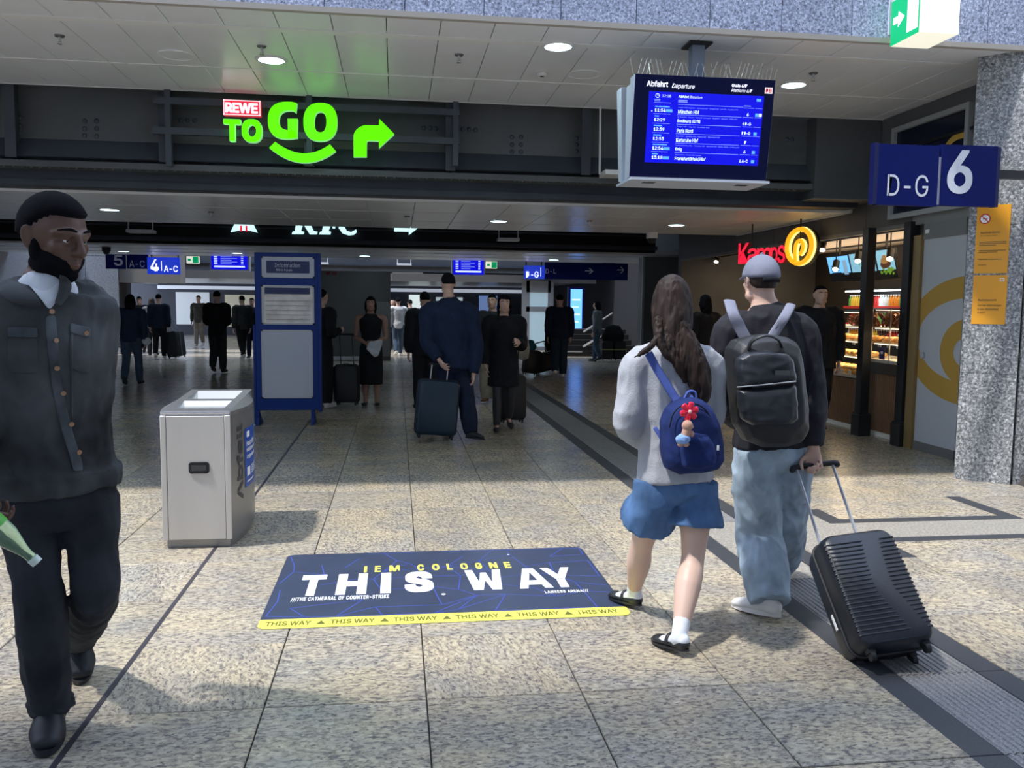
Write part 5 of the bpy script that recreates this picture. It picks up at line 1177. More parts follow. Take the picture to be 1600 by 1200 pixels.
for (r, mt2, nm) in (((409, 491, 401.5, 434), m_pgrey, 0), ((409, 491, 446, 507), m_map, 1), ((409, 489, 515.5, 622), m_pgrey, 2)):
    O, U, W_ = plane_rect(*r, YI - 0.005); b = MB(); g = 0.018
    for (o_, e_) in ((O, O + U + V((0, 0, g))), (O + W_ - V((0, 0, g)), O + U + W_), (O, O + V((g, 0, 0)) + W_), (O + U - V((g, 0, 0)), O + U + W_)): b.box(o_ + V((0, -0.012, 0)), e_ + V((0, 0.01, 0)))
    f_ = b.build('panel_frame', m_gf, t)
    # slightly buckled plastic sheet
    b = MB(); nn = 14
    for i in range(nn + 1):
        for j in range(nn + 1):
            a_, c_ = i / nn, j / nn; d = -0.004 - (0.010 * abs(noise.noise(V((a_ * 3, c_ * 3 + nm * 5, nm)))) if nm != 1 else 0)
            b.v.append(O + U * a_ + W_ * c_ + V((0, d, 0)))
    for i in range(nn):
        for j in range(nn): b.f.append([i * (nn + 1) + j, (i + 1) * (nn + 1) + j, (i + 1) * (nn + 1) + j + 1, i * (nn + 1) + j + 1]); b.m.append(0)
    b.mats = [mt2]; b.build('poster', None, f_, smooth='all', fix=False)
    b = MB(); e = V((0, -0.016, 0))
    if nm == 0:
        quad(b, O + e + U * 0.09 + W_ * 0.22, U * 0.82, W_ * 0.58, m_pnavy); text(b, 'Information', O + e * 1.1 + U * 0.25 + W_ * 0.5, U * 0.48, W_ * 0.2, m_pgrey); text(b, 'Reise', O + e * 1.1 + U * 0.28 + W_ * 0.32, U * 0.3, W_ * 0.11, m_pgrey)
    elif nm == 1:
        quad(b, O + e + U * 0.06 + W_ * 0.78, U * 0.86, W_ * 0.16, m_pnavy)
        for k in range(5): quad(b, O + e + U * 0.08 + W_ * (0.12 + k * 0.12), U * 0.84, W_ * 0.012, M('map_line', (0.35, 0.34, 0.33), 0.5))
    if b.v: b.build('print', None, f_, fix=False)

# ================================================================== CEILING FITTINGS
def downlight(u, v, z, r, label, grp, power, col=(0.70, 0.92, 1.0)):
    p = AZ(u, v, z); t = thing('downlight', label, 'ceiling light', tuple(p), grp)
    b = MB(); n = 28
    A = [p + V((r * math.cos(2 * math.pi * k / n), r * math.sin(2 * math.pi * k / n), -0.003)) for k in range(n)]; B2 = [p + V((r * 0.78 * math.cos(2 * math.pi * k / n), r * 0.78 * math.sin(2 * math.pi * k / n), -0.012)) for k in range(n)]
    C2 = [p + V((r * math.cos(2 * math.pi * k / n), r * math.sin(2 * math.pi * k / n), 0.003)) for k in range(n)]
    b.add(A + B2 + C2, [(k, (k + 1) % n, n + (k + 1) % n, n + k) for k in range(n)] + [(k, (k + 1) % n, 2 * n + (k + 1) % n, 2 * n + k) for k in range(n)], m_white); b.build('rim', None, t, smooth=40)
    b = MB(); b.cyl(p + V((0, 0, -0.0095)), r * 0.77, 0.004, n=28, mat=m_glow_lamp); b.build('glass', None, t)
    l = bpy.data.lights.new('lamp', 'AREA'); l.shape = 'DISK'; l.size = r * 1.4; l.energy = power; l.color = col; o = bpy.data.objects.new('lamp', l); COL.objects.link(o); o.parent = t; o.location = (0, 0, -0.02)
    return t
for u, v, lab in ((424, 93, 'round lit downlight above the green GO letters'), (872, 72, 'round lit downlight left of the departure display'), (1240, 132, 'round lit downlight right of the departure display')):
    downlight(u, v, ZC1, 0.150, lab, 'downlights in the first ceiling', 6)
for u, v, lab in ((171, 327, 'lit downlight in the second ceiling beside the short-haired man'), (779, 345, 'lit downlight in the middle of the second ceiling'), (1057, 351, 'lit downlight in the second ceiling nearest the bakery sign')):
    downlight(u, v, ZC2, 0.15, lab, 'downlights in the second ceiling', 7)
for u, v, lab in ((193, 392.3, 'lit downlight over the unlit platform 5 sign'), (370, 395, 'lit downlight in the third ceiling left of the information stand'), (570, 399.7, 'lit downlight in the third ceiling above the woman with the white bag'), (865, 405.7, 'lit downlight over the long dark blue sign'), (1020, 407.3, 'lit downlight in front of the grey column')):
    downlight(u, v, ZC2, 0.17, lab, 'downlights in the third ceiling', 5)
sk = MB(); sk.tube([V((0, 0, 0)), V((0, 0, -0.012))], [0.042, 0.036], n=14, cap='flat', mat=M('sprinkler_cup', (0.16, 0.16, 0.17), 0.4, 0.5)); sk.tube([V((0, 0, -0.01)), V((0, 0, -0.055))], [0.012, 0.010], n=8, cap='flat', mat=m_chrome); sk.tube([V((0, 0, -0.07)), V((0, 0, -0.074))], [0.020, 0.020], n=10, cap='flat', mat=m_chrome)
for a in (-1, 1): sk.tube([V((a * 0.010, 0, -0.05)), V((a * 0.014, 0, -0.062)), V((0, 0, -0.07))], 0.003, n=5, mat=m_chrome)
sk_me = sk.data('sprinkler', smooth=40)
for u, v, z, lab in ((93, 55, ZC1, 'small sprinkler at the left end of the first ceiling'), (409, 72, ZC1, 'small sprinkler above the left downlight of the first ceiling'), (717, 85, ZC1, 'small sprinkler in the middle of the first ceiling'), (1271, 114, ZC1, 'small sprinkler beside the right downlight'),
                     (330, 331, ZC2, 'small sprinkler in the second ceiling near its left end'), (636, 338, ZC2, 'small sprinkler in the second ceiling above the far white arrow'), (921, 345, ZC2, 'small sprinkler in the second ceiling below the departure display')):
    o = inst('sprinkler', sk_me, AZ(u, v, z)); tag(o, lab, 'sprinkler', 'ceiling sprinklers')
for u, v, lab in ((275, 85.5, 'flush round white loudspeaker cover left of the downlights'), (913, 115.5, 'flush round white loudspeaker cover near the departure display')):
    p = AZ(u, v, ZC1); b = MB(); b.cyl(p + V((0, 0, -0.006)), 0.155, 0.007, n=32, mat=m_ceil); b.tube([p + V((0.155 * math.cos(t), 0.155 * math.sin(t), -0.006)) for t in [i * math.pi / 16 for i in range(33)]], 0.004, n=5, mat=m_ceil_edge)
    tag(b.build('speaker_cover', None, loc=tuple(p), smooth=40), lab, 'speaker', 'speaker covers')
p = AZ(847, 114, ZC1); b = MB(); b.ball(p + V((0, 0, -0.012)), (0.05, 0.05, 0.022), nu=14, nv=8, mat=m_white); b.cyl(p + V((0, 0, -0.035)), 0.02, 0.01, mat=m_black); tag(b.build('smoke_detector', None, loc=tuple(p), smooth=50), 'small white smoke detector between downlight and speaker cover', 'smoke detector')
for u, v, z, lab in ((1019, 360, ZC2, 'white dome camera hanging at the back edge of the second ceiling'), (166, 386, ZC2, 'dark dome camera hanging under the third ceiling')):
    p = AZ(u, v + 4 if z == ZC2 and u > 500 else v, z) ; t = thing('dome_camera', lab, 'camera', tuple(p)); c_ = m_white if u > 500 else m_black
    b = MB(); b.cyl(p + V((0, 0, -0.09)), 0.095, 0.09, n=20, mat=c_); b.build('housing', None, t, smooth=40); b = MB(); b.ball(p + V((0, 0, -0.10)), 0.075, nu=16, nv=10, mat=m_black); b.build('dome', None, t, smooth='all')
# small light trays hanging before far beams
for (u0, u1, v, Y, lab) in ((199, 240, 361, 18.6, 'small pale tray hanging left, before the dark second beam'), (778, 811, 374, 18.6, 'small pale tray hanging before the dark second beam, right half'), (620, 643, 413, 28.5, 'small pale hanging tray over the far grey kiosk'), (492, 513, 411, 28.5, 'small pale hanging tray right of the information stand')):
    p, q = AY(u0, v, Y), AY(u1, v, Y); h_ = (5.62 if Y < 20 else 5.62) - p.z
    t = thing('hanging_tray', lab, 'tray', tuple(p)); b = MB(); b.box((p.x, Y - 0.1, p.z - 0.03), (q.x, Y + 0.2, p.z + 0.03)); b.build('tray', m_white, t)
    for xx_ in (p.x + 0.02, q.x - 0.02):
        b = MB(); b.box((xx_ - 0.012, Y, p.z), (xx_ + 0.012, Y + 0.02, p.z + h_)); b.build('rod', m_casew, t)
# ================================================================== FAR PASSAGE
# grey closed kiosk
p, q = AZ(500, 563.5), AZ(611, 563.5)
yk = (p.y + q.y) / 2; x0, x1 = AY(497, 500, yk).x, AY(610, 500, yk).x; zk = AY(550, 424, yk).z
t = thing('grey_kiosk', 'closed grey box kiosk behind the standing woman in black', 'kiosk', ((x0 + x1) / 2, yk, 0))
b = MB(); b.box((x0 - 1.6, yk, 0.0), (x1, yk + 0.6, zk)); b.build('body', M('kiosk_grey', (0.085, 0.085, 0.088), 0.45), t)
b = MB(); b.box((x1 - 0.42, yk - 0.03, 0.12), (x1 - 0.02, yk, 1.6)); b.build('panel', M('kiosk_panel', (0.16, 0.16, 0.16), 0.4), t)
b = MB(); b.box((x0, yk - 0.02, 0.02), (x1 - 0.45, yk, 0.12)); b.build('skirting', m_gf, t)
p = AY(518, 427, yk); b = MB()
text(b, 'DB', (p.x - 0.14, yk - 0.012, p.z - 0.05), (0.28, 0, 0), (0, 0, 0.10), M('dull_red', (0.16, 0.01, 0.02), 0.5), bold=0.03); b.build('lettering', None, t, fix=False)
# white frame box above crowd
p, q = AY(610, 425, 29.6), AY(760, 438, 29.6)
b = MB(); b.box((p.x, 29.5, p.z - 0.30), (p.x + 0.06, 29.6, p.z)); b.box((p.x, 29.5, p.z - 0.05), (p.x + 1.1, 29.6, p.z)); b.build('white_edge', m_white, g3)
# pale metal post and rails far left
p = AZ(165.5, 556); zt_ = AY(165, 456, p.y).z
t = thing('steel_post', 'slanted-top brushed steel post at the far left escalator', 'post', (p.x, p.y, 0))
b = MB(); b.prism([(p.x - 0.09, p.y, 0), (p.x + 0.09, p.y, 0), (p.x + 0.09, p.y, zt_ - 0.12), (p.x - 0.09, p.y, zt_)], (0, 0.12, 0)); b.build('post', M('post_steel', (0.35, 0.34, 0.34), 0.35, 0.4), t)
b = MB()
for z in (1.05, 0.95, 0.42): b.tube([V((p.x - 2.2, p.y + 0.06, z)), V((p.x - 0.08, p.y + 0.06, z))], 0.025, n=6)
b.build('handrail', m_chrome, t)
# doors with bright panes
yd = 29.5
m_sky = M('lit_pane', (0.5, 0.65, 0.7), 0.3, emit=0.32, ecol=(0.45, 0.62, 0.72))
x0, x1 = AY(822, 500, yd).x, AY(860, 500, yd).x
t = thing('glass_door', 'glass street door with two bright panes behind the dark-coated people', 'door', ((x0 + x1) / 2, yd, 0))
b = MB(); z_ = lambda v: AY(840, v, yd).z
for (a, c, e, f) in ((x0 - 0.15, x0 + 0.12, 0, 2.4), (x1 - 0.1, x1 + 0.1, 0, 2.4), (x0, x1, z_(487), z_(479)), (x0, x1, 2.0, 2.4), (x0, x1, 0, 0.12)): b.box((a, yd, e), (c, yd + 0.08, f), m_gf)
b.build('door_frame', None, t)
for (e, f) in ((z_(479), 2.0), (0.12, z_(487))): b = MB(); b.box((x0 + 0.1, yd + 0.03, e), (x1 - 0.1, yd + 0.05, f)); b.build('pane', m_sky, t)
# bright blue advertising column
ya = 29.0; x0, x1 = AY(891, 500, ya).x, AY(909, 500, ya).x; z0, z1 = AY(900, 522, ya).z, AY(900, 452, ya).z
t = thing('advert_screen', 'upright bright light-blue advertising screen in the far passage', 'screen', ((x0 + x1) / 2, ya, 0))
b = MB(); b.box((x0 - 0.08, ya, 0.0), (x1 + 0.08, ya + 0.2, z1 + 0.08)); b.build('housing', m_sedge, t)
b = MB(); b.add([(x0, ya - 0.01, z0), (x1, ya - 0.01, z0), (x1, ya - 0.01, z1), (x0, ya - 0.01, z1)], [(0, 1, 2, 3)]); b.build('panel', M('advert_blue', (0.1, 0.3, 0.8), 0.3, emit=2.2, ecol=(0.10, 0.30, 0.95)), t, fix=False)
b = MB()
for k in range(5): quad(b, V((x0 + 0.05, ya - 0.014, z0 + 0.15 + k * 0.25)), (x1 - x0 - 0.12 - 0.05 * (k % 2), 0, 0), (0, 0, 0.05), M('advert_text', (0.5, 0.7, 1), emit=1.5))
b.build('print', None, t, fix=False)
# stair block with sloping rails
p, q = AZ(872, 557), AZ(978, 558)
t = thing('staircase', 'dark stair flank with pale sloping handrails at the end of the passage', 'staircase', ((p.x + q.x) / 2, p.y, 0))
for k in range(5): b = MB(); b.box((p.x, p.y + k * 0.35, 0), (q.x + 1.0, p.y + 2.4, 0.16 * (k + 1))); b.build('step', m_dark, t)
b = MB(); b.box((p.x, p.y - 0.01, 0.13), (p.x + 0.75, p.y + 0.02, 0.16)); b.build('nosing', m_gf, t)
A, B_ = AY(912, 541, p.y), AY(934, 528, p.y); A2, B2 = AY(905, 519, p.y), AY(982, 500, p.y)
b = MB(); b.tube([A, B_ + (B_ - A)], 0.035, n=6); b.tube([A + V((0, 0, 0.45)), B_ + (B_ - A) + V((0, 0, 0.5))], 0.03, n=6); b.build('handrail', m_chrome, t)
# dark shop fronts along the back, lit signs band
t = thing('far_shop', 'dim lit shop front across the end of the passage behind the crowd', 'shop front', (-2, 41.9, 0))
b = MB(); b.box((-11, 42, 0), (7.3, 42.3, 2.42)); b.build('facade', M('far_facade', (0.05, 0.055, 0.07), 0.5), t)
for i, (x, w_, z0, z1, c, e) in enumerate(((-10.2, 1.5, 0.5, 2.0, (0.5, 0.55, 0.6), 0.5), (-8.0, 1.6, 0.4, 1.9, (0.5, 0.48, 0.38), 0.35), (-5.8, 1.2, 0.6, 2.1, (0.3, 0.4, 0.6), 0.5), (0.6, 1.0, 0.8, 2.0, (0.7, 0.8, 0.8), 0.9), (1.9, 1.3, 0.2, 1.9, (0.5, 0.6, 0.65), 0.6), (4.0, 0.9, 0.6, 2.0, (0.2, 0.3, 0.6), 0.5))):
    b = MB(); b.box((x, 41.93, z0), (x + w_, 42.0, z1)); b.build('shop_window', M('shopwin%d' % i, c, 0.3, emit=e), t)
b = MB(); b.box((-11, 41.9, 2.14), (7.3, 42.0, 2.30)); b.build('light_band', M('band', (0.6, 0.65, 0.75), 0.4, emit=0.5), t)
# upper railing seen over the bakery
# ================================================================== PEOPLE
def fuse(B, voxel, it=4, disp=None):
    me = B.data('tmp', fix=True); o = bpy.data.objects.new('tmp', me); COL.objects.link(o)
    r = o.modifiers.new('r', 'REMESH'); r.mode = 'VOXEL'; r.voxel_size = voxel
    if it: s = o.modifiers.new('s', 'SMOOTH'); s.factor = 0.5; s.iterations = it
    dg = bpy.context.evaluated_depsgraph_get(); m2 = bpy.data.meshes.new_from_object(o.evaluated_get(dg))
    bpy.data.objects.remove(o); bpy.data.meshes.remove(me)
    m2.materials.clear()
    if disp:
        n = [v.normal.copy() for v in m2.vertices]
        for v, nn in zip(m2.vertices, n): v.co += nn * disp(v.co)
    m2.polygons.foreach_set('use_smooth', [True] * len(m2.polygons)); m2.update(); return m2
def put(me, name, mat, parent, fmat=None):
    o_ = org(parent)
    mats = mat if isinstance(mat, list) else [mat]
    for m in mats: me.materials.append(m)
    if fmat:
        for p in me.polygons: p.material_index = fmat(p.center)
    me.transform(Matrix.Translation(-o_))
    me.name = name; o = bpy.data.objects.new(name, me); COL.objects.link(o); o.parent = parent; ORG[o.name] = o_; return o
def wrinkle(amp, fx, fz, seed=0.0, c=V((0, 0, 0)), zlo=None):
    def f(p):
        q = V((p.x * fx + seed, p.y * fx + seed * 2, p.z * fz + seed)); a = noise.noise(q + noise.noise_vector(q * 0.5) * 0.8)
        b_ = noise.noise(q * 2.1 + V((5, 3, 1)))
        return amp * ((1 - abs(a) * 3.0) * 0.6 + b_ * 0.5)
    return f
def frame(F, U=V((0, 0, 1))):
    F = V(F).normalized(); U = V(U); U = (U - F * U.dot(F)).normalized(); return F, F.cross(U), U     # forward, right, up
def add_head(B, c, F, U, k):
    F, S, U = frame(F, U)
    def P(s, f, u): return c + S * (s * k) + F * (f * k) + U * (u * k)
    B.ball(P(0, -0.03, 0.09), (0.325 * k, 0.40 * k, 0.405 * k), F, U, 24, 16)
    B.ball(P(0, 0.10, -0.16), (0.255 * k, 0.29 * k, 0.32 * k), F, U, 20, 12)
    B.ball(P(0, 0.26, -0.385), (0.12 * k, 0.11 * k, 0.095 * k), F, U)
    for s in (1, -1):
        B.ball(P(0.165 * s, 0.24, -0.07), (0.10 * k, 0.10 * k, 0.10 * k), F, U)
        B.ball(P(0.20 * s, 0.06, -0.30), (0.09 * k, 0.16 * k, 0.11 * k), F, U)
        B.ball(P(0.050 * s, 0.405, -0.115), (0.045 * k, 0.05 * k, 0.038 * k), F, U)
        B.tube([P(0.315 * s, -0.01, 0.02), P(0.352 * s, -0.05, 0.10), P(0.362 * s, -0.105, 0.06), P(0.35 * s, -0.095, -0.05), P(0.325 * s, -0.04, -0.14), P(0.318 * s, -0.015, -0.10)], 0.024 * k, n=8, sub=3)
        B.ball(P(0.325 * s, -0.05, 0.0), (0.02 * k, 0.06 * k, 0.10 * k), F, U)
        B.ball(P(0.128 * s, 0.318, 0.052), (0.068 * k, 0.048 * k, 0.026 * k), F, U); B.ball(P(0.128 * s, 0.312, -0.012), (0.066 * k, 0.045 * k, 0.018 * k), F, U)
        B.tube([P(0.045 * s, 0.375, 0.105), P(0.15 * s, 0.345, 0.125), P(0.235 * s, 0.25, 0.09)], [0.040 * k, 0.045 * k, 0.04 * k], n=8, sub=2)
    B.tube([P(0, 0.37, 0.10), P(0, 0.415, 0.0), P(0, 0.475, -0.10), P(0, 0.445, -0.125)], [0.040 * k, 0.042 * k, 0.052 * k, 0.045 * k], n=10, sub=2)
    B.tube([P(-0.095, 0.345, -0.235), P(0, 0.395, -0.225), P(0.095, 0.345, -0.235)], [0.022 * k, 0.034 * k, 0.022 * k], n=8, sub=3)
    B.tube([P(-0.085, 0.345, -0.275), P(0, 0.390, -0.280), P(0.085, 0.345, -0.275)], [0.022 * k, 0.038 * k, 0.022 * k], n=8, sub=3)
    return P
def add_hand(B, w, D, Nn, k, curl=0.35, thumb=1, spread=0.12, rscale=1.0):
    """w wrist, D finger direction, Nn palm normal (the way the fingers curl), k hand length, thumb = +-1 side"""
    D = V(D).normalized(); Nn = V(Nn); Nn = (Nn - D * Nn.dot(D)).normalized(); S = D.cross(Nn) * thumb           # S towards the thumb
    pl = 0.50 * k
    B.tube([w - D * 0.06 * k, w + D * 0.16 * k, w + D * 0.36 * k, w + D * 0.50 * k], [(0.15 * k, 0.12 * k), (0.19 * k, 0.10 * k), (0.225 * k, 0.085 * k), (0.215 * k, 0.07 * k)], side=S, n=12, sub=2)
    lens = (0.44, 0.50, 0.465, 0.36)
    for i, L_ in enumerate(lens):
        off = (0.16 - i * 0.108) * k; p = w + D * (pl - 0.03 * k * abs(i - 1)) + S * off; d = (D + S * (spread * (1.2 - i))).normalized()
        a = curl * (0.85 + 0.12 * i); pts = [p - d * 0.06 * k]; q = p; ang = 0.0
        for j, seg in enumerate((0.45, 0.31, 0.24)):
            ang += a * (0.9, 1.25, 0.9)[j]; v = d * math.cos(ang) + Nn * math.sin(ang); q2 = q + v * seg * L_ * k; pts += [q2]; q = q2
        r = 0.050 * k * rscale
        B.tube(pts, [r * 1.1, r, r * 0.92, r * 0.75], n=8, sub=2)
    tb = w + D * 0.16 * k + S * 0.15 * k
    t1 = tb + (D * 0.62 + S * 0.62 + Nn * 0.30).normalized() * 0.26 * k; t2 = t1 + (D * 0.85 + S * 0.05 + Nn * (0.25 + curl * 0.6)).normalized() * 0.19 * k; t3 = t2 + (D * 0.8 - S * 0.1 + Nn * (0.3 + curl * 0.6)).normalized() * 0.13 * k
    B.tube([tb - D * 0.05 * k - S * 0.06 * k, tb, t1, t2, t3], [0.07 * k, 0.075 * k, 0.060 * k, 0.055 * k, 0.042 * k], n=8, sub=2)
def default_pose(h, x, y, face, stride=0.0, arms=('down', 'down'), lead=1, hipw=0.052, shw=0.118, splay=0.0):
    """joints in world space; face: angle in degrees, 0 looks along +Y (away), 180 looks at the camera"""
    a = math.radians(face); F = V((-math.sin(a), math.cos(a), 0)); S = F.cross(V((0, 0, 1)))                     # S = person's right
    b_ = V((x, y, 0)); J = {'F': F, 'S': S}
    def P(s, f, z): return b_ + S * (s * h) + F * (f * h) + V((0, 0, z * h))
    J['pel'] = P(0, 0, 0.525); J['waist'] = P(0, 0.004, 0.62); J['chest'] = P(0, 0.006, 0.725); J['shc'] = P(0, -0.004, 0.805); J['neck'] = P(0, -0.004, 0.845); J['head'] = P(0, 0.014, 0.930)
    for nm, s in (('R', 1), ('L', -1)):
        st = stride * (1 if s == lead else -1)
        J['h' + nm] = P(s * hipw, 0, 0.505)
        if st >= 0: J['k' + nm] = P(s * (hipw + splay * .5), st * 0.62 + 0.012, 0.285); J['a' + nm] = P(s * (hipw + splay), st, 0.045); J['t' + nm] = P(s * (hipw + 0.012 + splay), st + 0.115, 0.014)
        else: J['k' + nm] = P(s * hipw, st * 0.30 + 0.015, 0.275); J['a' + nm] = P(s * hipw, st * 1.0 - 0.02, 0.085 + 0.0); J['t' + nm] = P(s * (hipw + 0.01), st * 1.0 + 0.085, 0.012)
        J['s' + nm] = P(s * shw, -0.004, 0.800)
        arm = arms[0 if s == 1 else 1]
        if arm == 'down': J['e' + nm] = P(s * (shw + 0.022), -0.012, 0.625); J['w' + nm] = P(s * (shw + 0.02), 0.02, 0.485)
        elif arm == 'bent': J['e' + nm] = P(s * (shw + 0.02), -0.02, 0.63); J['w' + nm] = P(s * (shw - 0.02), 0.125, 0.655)
        elif arm == 'front': J['e' + nm] = P(s * (shw + 0.015), 0.0, 0.63); J['w' + nm] = P(s * 0.04, 0.11, 0.58)
        elif arm == 'fwd': J['e' + nm] = P(s * (shw + 0.02), 0.04, 0.63); J['w' + nm] = P(s * (shw + 0.01), 0.12, 0.52)
        elif arm == 'back': J['e' + nm] = P(s * (shw + 0.02), -0.065, 0.64); J['w' + nm] = P(s * (shw + 0.03), -0.10, 0.50)
    return J
def human(label, h, J, S, group=None, voxel=0.009, cvox=None):
    """J joints (world), S style dictionary; body one mesh, hair, clothes and shoes its siblings under one empty"""
    cvox = cvox or voxel * 1.15
    F, R_ = J['F'], J['S']; base = V((J['pel'].x, J['pel'].y, 0)); t = thing('person', label, 'person', tuple(base), group)
    sh = (J['sR'] - J['sL']).normalized(); U = V((0, 0, 1))
    g = S.get('girth', 1.0); k = S.get('headk', 0.132 * h); HF = J.get('HF', F); HU = J.get('HU', U)
    B = MB(); FT = {}
    for s in 'RL':
        a_, tt = J['a' + s], J['t' + s]; vv = tt - a_; ln = vv.length; th = math.asin(min(0.9, 0.036 * h / max(ln, 0.04 * h)))
        vh = vv.normalized(); nn = (U - vh * U.dot(vh)).normalized(); fd = (vh * math.cos(th) + nn * math.sin(th)).normalized(); upf = (U - fd * U.dot(fd)).normalized()
        FT[s] = (fd, upf, a_ - fd * 0.034 * h - upf * 0.036 * h, tt + upf * 0.002 * h)
    lk = S.get('legk', 1.0)
    P = add_head(B, J['head'], HF, HU, k)
    B.tube([J['neck'] - U * 0.03 * h, J['neck'], J['head'] - V(HF) * 0.045 * k - U * 0.10 * k], [(0.040 * h, 0.036 * h), (0.034 * h, 0.034 * h), (0.030 * h, 0.033 * h)], side=sh, n=14, sub=2)
    B.tube([J['pel'] - U * 0.005 * h, J['pel'] + U * 0.012 * h, J['waist'], J['chest'], J['shc'], J['neck']], [(0.060 * h, 0.035 * h), (0.080 * h * g, 0.050 * h * g), (0.070 * h * g, 0.05 * h * g), (0.088 * h, 0.058 * h), (0.085 * h, 0.046 * h), (0.04 * h, 0.036 * h)], side=sh, n=18, sub=3)
    for s in 'RL':
        B.tube([J['h' + s] + U * 0.02 * h, J['h' + s] - U * 0.03 * h, J['k' + s], J['k' + s] * 0.62 + J['a' + s] * 0.38, J['a' + s]], [0.043 * h, 0.045 * h * lk, 0.029 * h * lk, 0.0325 * h * lk, 0.0185 * h * (0.5 + 0.5 * lk)], n=16, sub=3)
        fd, upf, hl, te = FT[s]; sd_ = fd.cross(upf)
        B.tube([hl + fd * 0.020 * h + upf * 0.022 * h, hl * 0.5 + te * 0.5 + upf * 0.014 * h, te - fd * 0.02 * h + upf * 0.009 * h], [(0.014 * h, 0.016 * h), (0.017 * h, 0.012 * h), (0.018 * h, 0.008 * h)], side=sd_, n=10, sub=2)
        B.tube([J['a' + s], J['a' + s] - upf * 0.015 * h], 0.016 * h, n=10)
        e, w_ = J['e' + s], J['w' + s]
        B.tube([J['shc'] * 0.45 + J['s' + s] * 0.55, J['s' + s], J['s' + s] * 0.5 + e * 0.5, e, e * 0.6 + w_ * 0.4, w_], [0.032 * h, 0.031 * h, 0.0265 * h, 0.021 * h, 0.022 * h, 0.0145 * h], n=12, sub=3)
        D = (w_ - e).normalized(); D = J.get('hd' + s, D); N_ = J.get('hn' + s, (R_ * (-1 if s == 'R' else 1)))
        tb = J.get('th' + s)
        if tb is None:                        # choose the thumb side so it points forward
            Sx = V(D).cross(V(N_)); tb = 1 if Sx.dot(F) > 0 else -1
        add_hand(B, w_, D, N_, 0.105 * h, curl=S.get('curl' + s, 0.4), thumb=tb)
    body = fuse(B, voxel, 3)
    skin = S.get('skin', m_skin)
    def fm(c): return 0
    bo = put(body, 'body', skin, t)
    # eyes
    Fh, Sh, Uh = frame(HF, HU)
    if S.get('face', True):
        for s in (1, -1):
            e = MB(); c_ = P(0.125 * s, 0.308, 0.02); e.ball(c_, 0.048 * k, Fh, Uh, 12, 8, m_eye); e.ball(c_ + Fh * 0.024 * k, 0.028 * k, Fh, Uh, 10, 6, m_iris); e.build('eye', None, t, smooth='all')
            e = MB(); e.tube([P(0.055 * s, 0.395, 0.145), P(0.14 * s, 0.385, 0.165), P(0.23 * s, 0.30, 0.135)], [0.012 * k, 0.016 * k, 0.008 * k], n=6, sub=3); e.build('eyebrow', S.get('hairmat', m_hair_dark), t, smooth='all')
        e = MB(); e.tube([P(-0.085, 0.352, -0.255), P(0, 0.425, -0.253), P(0.085, 0.352, -0.255)], [(0.01 * k, 0.012 * k), (0.02 * k, 0.022 * k), (0.01 * k, 0.012 * k)], n=8, sub=3); e.build('lips', S.get('lipmat', m_lip), t, smooth='all')
    # hair
    hs = S.get('hair', 'short'); hm = S.get('hairmat', m_hair_dark)
    if hs in ('short', 'bob', 'long'):
        lo_back = {'short': S.get('lo_back', -0.30), 'bob': -0.75, 'long': -0.8}[hs]
        lift = {'short': S.get('hairlift', 1.07), 'bob': 1.12, 'long': 1.10}[hs]
        def hf(d):   # d: side, forward, up in unit sphere
            front = d.y; line = 0.50 if hs == 'short' else 0.42
            lim = line * max(0, min(1, (front + 0.15) / 0.7)) + lo_back * max(0, min(1, (-front + 0.25) / 0.7))
            if hs != 'short' and abs(d.x) > 0.75 and front < 0.5: lim = -0.7
            tt = max(0, min(1, (d.z - lim + 0.07) / 0.14)); nz = 0.012 * noise.noise(V(d) * 9)
            return (0.86 + (lift - 0.86) * tt) * (1 + nz)
        e = MB(); e.ball(P(0, -0.03, 0.09), (0.325 * k, 0.40 * k, 0.405 * k), Fh, Uh, 40, 28, None, hf)
        if hs == 'short': e.build('hair', hm, t, smooth='all')
        else:
            L_ = 0.55 if hs == 'bob' else S.get('hairlen', 1.5)
            rr = random.Random(int(h * 1000))
            nst = 13
            for i in range(nst):
                a_ = math.radians(-105 + 210 * i / (nst - 1)); dx, dy = math.sin(a_), -math.cos(a_)
                p0 = P(0.29 * dx, 0.34 * dy - 0.03, 0.15); p1 = P(0.33 * dx, 0.38 * dy - 0.03, -0.15)
                pts = [p0, p1]; n_ = 5
                for j in range(1, n_ + 1):
                    f_ = j / n_; pts.append(P((0.33 - 0.03 * f_) * dx + 0.03 * math.sin(j * 2.1 + i), (0.38) * dy - 0.06 - 0.10 * f_ + 0.02 * math.cos(j * 1.7 + i), -0.15 - L_ * f_ * (0.9 + 0.15 * rr.random())))
                e.tube(pts, [0.09 * k, 0.10 * k] + [(0.10 - 0.012 * j) * k for j in range(1, n_ + 1)], n=8, sub=2)
            me = fuse(e, max(0.008, voxel), 2, wrinkle(0.004, 45, 7, 3.0)); put(me, 'hair', hm, t)
    # clothes
    top = S.get('top')
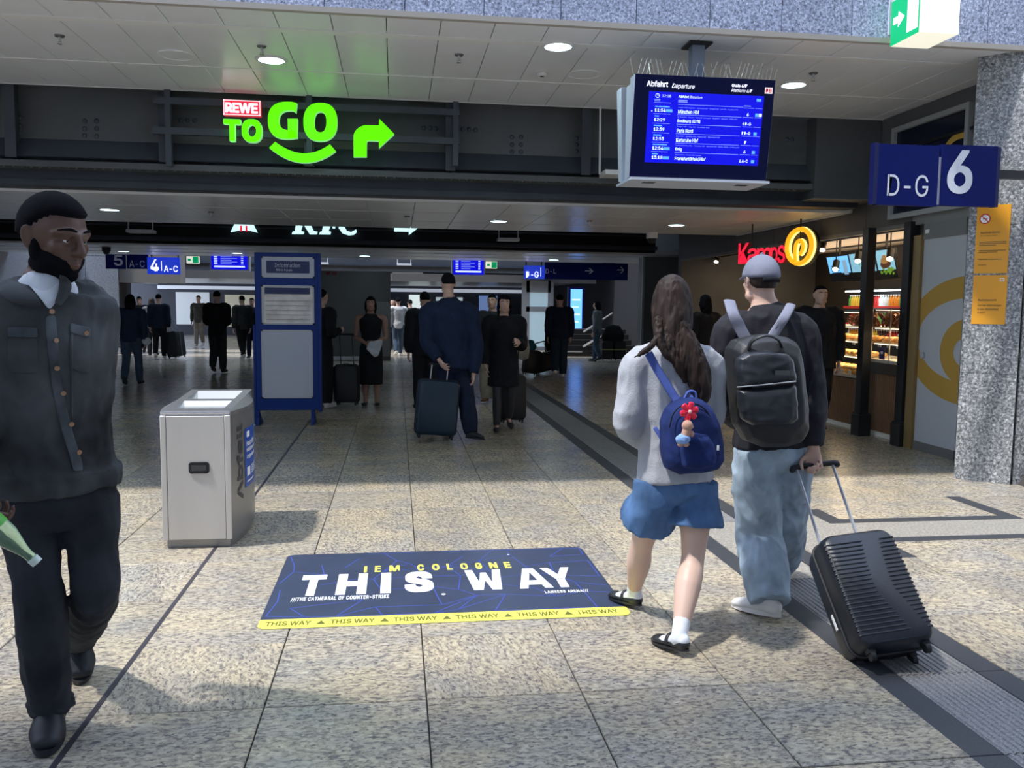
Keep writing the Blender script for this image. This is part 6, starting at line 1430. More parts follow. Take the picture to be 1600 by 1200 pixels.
    if top:
        ex = top.get('ex', 0.016) * h / 1.75; hem = top.get('hem', 0.47); B = MB(); hz = hem * h
        dn = J['pel'] - U * (J['pel'].z - hz)
        fl = top.get('flare', 1.0)
        B.tube([dn, J['pel'] + U * 0.01 * h, J['waist'], J['chest'], J['shc'] - U * 0.012 * h, J['shc'] + U * 0.012 * h, J['neck'] + U * 0.000 * h], [((0.088 * h * g + ex) * fl, (0.062 * h * g + ex) * fl), (0.090 * h * g + ex, 0.063 * h * g + ex), (0.078 * h * g + ex, 0.056 * h * g + ex), (0.093 * h + ex, 0.066 * h + ex), (0.100 * h + ex, 0.054 * h + ex), (0.070 * h + ex, 0.045 * h + ex), (0.036 * h + ex * 0.5, 0.038 * h + ex * 0.5)], side=sh, n=22, sub=4, cap='flat')
        for s in 'RL':
            e, w_ = J['e' + s], J['w' + s]; sl = top.get('sleeve', 1.0); exs = ex * top.get('sl_ex', 0.8)
            sp_ = J['s' + s]
            if sl >= 0.9:
                wv = e + (w_ - e) * (0.96 if sl <= 1 else 1.06); B.tube([J['shc'] * 0.5 + sp_ * 0.5, sp_, sp_ * 0.5 + e * 0.5, e, e * 0.5 + w_ * 0.5, wv], [0.036 * h + exs, 0.036 * h + exs, 0.030 * h + exs, 0.0265 * h + exs * 1.1, 0.0245 * h + exs, 0.0195 * h + exs * 0.6], n=14, sub=3, cap='flat')
            elif sl > 0.05:
                B.tube([J['shc'] * 0.5 + sp_ * 0.5, sp_, sp_ * (1 - sl) + e * sl], [0.036 * h + exs, 0.036 * h + exs, 0.032 * h + exs], n=14, sub=3, cap='flat')
        wr_ = top.get('wr', 0.006)
        me = fuse(B, cvox, 3, wrinkle(wr_, 13, 8, h * 7 + base.x)); put(me, top.get('name', 'jacket'), top['mat'], t)
        if top.get('collar'):
            B = MB(); c_ = J['neck'] + U * 0.006 * h; Fx = F
            pts = [c_ + sh * (0.052 * h * math.sin(a_)) - F * (0.052 * h * math.cos(a_)) - U * (0.018 * h * (1 - math.cos(a_)) * 0.6) for a_ in [math.radians(-150 + 300 * i / 12) for i in range(13)]]
            B.tube(pts, [(0.007 * h, 0.019 * h)] * 13, side=U.cross(F), n=8); me = fuse(B, 0.006, 1); put(me, 'collar', top['mat'], t)
    bt = S.get('bottom')
    if bt:
        ty = bt.get('type', 'trousers'); ex = bt.get('ex', 0.010) * h / 1.75; B = MB()
        if ty in ('trousers', 'shorts'):
            B.tube([J['pel'] - U * 0.062 * h, J['pel'] - U * 0.03 * h, J['pel'], J['pel'] + U * 0.055 * h], [(0.055 * h, 0.045 * h), (0.082 * h * g + ex, 0.058 * h * g + ex), (0.088 * h * g + ex, 0.061 * h * g + ex), (0.078 * h * g + ex, 0.056 * h * g + ex)], side=sh, n=20, sub=3, cap='flat')
            for s in 'RL':
                hp, kn_, an = J['h' + s], J['k' + s], J['a' + s]; w_ = bt.get('wide', 1.0); lw = bt.get('lw', 1.0)
                if ty == 'trousers':
                    end = an + (kn_ - an).normalized() * bt.get('cuff', 0.0) * h
                    B.tube([hp + U * 0.03 * h, hp - U * 0.03 * h, hp * 0.5 + kn_ * 0.5, kn_, kn_ * 0.5 + an * 0.5, end], [(0.050 * h + ex) * lw, (0.052 * h + ex) * lw, (0.043 * h + ex) * (0.5 + w_ * 0.5) * lw, (0.033 * h + ex) * w_, (0.034 * h + ex) * w_, (0.026 * h + ex) * w_], n=18, sub=4, cap='flat')
                else:
                    q = bt.get('len', 0.5); B.tube([hp + U * 0.03 * h, hp - U * 0.02 * h, hp * (1 - q) + kn_ * q], [0.050 * h + ex, 0.054 * h + ex, (0.054 * h + ex) * w_], n=20, sub=3, cap='flat')
            me = fuse(B, cvox, 3, wrinkle(bt.get('wr', 0.005), 13, 7, 11 + base.y)); put(me, bt.get('name', ty), bt['mat'], t)
        else:
            z1 = bt.get('z', 0.3) * h; mid = (J['kR'] + J['kL']) / 2; an = (J['aR'] + J['aL']) / 2; cen = V((mid.x, mid.y, z1)); w_ = bt.get('wide', 1.0)
            B.tube([cen, (cen + J['pel']) / 2, J['pel'], J['pel'] + U * 0.06 * h], [((0.095 * h + ex) * w_, (0.08 * h + ex) * w_), ((0.098 * h + ex), (0.075 * h + ex)), (0.092 * h + ex, 0.062 * h + ex), (0.074 * h + ex, 0.054 * h + ex)], side=sh, n=24, sub=5, cap='flat')
            me = fuse(B, cvox, 3, wrinkle(0.005, 14, 4, 5)); put(me, 'skirt', bt['mat'], t)
    so = S.get('sock'); shd = S.get('shoe', {}); sm = shd.get('mat', m_shoe_dark); low = shd.get('type', 'sneaker'); gz = shd.get('sole', 0.012)
    for s in 'RL':
        a_, kn_ = J['a' + s], J['k' + s]; fd, upf, heel, toe = FT[s]; sd_ = fd.cross(upf); shin = (kn_ - a_).normalized(); mid = heel * 0.5 + toe * 0.5; B = MB(); h0 = h; h = h * shd.get('k', 1.0)
        if low == 'flat':
            B.tube([heel + fd * 0.019 * h + upf * 0.017 * h, mid + upf * 0.012 * h, toe - fd * 0.030 * h + upf * 0.012 * h, toe - fd * 0.010 * h + upf * 0.008 * h], [(0.0205 * h, 0.018 * h), (0.0215 * h, 0.011 * h), (0.024 * h, 0.0125 * h), (0.014 * h, 0.008 * h)], side=sd_, n=14, sub=4)
        else:
            B.tube([heel + fd * 0.020 * h + upf * 0.024 * h, heel * 0.62 + toe * 0.38 + upf * 0.024 * h, heel * 0.35 + toe * 0.65 + upf * 0.018 * h, toe - fd * 0.018 * h + upf * 0.013 * h], [(0.0215 * h, 0.024 * h), (0.022 * h, 0.0245 * h), (0.0265 * h, 0.018 * h), (0.0215 * h, 0.0125 * h)], side=sd_, n=16, sub=4)
            B.tube([a_ - upf * 0.012 * h, a_ + shin * shd.get('collar', 0.012) * h], [0.0240 * h, 0.0235 * h], n=14, cap='flat')
        me = fuse(B, min(cvox, 0.0065), 2); sho_ = put(me, 'shoe', sm, t)
        B = MB(); n_ = 24; o2 = []
        for q_ in range(n_):
            an_ = 2 * math.pi * q_ / n_; f_ = math.cos(an_); w_ = math.sin(an_); L_ = (toe - heel).length
            o2.append(mid + fd * (f_ * L_ * 0.5) + sd_ * (w_ * (0.0235 + 0.003 * f_) * h * (1 - 0.10 * (1 - abs(w_)))) - upf * 0.001 * h)
        B.prism(o2, upf * gz * h * 0.62); B.build('sole', shd.get('solemat', sm), sho_, smooth=40)
        if so:
            B = MB(); B.tube([a_ - upf * 0.012 * h + fd * 0.005 * h, a_, a_ + shin * so['h'] * h], [0.0225 * h, 0.0220 * h, 0.0255 * h], n=16, sub=3, cap='flat')
            B.tube([heel + fd * 0.018 * h + upf * 0.028 * h, mid + upf * 0.020 * h, toe - fd * 0.045 * h + upf * 0.014 * h], [(0.0185 * h, 0.017 * h), (0.020 * h, 0.013 * h), (0.020 * h, 0.009 * h)], side=sd_, n=12, sub=3)
            me = fuse(B, 0.006, 2); put(me, 'sock', so['mat'], t)
            if low == 'flat':
                B = MB(); c_ = heel * 0.55 + toe * 0.45 + upf * 0.016 * h; B.tube([c_ + sd_ * (0.0225 * h * math.cos(q_)) + upf * (0.022 * h * math.sin(q_)) for q_ in [math.pi * k_ / 8 for k_ in range(9)]], [(0.006 * h, 0.0015 * h)] * 9, side=fd, n=6); B.build('shoe_strap', sm, sho_, smooth='all')
        h = h0
    return t, P
m_skin = M('skin_light', (0.56, 0.36, 0.28), 0.5, var=0.06, vs=8); m_skin_d = M('skin_brown', (0.115, 0.060, 0.042), 0.42, var=0.08, vs=8)
m_eye = M('eye_white', (0.6, 0.58, 0.55), 0.2); m_iris = M('iris', (0.02, 0.012, 0.01), 0.15)
m_lip = M('lip', (0.42, 0.18, 0.15), 0.4); m_lip_d = M('lip_brown', (0.13, 0.06, 0.05), 0.4)
m_hair_dark = M('hair_black', (0.007, 0.007, 0.009), 0.9, bump=0.5, bs=220, spec=0.08); m_hair_br = M('hair_brown', (0.026, 0.016, 0.013), 0.6, var=0.45, vs=30, stretch=(1, 1, 0.08), bump=0.4, bs=90, spec=0.25)
m_shoe_dark = M('shoe_dark', (0.012, 0.014, 0.02), 0.5); m_shoe_white = M('shoe_white', (0.70, 0.68, 0.66), 0.5)
def cloth(name, col, var=0.18, bs=260, rough=0.85, vs=9): return M(name, col, rough, var=var, vs=vs, bump=0.25, bs=bs, spec=0.25)
m_c_black = cloth('cloth_black', (0.010, 0.011, 0.014)); m_c_navy = cloth('cloth_navy', (0.010, 0.016, 0.036)); m_c_char = cloth('cloth_charcoal', (0.028, 0.030, 0.034)); m_c_jeans = cloth('jeans_blue', (0.055, 0.085, 0.13)); m_c_white = cloth('cloth_white', (0.6, 0.62, 0.65)); m_c_tan = cloth('cloth_tan', (0.25, 0.22, 0.17)); m_c_grey = cloth('cloth_grey', (0.14, 0.15, 0.17))

# ---------------------------------------------------------------- the man in the dark overshirt (front left)
h1 = 1.90
J = default_pose(h1, -1.24, 3.02, 168, 0.0)
def A_(u, v, y): return AY(u, v, y)
F1 = V((0.22, -1, 0)).normalized(); J['F'] = F1; J['S'] = F1.cross(V((0, 0, 1)))
YB_ = 3.10
J['pel'] = A_(86, 770, YB_ - 0.02); J['waist'] = A_(80, 668, YB_ - 0.03); J['chest'] = A_(74, 560, YB_ - 0.06); J['shc'] = A_(72, 470, YB_ - 0.08); J['neck'] = A_(74, 440, YB_ - 0.08); J['head'] = A_(85, 371, YB_ - 0.12)
J['sR'] = A_(4, 492, YB_ - 0.12); J['sL'] = A_(138, 484, YB_ + 0.0)
J['eR'] = A_(-34, 640, YB_ - 0.16); J['wR'] = A_(-62, 772, YB_ - 0.40)
J['eL'] = A_(143, 610, YB_ + 0.10); J['wL'] = A_(128, 700, YB_ + 0.22)
J['hR'] = A_(43, 795, YB_ - 0.03); J['kR'] = A_(64, 955, YB_ - 0.08); J['aR'] = A_(79, 1108, YB_ + 0.04); J['tR'] = AZ(70, 1184, 0.004)
J['hL'] = A_(141, 800, YB_ + 0.02); J['kL'] = A_(149, 925, YB_ + 0.0); J['aL'] = A_(122, 1000, YB_ + 0.55); J['tL'] = AZ(128, 1070, 0.004)
J['HF'] = V((0.86, -0.46, -0.22)); J['HU'] = V((0.10, -0.06, 1))
J['hdR'] = V((0.50, 0.25, -0.75)); J['hnR'] = V((0.8, 0.3, 0.3))
m_over = cloth('overshirt_washed', (0.052, 0.057, 0.061), var=0.85, vs=4); m_blkjean = cloth('black_jeans', (0.026, 0.029, 0.037), var=0.4, vs=5)
m_tee = cloth('tee_white', (0.66, 0.70, 0.76))
man1, HP = human('man with short dark hair and beard in a washed black overshirt, passing the litter bin', h1, J,
    dict(legk=0.78, skin=m_skin_d, lipmat=m_lip_d, hair='short', hairmat=m_hair_dark, hairlift=1.14, headk=0.268, girth=1.02, curlR=0.75,
         top=dict(mat=m_over, hem=0.515, ex=0.032, wr=0.008, sl_ex=0.65, name='overshirt', flare=1.04), bottom=dict(mat=m_blkjean, ex=0.020, wide=0.94, wr=0.006, cuff=0.0, lw=0.80), shoe=dict(mat=m_shoe_dark, sole=0.016, k=1.18)), voxel=0.0055, cvox=0.008)
# beard, tee, collar, placket, pockets, buttons
Fh, Sh_, Uh = frame(J['HF'], J['HU']); k = 0.268
def bf(d):
    side_ = abs(d.x); inside = (d.z < 0.10 - 0.55 * max(0, d.y - 0.35)) and d.y > -0.35
    if d.y > 0.82 and -0.28 < d.z < 0.0 and side_ < 0.30: inside = False
    return 1.045 if inside else 0.86
b = MB(); b.ball(HP(0, 0.10, -0.16), (0.265 * k, 0.30 * k, 0.33 * k), Fh, Uh, 40, 30, None, bf); b.ball(HP(0, 0.27, -0.39), (0.13 * k, 0.125 * k, 0.11 * k), Fh, Uh)
for s in (1, -1): b.ball(HP(0.20 * s, 0.06, -0.315), (0.100 * k, 0.175 * k, 0.115 * k), Fh, Uh); b.ball(HP(0.275 * s, 0.02, -0.14), (0.055 * k, 0.075 * k, 0.15 * k), Fh, Uh)
me = fuse(b, 0.005, 2); put(me, 'beard', m_hair_dark, man1)
UZ = V((0, 0, 1)); shv = (J['sL'] - J['sR']).normalized(); FF = V((-shv.y, shv.x, 0)).normalized()
if FF.y > 0: FF = -FF
def CH(s, f, z): return V((J['shc'].x, J['shc'].y, 0)) + shv * s + FF * f + V((0, 0, z))
zsh = J['shc'].z
b = MB(); b.tube([CH(0.0, 0.02, zsh - 0.08), CH(0, 0.015, zsh - 0.0), CH(0.004, 0.012, zsh + 0.045), CH(0.006, 0.004, zsh + 0.072)], [(0.08, 0.08), (0.10, 0.10), (0.092, 0.102), (0.074, 0.080)], side=shv, n=20, sub=3, cap='flat'); me = fuse(b, 0.007, 2, wrinkle(0.003, 12, 10)); put(me, 'tee_shirt', m_tee, man1)
def shell(pts, th, nm, mat, parent, wr=0.0):
    """thin cloth panel from a grid of points"""
    b = MB(); R = len(pts); C_ = len(pts[0]); 
    for r in pts:
        for p in r: b.v.append(V(p))
    for i in range(R - 1):
        for j in range(C_ - 1): b.f.append([i * C_ + j, i * C_ + j + 1, (i + 1) * C_ + j + 1, (i + 1) * C_ + j]); b.m.append(0)
    o = b.build(nm, mat, parent, smooth='all', fix=False); s = o.modifiers.new('thick', 'SOLIDIFY'); s.thickness = th; s.offset = 0
    sb_ = o.modifiers.new('sub', 'SUBSURF'); sb_.levels = 1; sb_.render_levels = 2; return o
# collar leaves
LEAF = 1
def surf(u, v, Y0):    # a point on the shirt front seen at pixel (u, v); pushed out by ray cast against the overshirt mesh
    return None
over = [c for c in man1.children if c.name.startswith('overshirt')][0]; jea = [c for c in man1.children if c.name.startswith('trousers')][0]
bpy.context.view_layer.update()
def hit(o, u, v):
    mw = o.matrix_world.inverted(); r = RAY(u, v).normalized(); ok, loc, nr, _ = o.ray_cast(mw @ CAM, mw.to_3x3() @ r)
    return (o.matrix_world @ loc, (o.matrix_world.to_3x3() @ nr).normalized()) if ok else (None, None)
def strip_on(o, cl, w_, nm, mat, parent, off=0.004, th=0.004, cross=(1, 0)):
    """a cloth band lying on the garment o along a pixel polyline; w_ in pixels"""
    rows = []
    for (u, v) in cl:
        row = []
        for s in (-0.5, -0.17, 0.17, 0.5):
            p, n_ = hit(o, u + cross[0] * w_ * s, v + cross[1] * w_ * s)
            if p is None: row = None; break
            row.append(p + n_ * off)
        if row: rows.append(row)
    if len(rows) > 1: return shell(rows, th, nm, mat, parent)
def patch_on(objs, A_line, B_line, rows_n, nm, mat, parent, off=0.008, th=0.006, bulge=0.0):
    rows = []
    for r in range(rows_n + 1):
        f_ = r / rows_n; row = []
        for (ua, va), (ub, vb) in zip(A_line, B_line):
            u, v = ua + (ub - ua) * f_, va + (vb - va) * f_; best = None
            for o in objs:
                p, n_ = hit(o, u, v)
                if p is not None and (best is None or (p - CAM).length < (best[0] - CAM).length): best = (p, n_)
            if best is None: best = (row[-1][0], row[-1][1]) if row else None
            if best is None: return None
            row.append(best)
        rows.append([p + (CAM - p).normalized() * (off + bulge * math.sin(math.pi * f_)) for p, n_ in row])
    return shell(rows, th, nm, mat, parent)
tee_ = [c for c in man1.children if c.name.startswith('tee_shirt')][0]; body_ = [c for c in man1.children if c.name.startswith('body')][0]
patch_on([over, tee_], [(40, 438), (52, 449), (66, 455), (82, 450), (94, 437)], [(62, 466), (68, 472), (77, 487), (85, 476), (93, 462)], 3, 'tee_front', m_tee, man1, off=0.006)
patch_on([over, body_, tee_], [(14, 436), (24, 440), (36, 446), (48, 453), (60, 464)], [(-2, 458), (9, 468), (24, 476), (42, 479), (66, 481)], 3, 'collar_leaf', m_over, man1, off=0.022, bulge=0.012, th=0.008)
patch_on([over, body_, tee_], [(92, 428), (93, 437), (92, 448), (90, 460), (84, 474)], [(106, 434), (112, 442), (112, 452), (108, 462), (94, 480)], 3, 'collar_leaf', m_over, man1, off=0.020, bulge=0.010, th=0.008)
m_over2 = cloth('overshirt_placket', (0.080, 0.092, 0.104), var=0.6, vs=8)
strip_on(over, [(79, 492), (80, 520), (84, 560), (88, 600), (96, 640), (106, 680), (118, 715), (122, 738)], 17, 'placket', m_over2, man1)
for (a_, c_, d_) in (((12, 518), (60, 520), 'L'), ((108, 512), (140, 520), 'R')):
    cl = [(a_[0] + (c_[0] - a_[0]) * i / 4, a_[1] + (c_[1] - a_[1]) * i / 4) for i in range(5)]
    strip_on(over, cl, 16, 'pocket_flap', m_over2, man1, cross=(0, 1), off=0.007, th=0.006)
    cl = [(q[0], q[1] + 36) for q in cl]; strip_on(over, cl, 58, 'pocket', m_over, man1, cross=(0, 1), off=0.003)
strip_on(over, [(112 + i * 0.0, 512 + i * 20) for i in range(8)], 3, 'seam', m_over2, man1, off=0.004)
for (u, v) in ((80, 487), (86, 532), (90, 574), (99, 613), (111, 662), (122, 706), (133, 520)):
    p, n_ = hit(over, u, v)
    if p: b = MB(); b.cyl(p + n_ * 0.008, 0.008, 0.004, n_, n=12); b.build('button', M('copper_button', (0.42, 0.25, 0.16), 0.3, 0.8), man1)
# belt line and rolled trouser cuff
b = MB(); b.tube([J['aR'] + V((0.0, 0, 0.005)), J['aR'] + V((0, 0, 0.035))], 0.078, n=20, cap='flat'); me = fuse(b, 0.007, 3, wrinkle(0.009, 14, 22)); put(me, 'trouser_cuff', m_blkjean, man1)
# bottle in his hand
m_bot = M('bottle_green_clear', (0.60, 0.85, 0.62), 0.06, trans=0.85, ior=1.35); m_botlabel = M('bottle_label', (0.10, 0.42, 0.06), 0.45)
nk, bs_ = A_(50, 872, 2.60), A_(-42, 792, 2.56); ax = (nk - bs_).normalized(); Lb = (nk - bs_).length
bt_ = thing('drink_bottle', 'clear greenish plastic bottle with a green label in the passing man\'s hand', 'bottle', tuple(bs_))
b = MB(); b.tube([bs_ - ax * 0.06, bs_ - ax * 0.02, bs_ + ax * Lb * 0.40, bs_ + ax * Lb * 0.58, bs_ + ax * Lb * 0.86, bs_ + ax * (Lb - 0.002)], [0.030, 0.034, 0.034, 0.032, 0.016, 0.0145], n=20, sub=3, cap='flat'); b.build('shell', m_bot, bt_, smooth=60)
b = MB(); b.cyl(bs_ + ax * Lb * 0.10, 0.0352, Lb * 0.30, ax, n=24); b.build('label_band', m_botlabel, bt_, smooth=40)
b = MB(); b.cyl(nk, 0.0165, 0.020, ax, n=16); b.build('cap', M('cap_clear', (0.62, 0.72, 0.66), 0.25), bt_, smooth=40)

# ---------------------------------------------------------------- the woman with the little blue backpack
h2 = 1.62; YW_ = 3.82
J = default_pose(h2, 1.22, YW_, 0, 0.0)
J['F'] = V((-0.10, 1, 0)).normalized(); J['S'] = J['F'].cross(V((0, 0, 1)))
J['pel'] = A_(1054, 752, YW_); J['waist'] = A_(1052, 678, YW_); J['chest'] = A_(1050, 610, YW_ + 0.01); J['shc'] = A_(1052, 552, YW_ + 0.01); J['neck'] = A_(1054, 530, YW_ + 0.01); J['head'] = A_(1050, 470, YW_ + 0.02)
J['sL'] = A_(996, 572, YW_ + 0.0); J['sR'] = A_(1106, 572, YW_ + 0.02)
J['eL'] = A_(981, 660, YW_ - 0.03); J['wL'] = A_(1010, 695, YW_ + 0.17); J['eR'] = A_(1112, 650, YW_ + 0.04); J['wR'] = A_(1086, 672, YW_ + 0.24)
J['hL'] = A_(1022, 765, YW_); J['hR'] = A_(1088, 768, YW_ + 0.0)
J['kL'] = A_(1003, 850, YW_ + 0.16); J['aL'] = A_(990, 925, YW_ + 0.36); J['aL'].z = 0.080; J['tL'] = V((J['aL'].x - 0.085, J['aL'].y + 0.165, 0.004))
J['kR'] = A_(1083, 868, YW_ - 0.03); J['aR'] = A_(1061, 1002, YW_ - 0.24); J['aR'].z = 0.085; J['tR'] = V((J['aR'].x - 0.075, J['aR'].y + 0.155, 0.004))
J['HF'] = V((0.25, 1, -0.12)); J['HU'] = V((0, 0.1, 1))
m_knit = cloth('sweater_grey', (0.38, 0.395, 0.43), var=0.10, vs=4, bs=160); m_denim = cloth('denim_blue', (0.075, 0.150, 0.30), var=0.35, vs=7)
m_sock = cloth('sock_white', (0.72, 0.76, 0.82)); m_flat = M('shoe_black_flat', (0.015, 0.017, 0.02), 0.45)
woman, HP2 = human('woman in a pale grey sweater and denim shorts walking away beside the blue floor sticker', h2, J,
    dict(skin=M('skin_leg', (0.62, 0.43, 0.35), 0.5, var=0.05, vs=6), hair='long', hairmat=m_hair_br, hairlen=0.95, girth=1.06, headk=0.225,
         top=dict(mat=m_knit, hem=0.518, ex=0.030, wr=0.006, sl_ex=0.80, name='sweater', flare=0.98, sleeve=1.0),
         bottom=dict(type='shorts', mat=m_denim, ex=0.016, len=0.52, wide=1.34, wr=0.006), legk=1.16, shoe=dict(mat=m_flat, type='flat', sole=0.010), sock=dict(mat=m_sock, h=0.075)), voxel=0.007, cvox=0.0085)
# hair falling over the right shoulder blade
b = MB()
for (p, rr_) in (([(1058, 500), (1078, 545), (1092, 580), (1101, 615), (1092, 636)], 0.034), ([(1048, 505), (1066, 550), (1084, 590), (1096, 622)], 0.030), ([(1035, 500), (1026, 530), (1008, 548), (992, 558)], 0.014), ([(1064, 500), (1090, 550), (1104, 590), (1102, 616)], 0.024), ([(1040, 505), (1046, 540), (1060, 572), (1070, 596)], 0.022), ([(1070, 505), (1074, 545), (1078, 585), (1086, 626)], 0.020), ([(1028, 500), (1030, 528), (1040, 552), (1052, 566)], 0.018)):
    b.tube([A_(u, v, YW_ - (0.07, 0.115, 0.135, 0.14, 0.14)[i]) for i, (u, v) in enumerate(p)], [rr_ * 1.1, rr_ * 1.1, rr_ * 1.05, rr_ * 0.85, rr_ * 0.4][:len(p)] if len(p) == 5 else [rr_, rr_, rr_ * 0.9, rr_ * 0.4], n=10, sub=4)
me = fuse(b, 0.006, 2, wrinkle(0.007, 60, 9, 2)); put(me, 'hair_lock', m_hair_br, woman)
sho = [c for c in woman.children if c.name.startswith('shorts')][0]; swe = [c for c in woman.children if c.name.startswith('sweater')][0]
bpy.context.view_layer.update()
m_den2 = cloth('denim_seam', (0.12, 0.20, 0.34), var=0.2)
strip_on(sho, [(1003, 722), (1003, 738), (1018, 746), (1034, 742), (1037, 724)], 2.4, 'pocket_seam', m_den2, woman, off=0.003, cross=(0.7, 0.7))
strip_on(sho, [(1004, 736), (1010, 738), (1020, 740), (1036, 737)], 26, 'back_pocket', m_denim, woman, off=0.004, cross=(0, 1))
# small blue backpack
m_bp = cloth('backpack_blue', (0.013, 0.026, 0.115), var=0.25, bs=300); m_bps = cloth('strap_blue', (0.085, 0.13, 0.42), var=0.1)
YP = YW_ - 0.20
bp = thing('backpack', 'small navy blue backpack on the back of the woman in denim shorts', 'backpack', tuple(A_(1082, 735, YP)))
def pyr(pts_px, depth0, depth1, Y):   # pillow body from an outline in the plane Y
    c = sum((A_(u, v, Y) for u, v in pts_px), V((0, 0, 0))) / len(pts_px); b = MB(); L_ = []
    prof = ((0.90, -0.5), (1.0, -0.28), (1.0, 0.12), (0.90, 0.36), (0.68, 0.5))
    for s_, d in prof: L_.append([c + (A_(u, v, Y) - c) * s_ + V((0, -d * (depth0 + depth1), 0)) for u, v in pts_px])
    n = len(pts_px); vs = [p for r in L_ for p in r]; fs = [tuple(range(n)), tuple(len(vs) - n + i for i in range(n - 1, -1, -1))]
    for i in range(len(L_) - 1):
        for k_ in range(n): a_, b_ = i * n + k_, i * n + (k_ + 1) % n; fs.append((a_, b_, b_ + n, a_ + n))
    b.add(vs, fs); return b
out = [(1036, 690), (1036, 660), (1043, 640), (1056, 627), (1075, 620), (1094, 624), (1110, 637), (1120, 658), (1127, 690), (1128, 718), (1120, 732), (1095, 738), (1060, 740), (1042, 732), (1037, 715)]
me = fuse(pyr(out, 0.10, 0.08, YP + 0.01), 0.007, 4, wrinkle(0.003, 12, 12)); put(me, 'bag', m_bp, bp)
out2 = [(1064, 700), (1068, 684), (1085, 677), (1105, 680), (1114, 694), (1119, 715), (1114, 728), (1088, 733), (1068, 730)]
me = fuse(pyr(out2, 0.04, 0.03, YP - 0.10), 0.006, 3, wrinkle(0.003, 12, 12)); put(me, 'front_pocket', m_bp, bp)
bag_ = [c for c in bp.children if c.name.startswith('bag')][0]
for nm_, pts, wd in (('strap', [(1012, 552), (1026, 578), (1040, 600), (1055, 624), (1060, 630)], 0.019), ('strap', [(1084, 598), (1083, 612), (1080, 626)], 0.017), ('lower_strap', [(1022, 668), (1030, 680), (1040, 700)], 0.010)):
    P_ = [A_(u, v, YP + 0.09 - 0.012 * i) for i, (u, v) in enumerate(pts)]
    b = MB(); b.tube([p + V((0, -0.015, 0)) for p in P_], [(wd, 0.004)] * len(P_), side=V((1, 0, 0.45)), n=8, sub=3); b.build(nm_, m_bps, bp, smooth='all')
b = MB(); b.tube([A_(1070, 622, YP), A_(1076, 612, YP), A_(1086, 613, YP), A_(1088, 624, YP)], 0.006, n=6, sub=3); b.build('grab_loop', m_bps, bp, smooth='all')
b = MB(); b.tube([A_(u, v, YP - 0.075) for u, v in ((1046, 668), (1053, 645), (1070, 632), (1090, 632), (1106, 645), (1116, 668))], 0.003, n=6, sub=3); b.build('zip', m_c_black, bp, smooth='all')
b = MB(); p = A_(1122, 700, YP - 0.09); b.box(p - V((0.004, 0.004, 0.010)), p + V((0.004, 0.004, 0.010))); b.build('tag', m_white, bp)
# flower clip and little plush figure
m_flo = M('flower_red', (0.75, 0.01, 0.05), 0.25, coat=0.5)
fc = A_(1077, 643, YP - 0.13); fl_ = thing('flower_charm', 'glossy red six-petalled flower charm clipped on the small blue backpack', 'charm', tuple(fc))
for i in range(6):
    a = math.radians(60 * i + 15); d = V((math.cos(a), 0, math.sin(a))); b = MB(); b.tube([fc, fc + d * 0.018, fc + d * 0.036], [(0.007, 0.007), (0.014, 0.007), (0.013, 0.006)], side=V((d.z, 0, -d.x)), n=10, sub=3); b.build('petal', m_flo, fl_, smooth='all')
b = MB(); b.ball(fc + V((0, -0.008, 0)), 0.008); b.build('centre', M('flower_centre', (0.8, 0.5, 0.5), 0.3), fl_, smooth='all')
b = MB(); b.tube([fc, A_(1078, 655, YP - 0.14), A_(1076, 662, YP - 0.14)], 0.002, n=5); b.build('cord', m_flo, fl_)
pc = A_(1072, 667, YP - 0.145); pl_ = thing('plush_charm', 'tiny plush doll with blue trousers dangling from the small backpack', 'toy', tuple(pc))
m_pl = cloth('plush_skin', (0.52, 0.30, 0.22), var=0.05); m_plb = cloth('plush_blue', (0.25, 0.40, 0.72), var=0.1)
q = lambda u, v: A_(u, v, YP - 0.145)
b = MB(); b.ball(q(1074, 665), (0.024, 0.022, 0.024), nu=16, nv=12); b.ball(q(1081, 667), 0.009); b.tube([q(1072, 672), q(1070, 682)], [0.016, 0.018]); b.ball(q(1081, 678), (0.010, 0.010, 0.015)); 
me = fuse(b, 0.003, 2); put(me, 'body', m_pl, pl_)
b = MB(); b.ball(q(1067, 686), (0.032, 0.024, 0.024), nu=16, nv=12); me = fuse(b, 0.003, 2, wrinkle(0.002, 60, 60)); put(me, 'trousers', m_plb, pl_)
for u in (1063, 1072): b = MB(); b.ball(q(u, 694), (0.013, 0.013, 0.012)); b.build('leg', m_pl, pl_, smooth='all')

# ---------------------------------------------------------------- the man in the grey cap with the black backpack
h3 = 1.80; YM = 4.12
J = default_pose(h3, 1.90, YM, 0, 0.0)
J['F'] = V((-0.05, 1, 0)).normalized(); J['S'] = J['F'].cross(V((0, 0, 1)))
J['pel'] = A_(1204, 700, YM); J['waist'] = A_(1203, 630, YM); J['chest'] = A_(1200, 560, YM + 0.02); J['shc'] = A_(1197, 500, YM + 0.02); J['neck'] = A_(1195, 478, YM + 0.03); J['head'] = A_(1188, 440, YM + 0.05)
J['sL'] = A_(1140, 520, YM + 0.02); J['sR'] = A_(1252, 522, YM)
J['eL'] = A_(1128, 620, YM + 0.06); J['wL'] = A_(1150, 660, YM + 0.30); J['eR'] = A_(1268, 612, YM - 0.03); J['wR'] = A_(1271, 700, YM - 0.12)
J['hL'] = A_(1180, 720, YM); J['hR'] = A_(1232, 722, YM + 0.02)
J['kL'] = A_(1186, 835, YM + 0.06); J['aL'] = A_(1203, 945, YM - 0.16); J['aL'].z = 0.085; J['tL'] = V((J['aL'].x - 0.12, J['aL'].y + 0.19, 0.004))
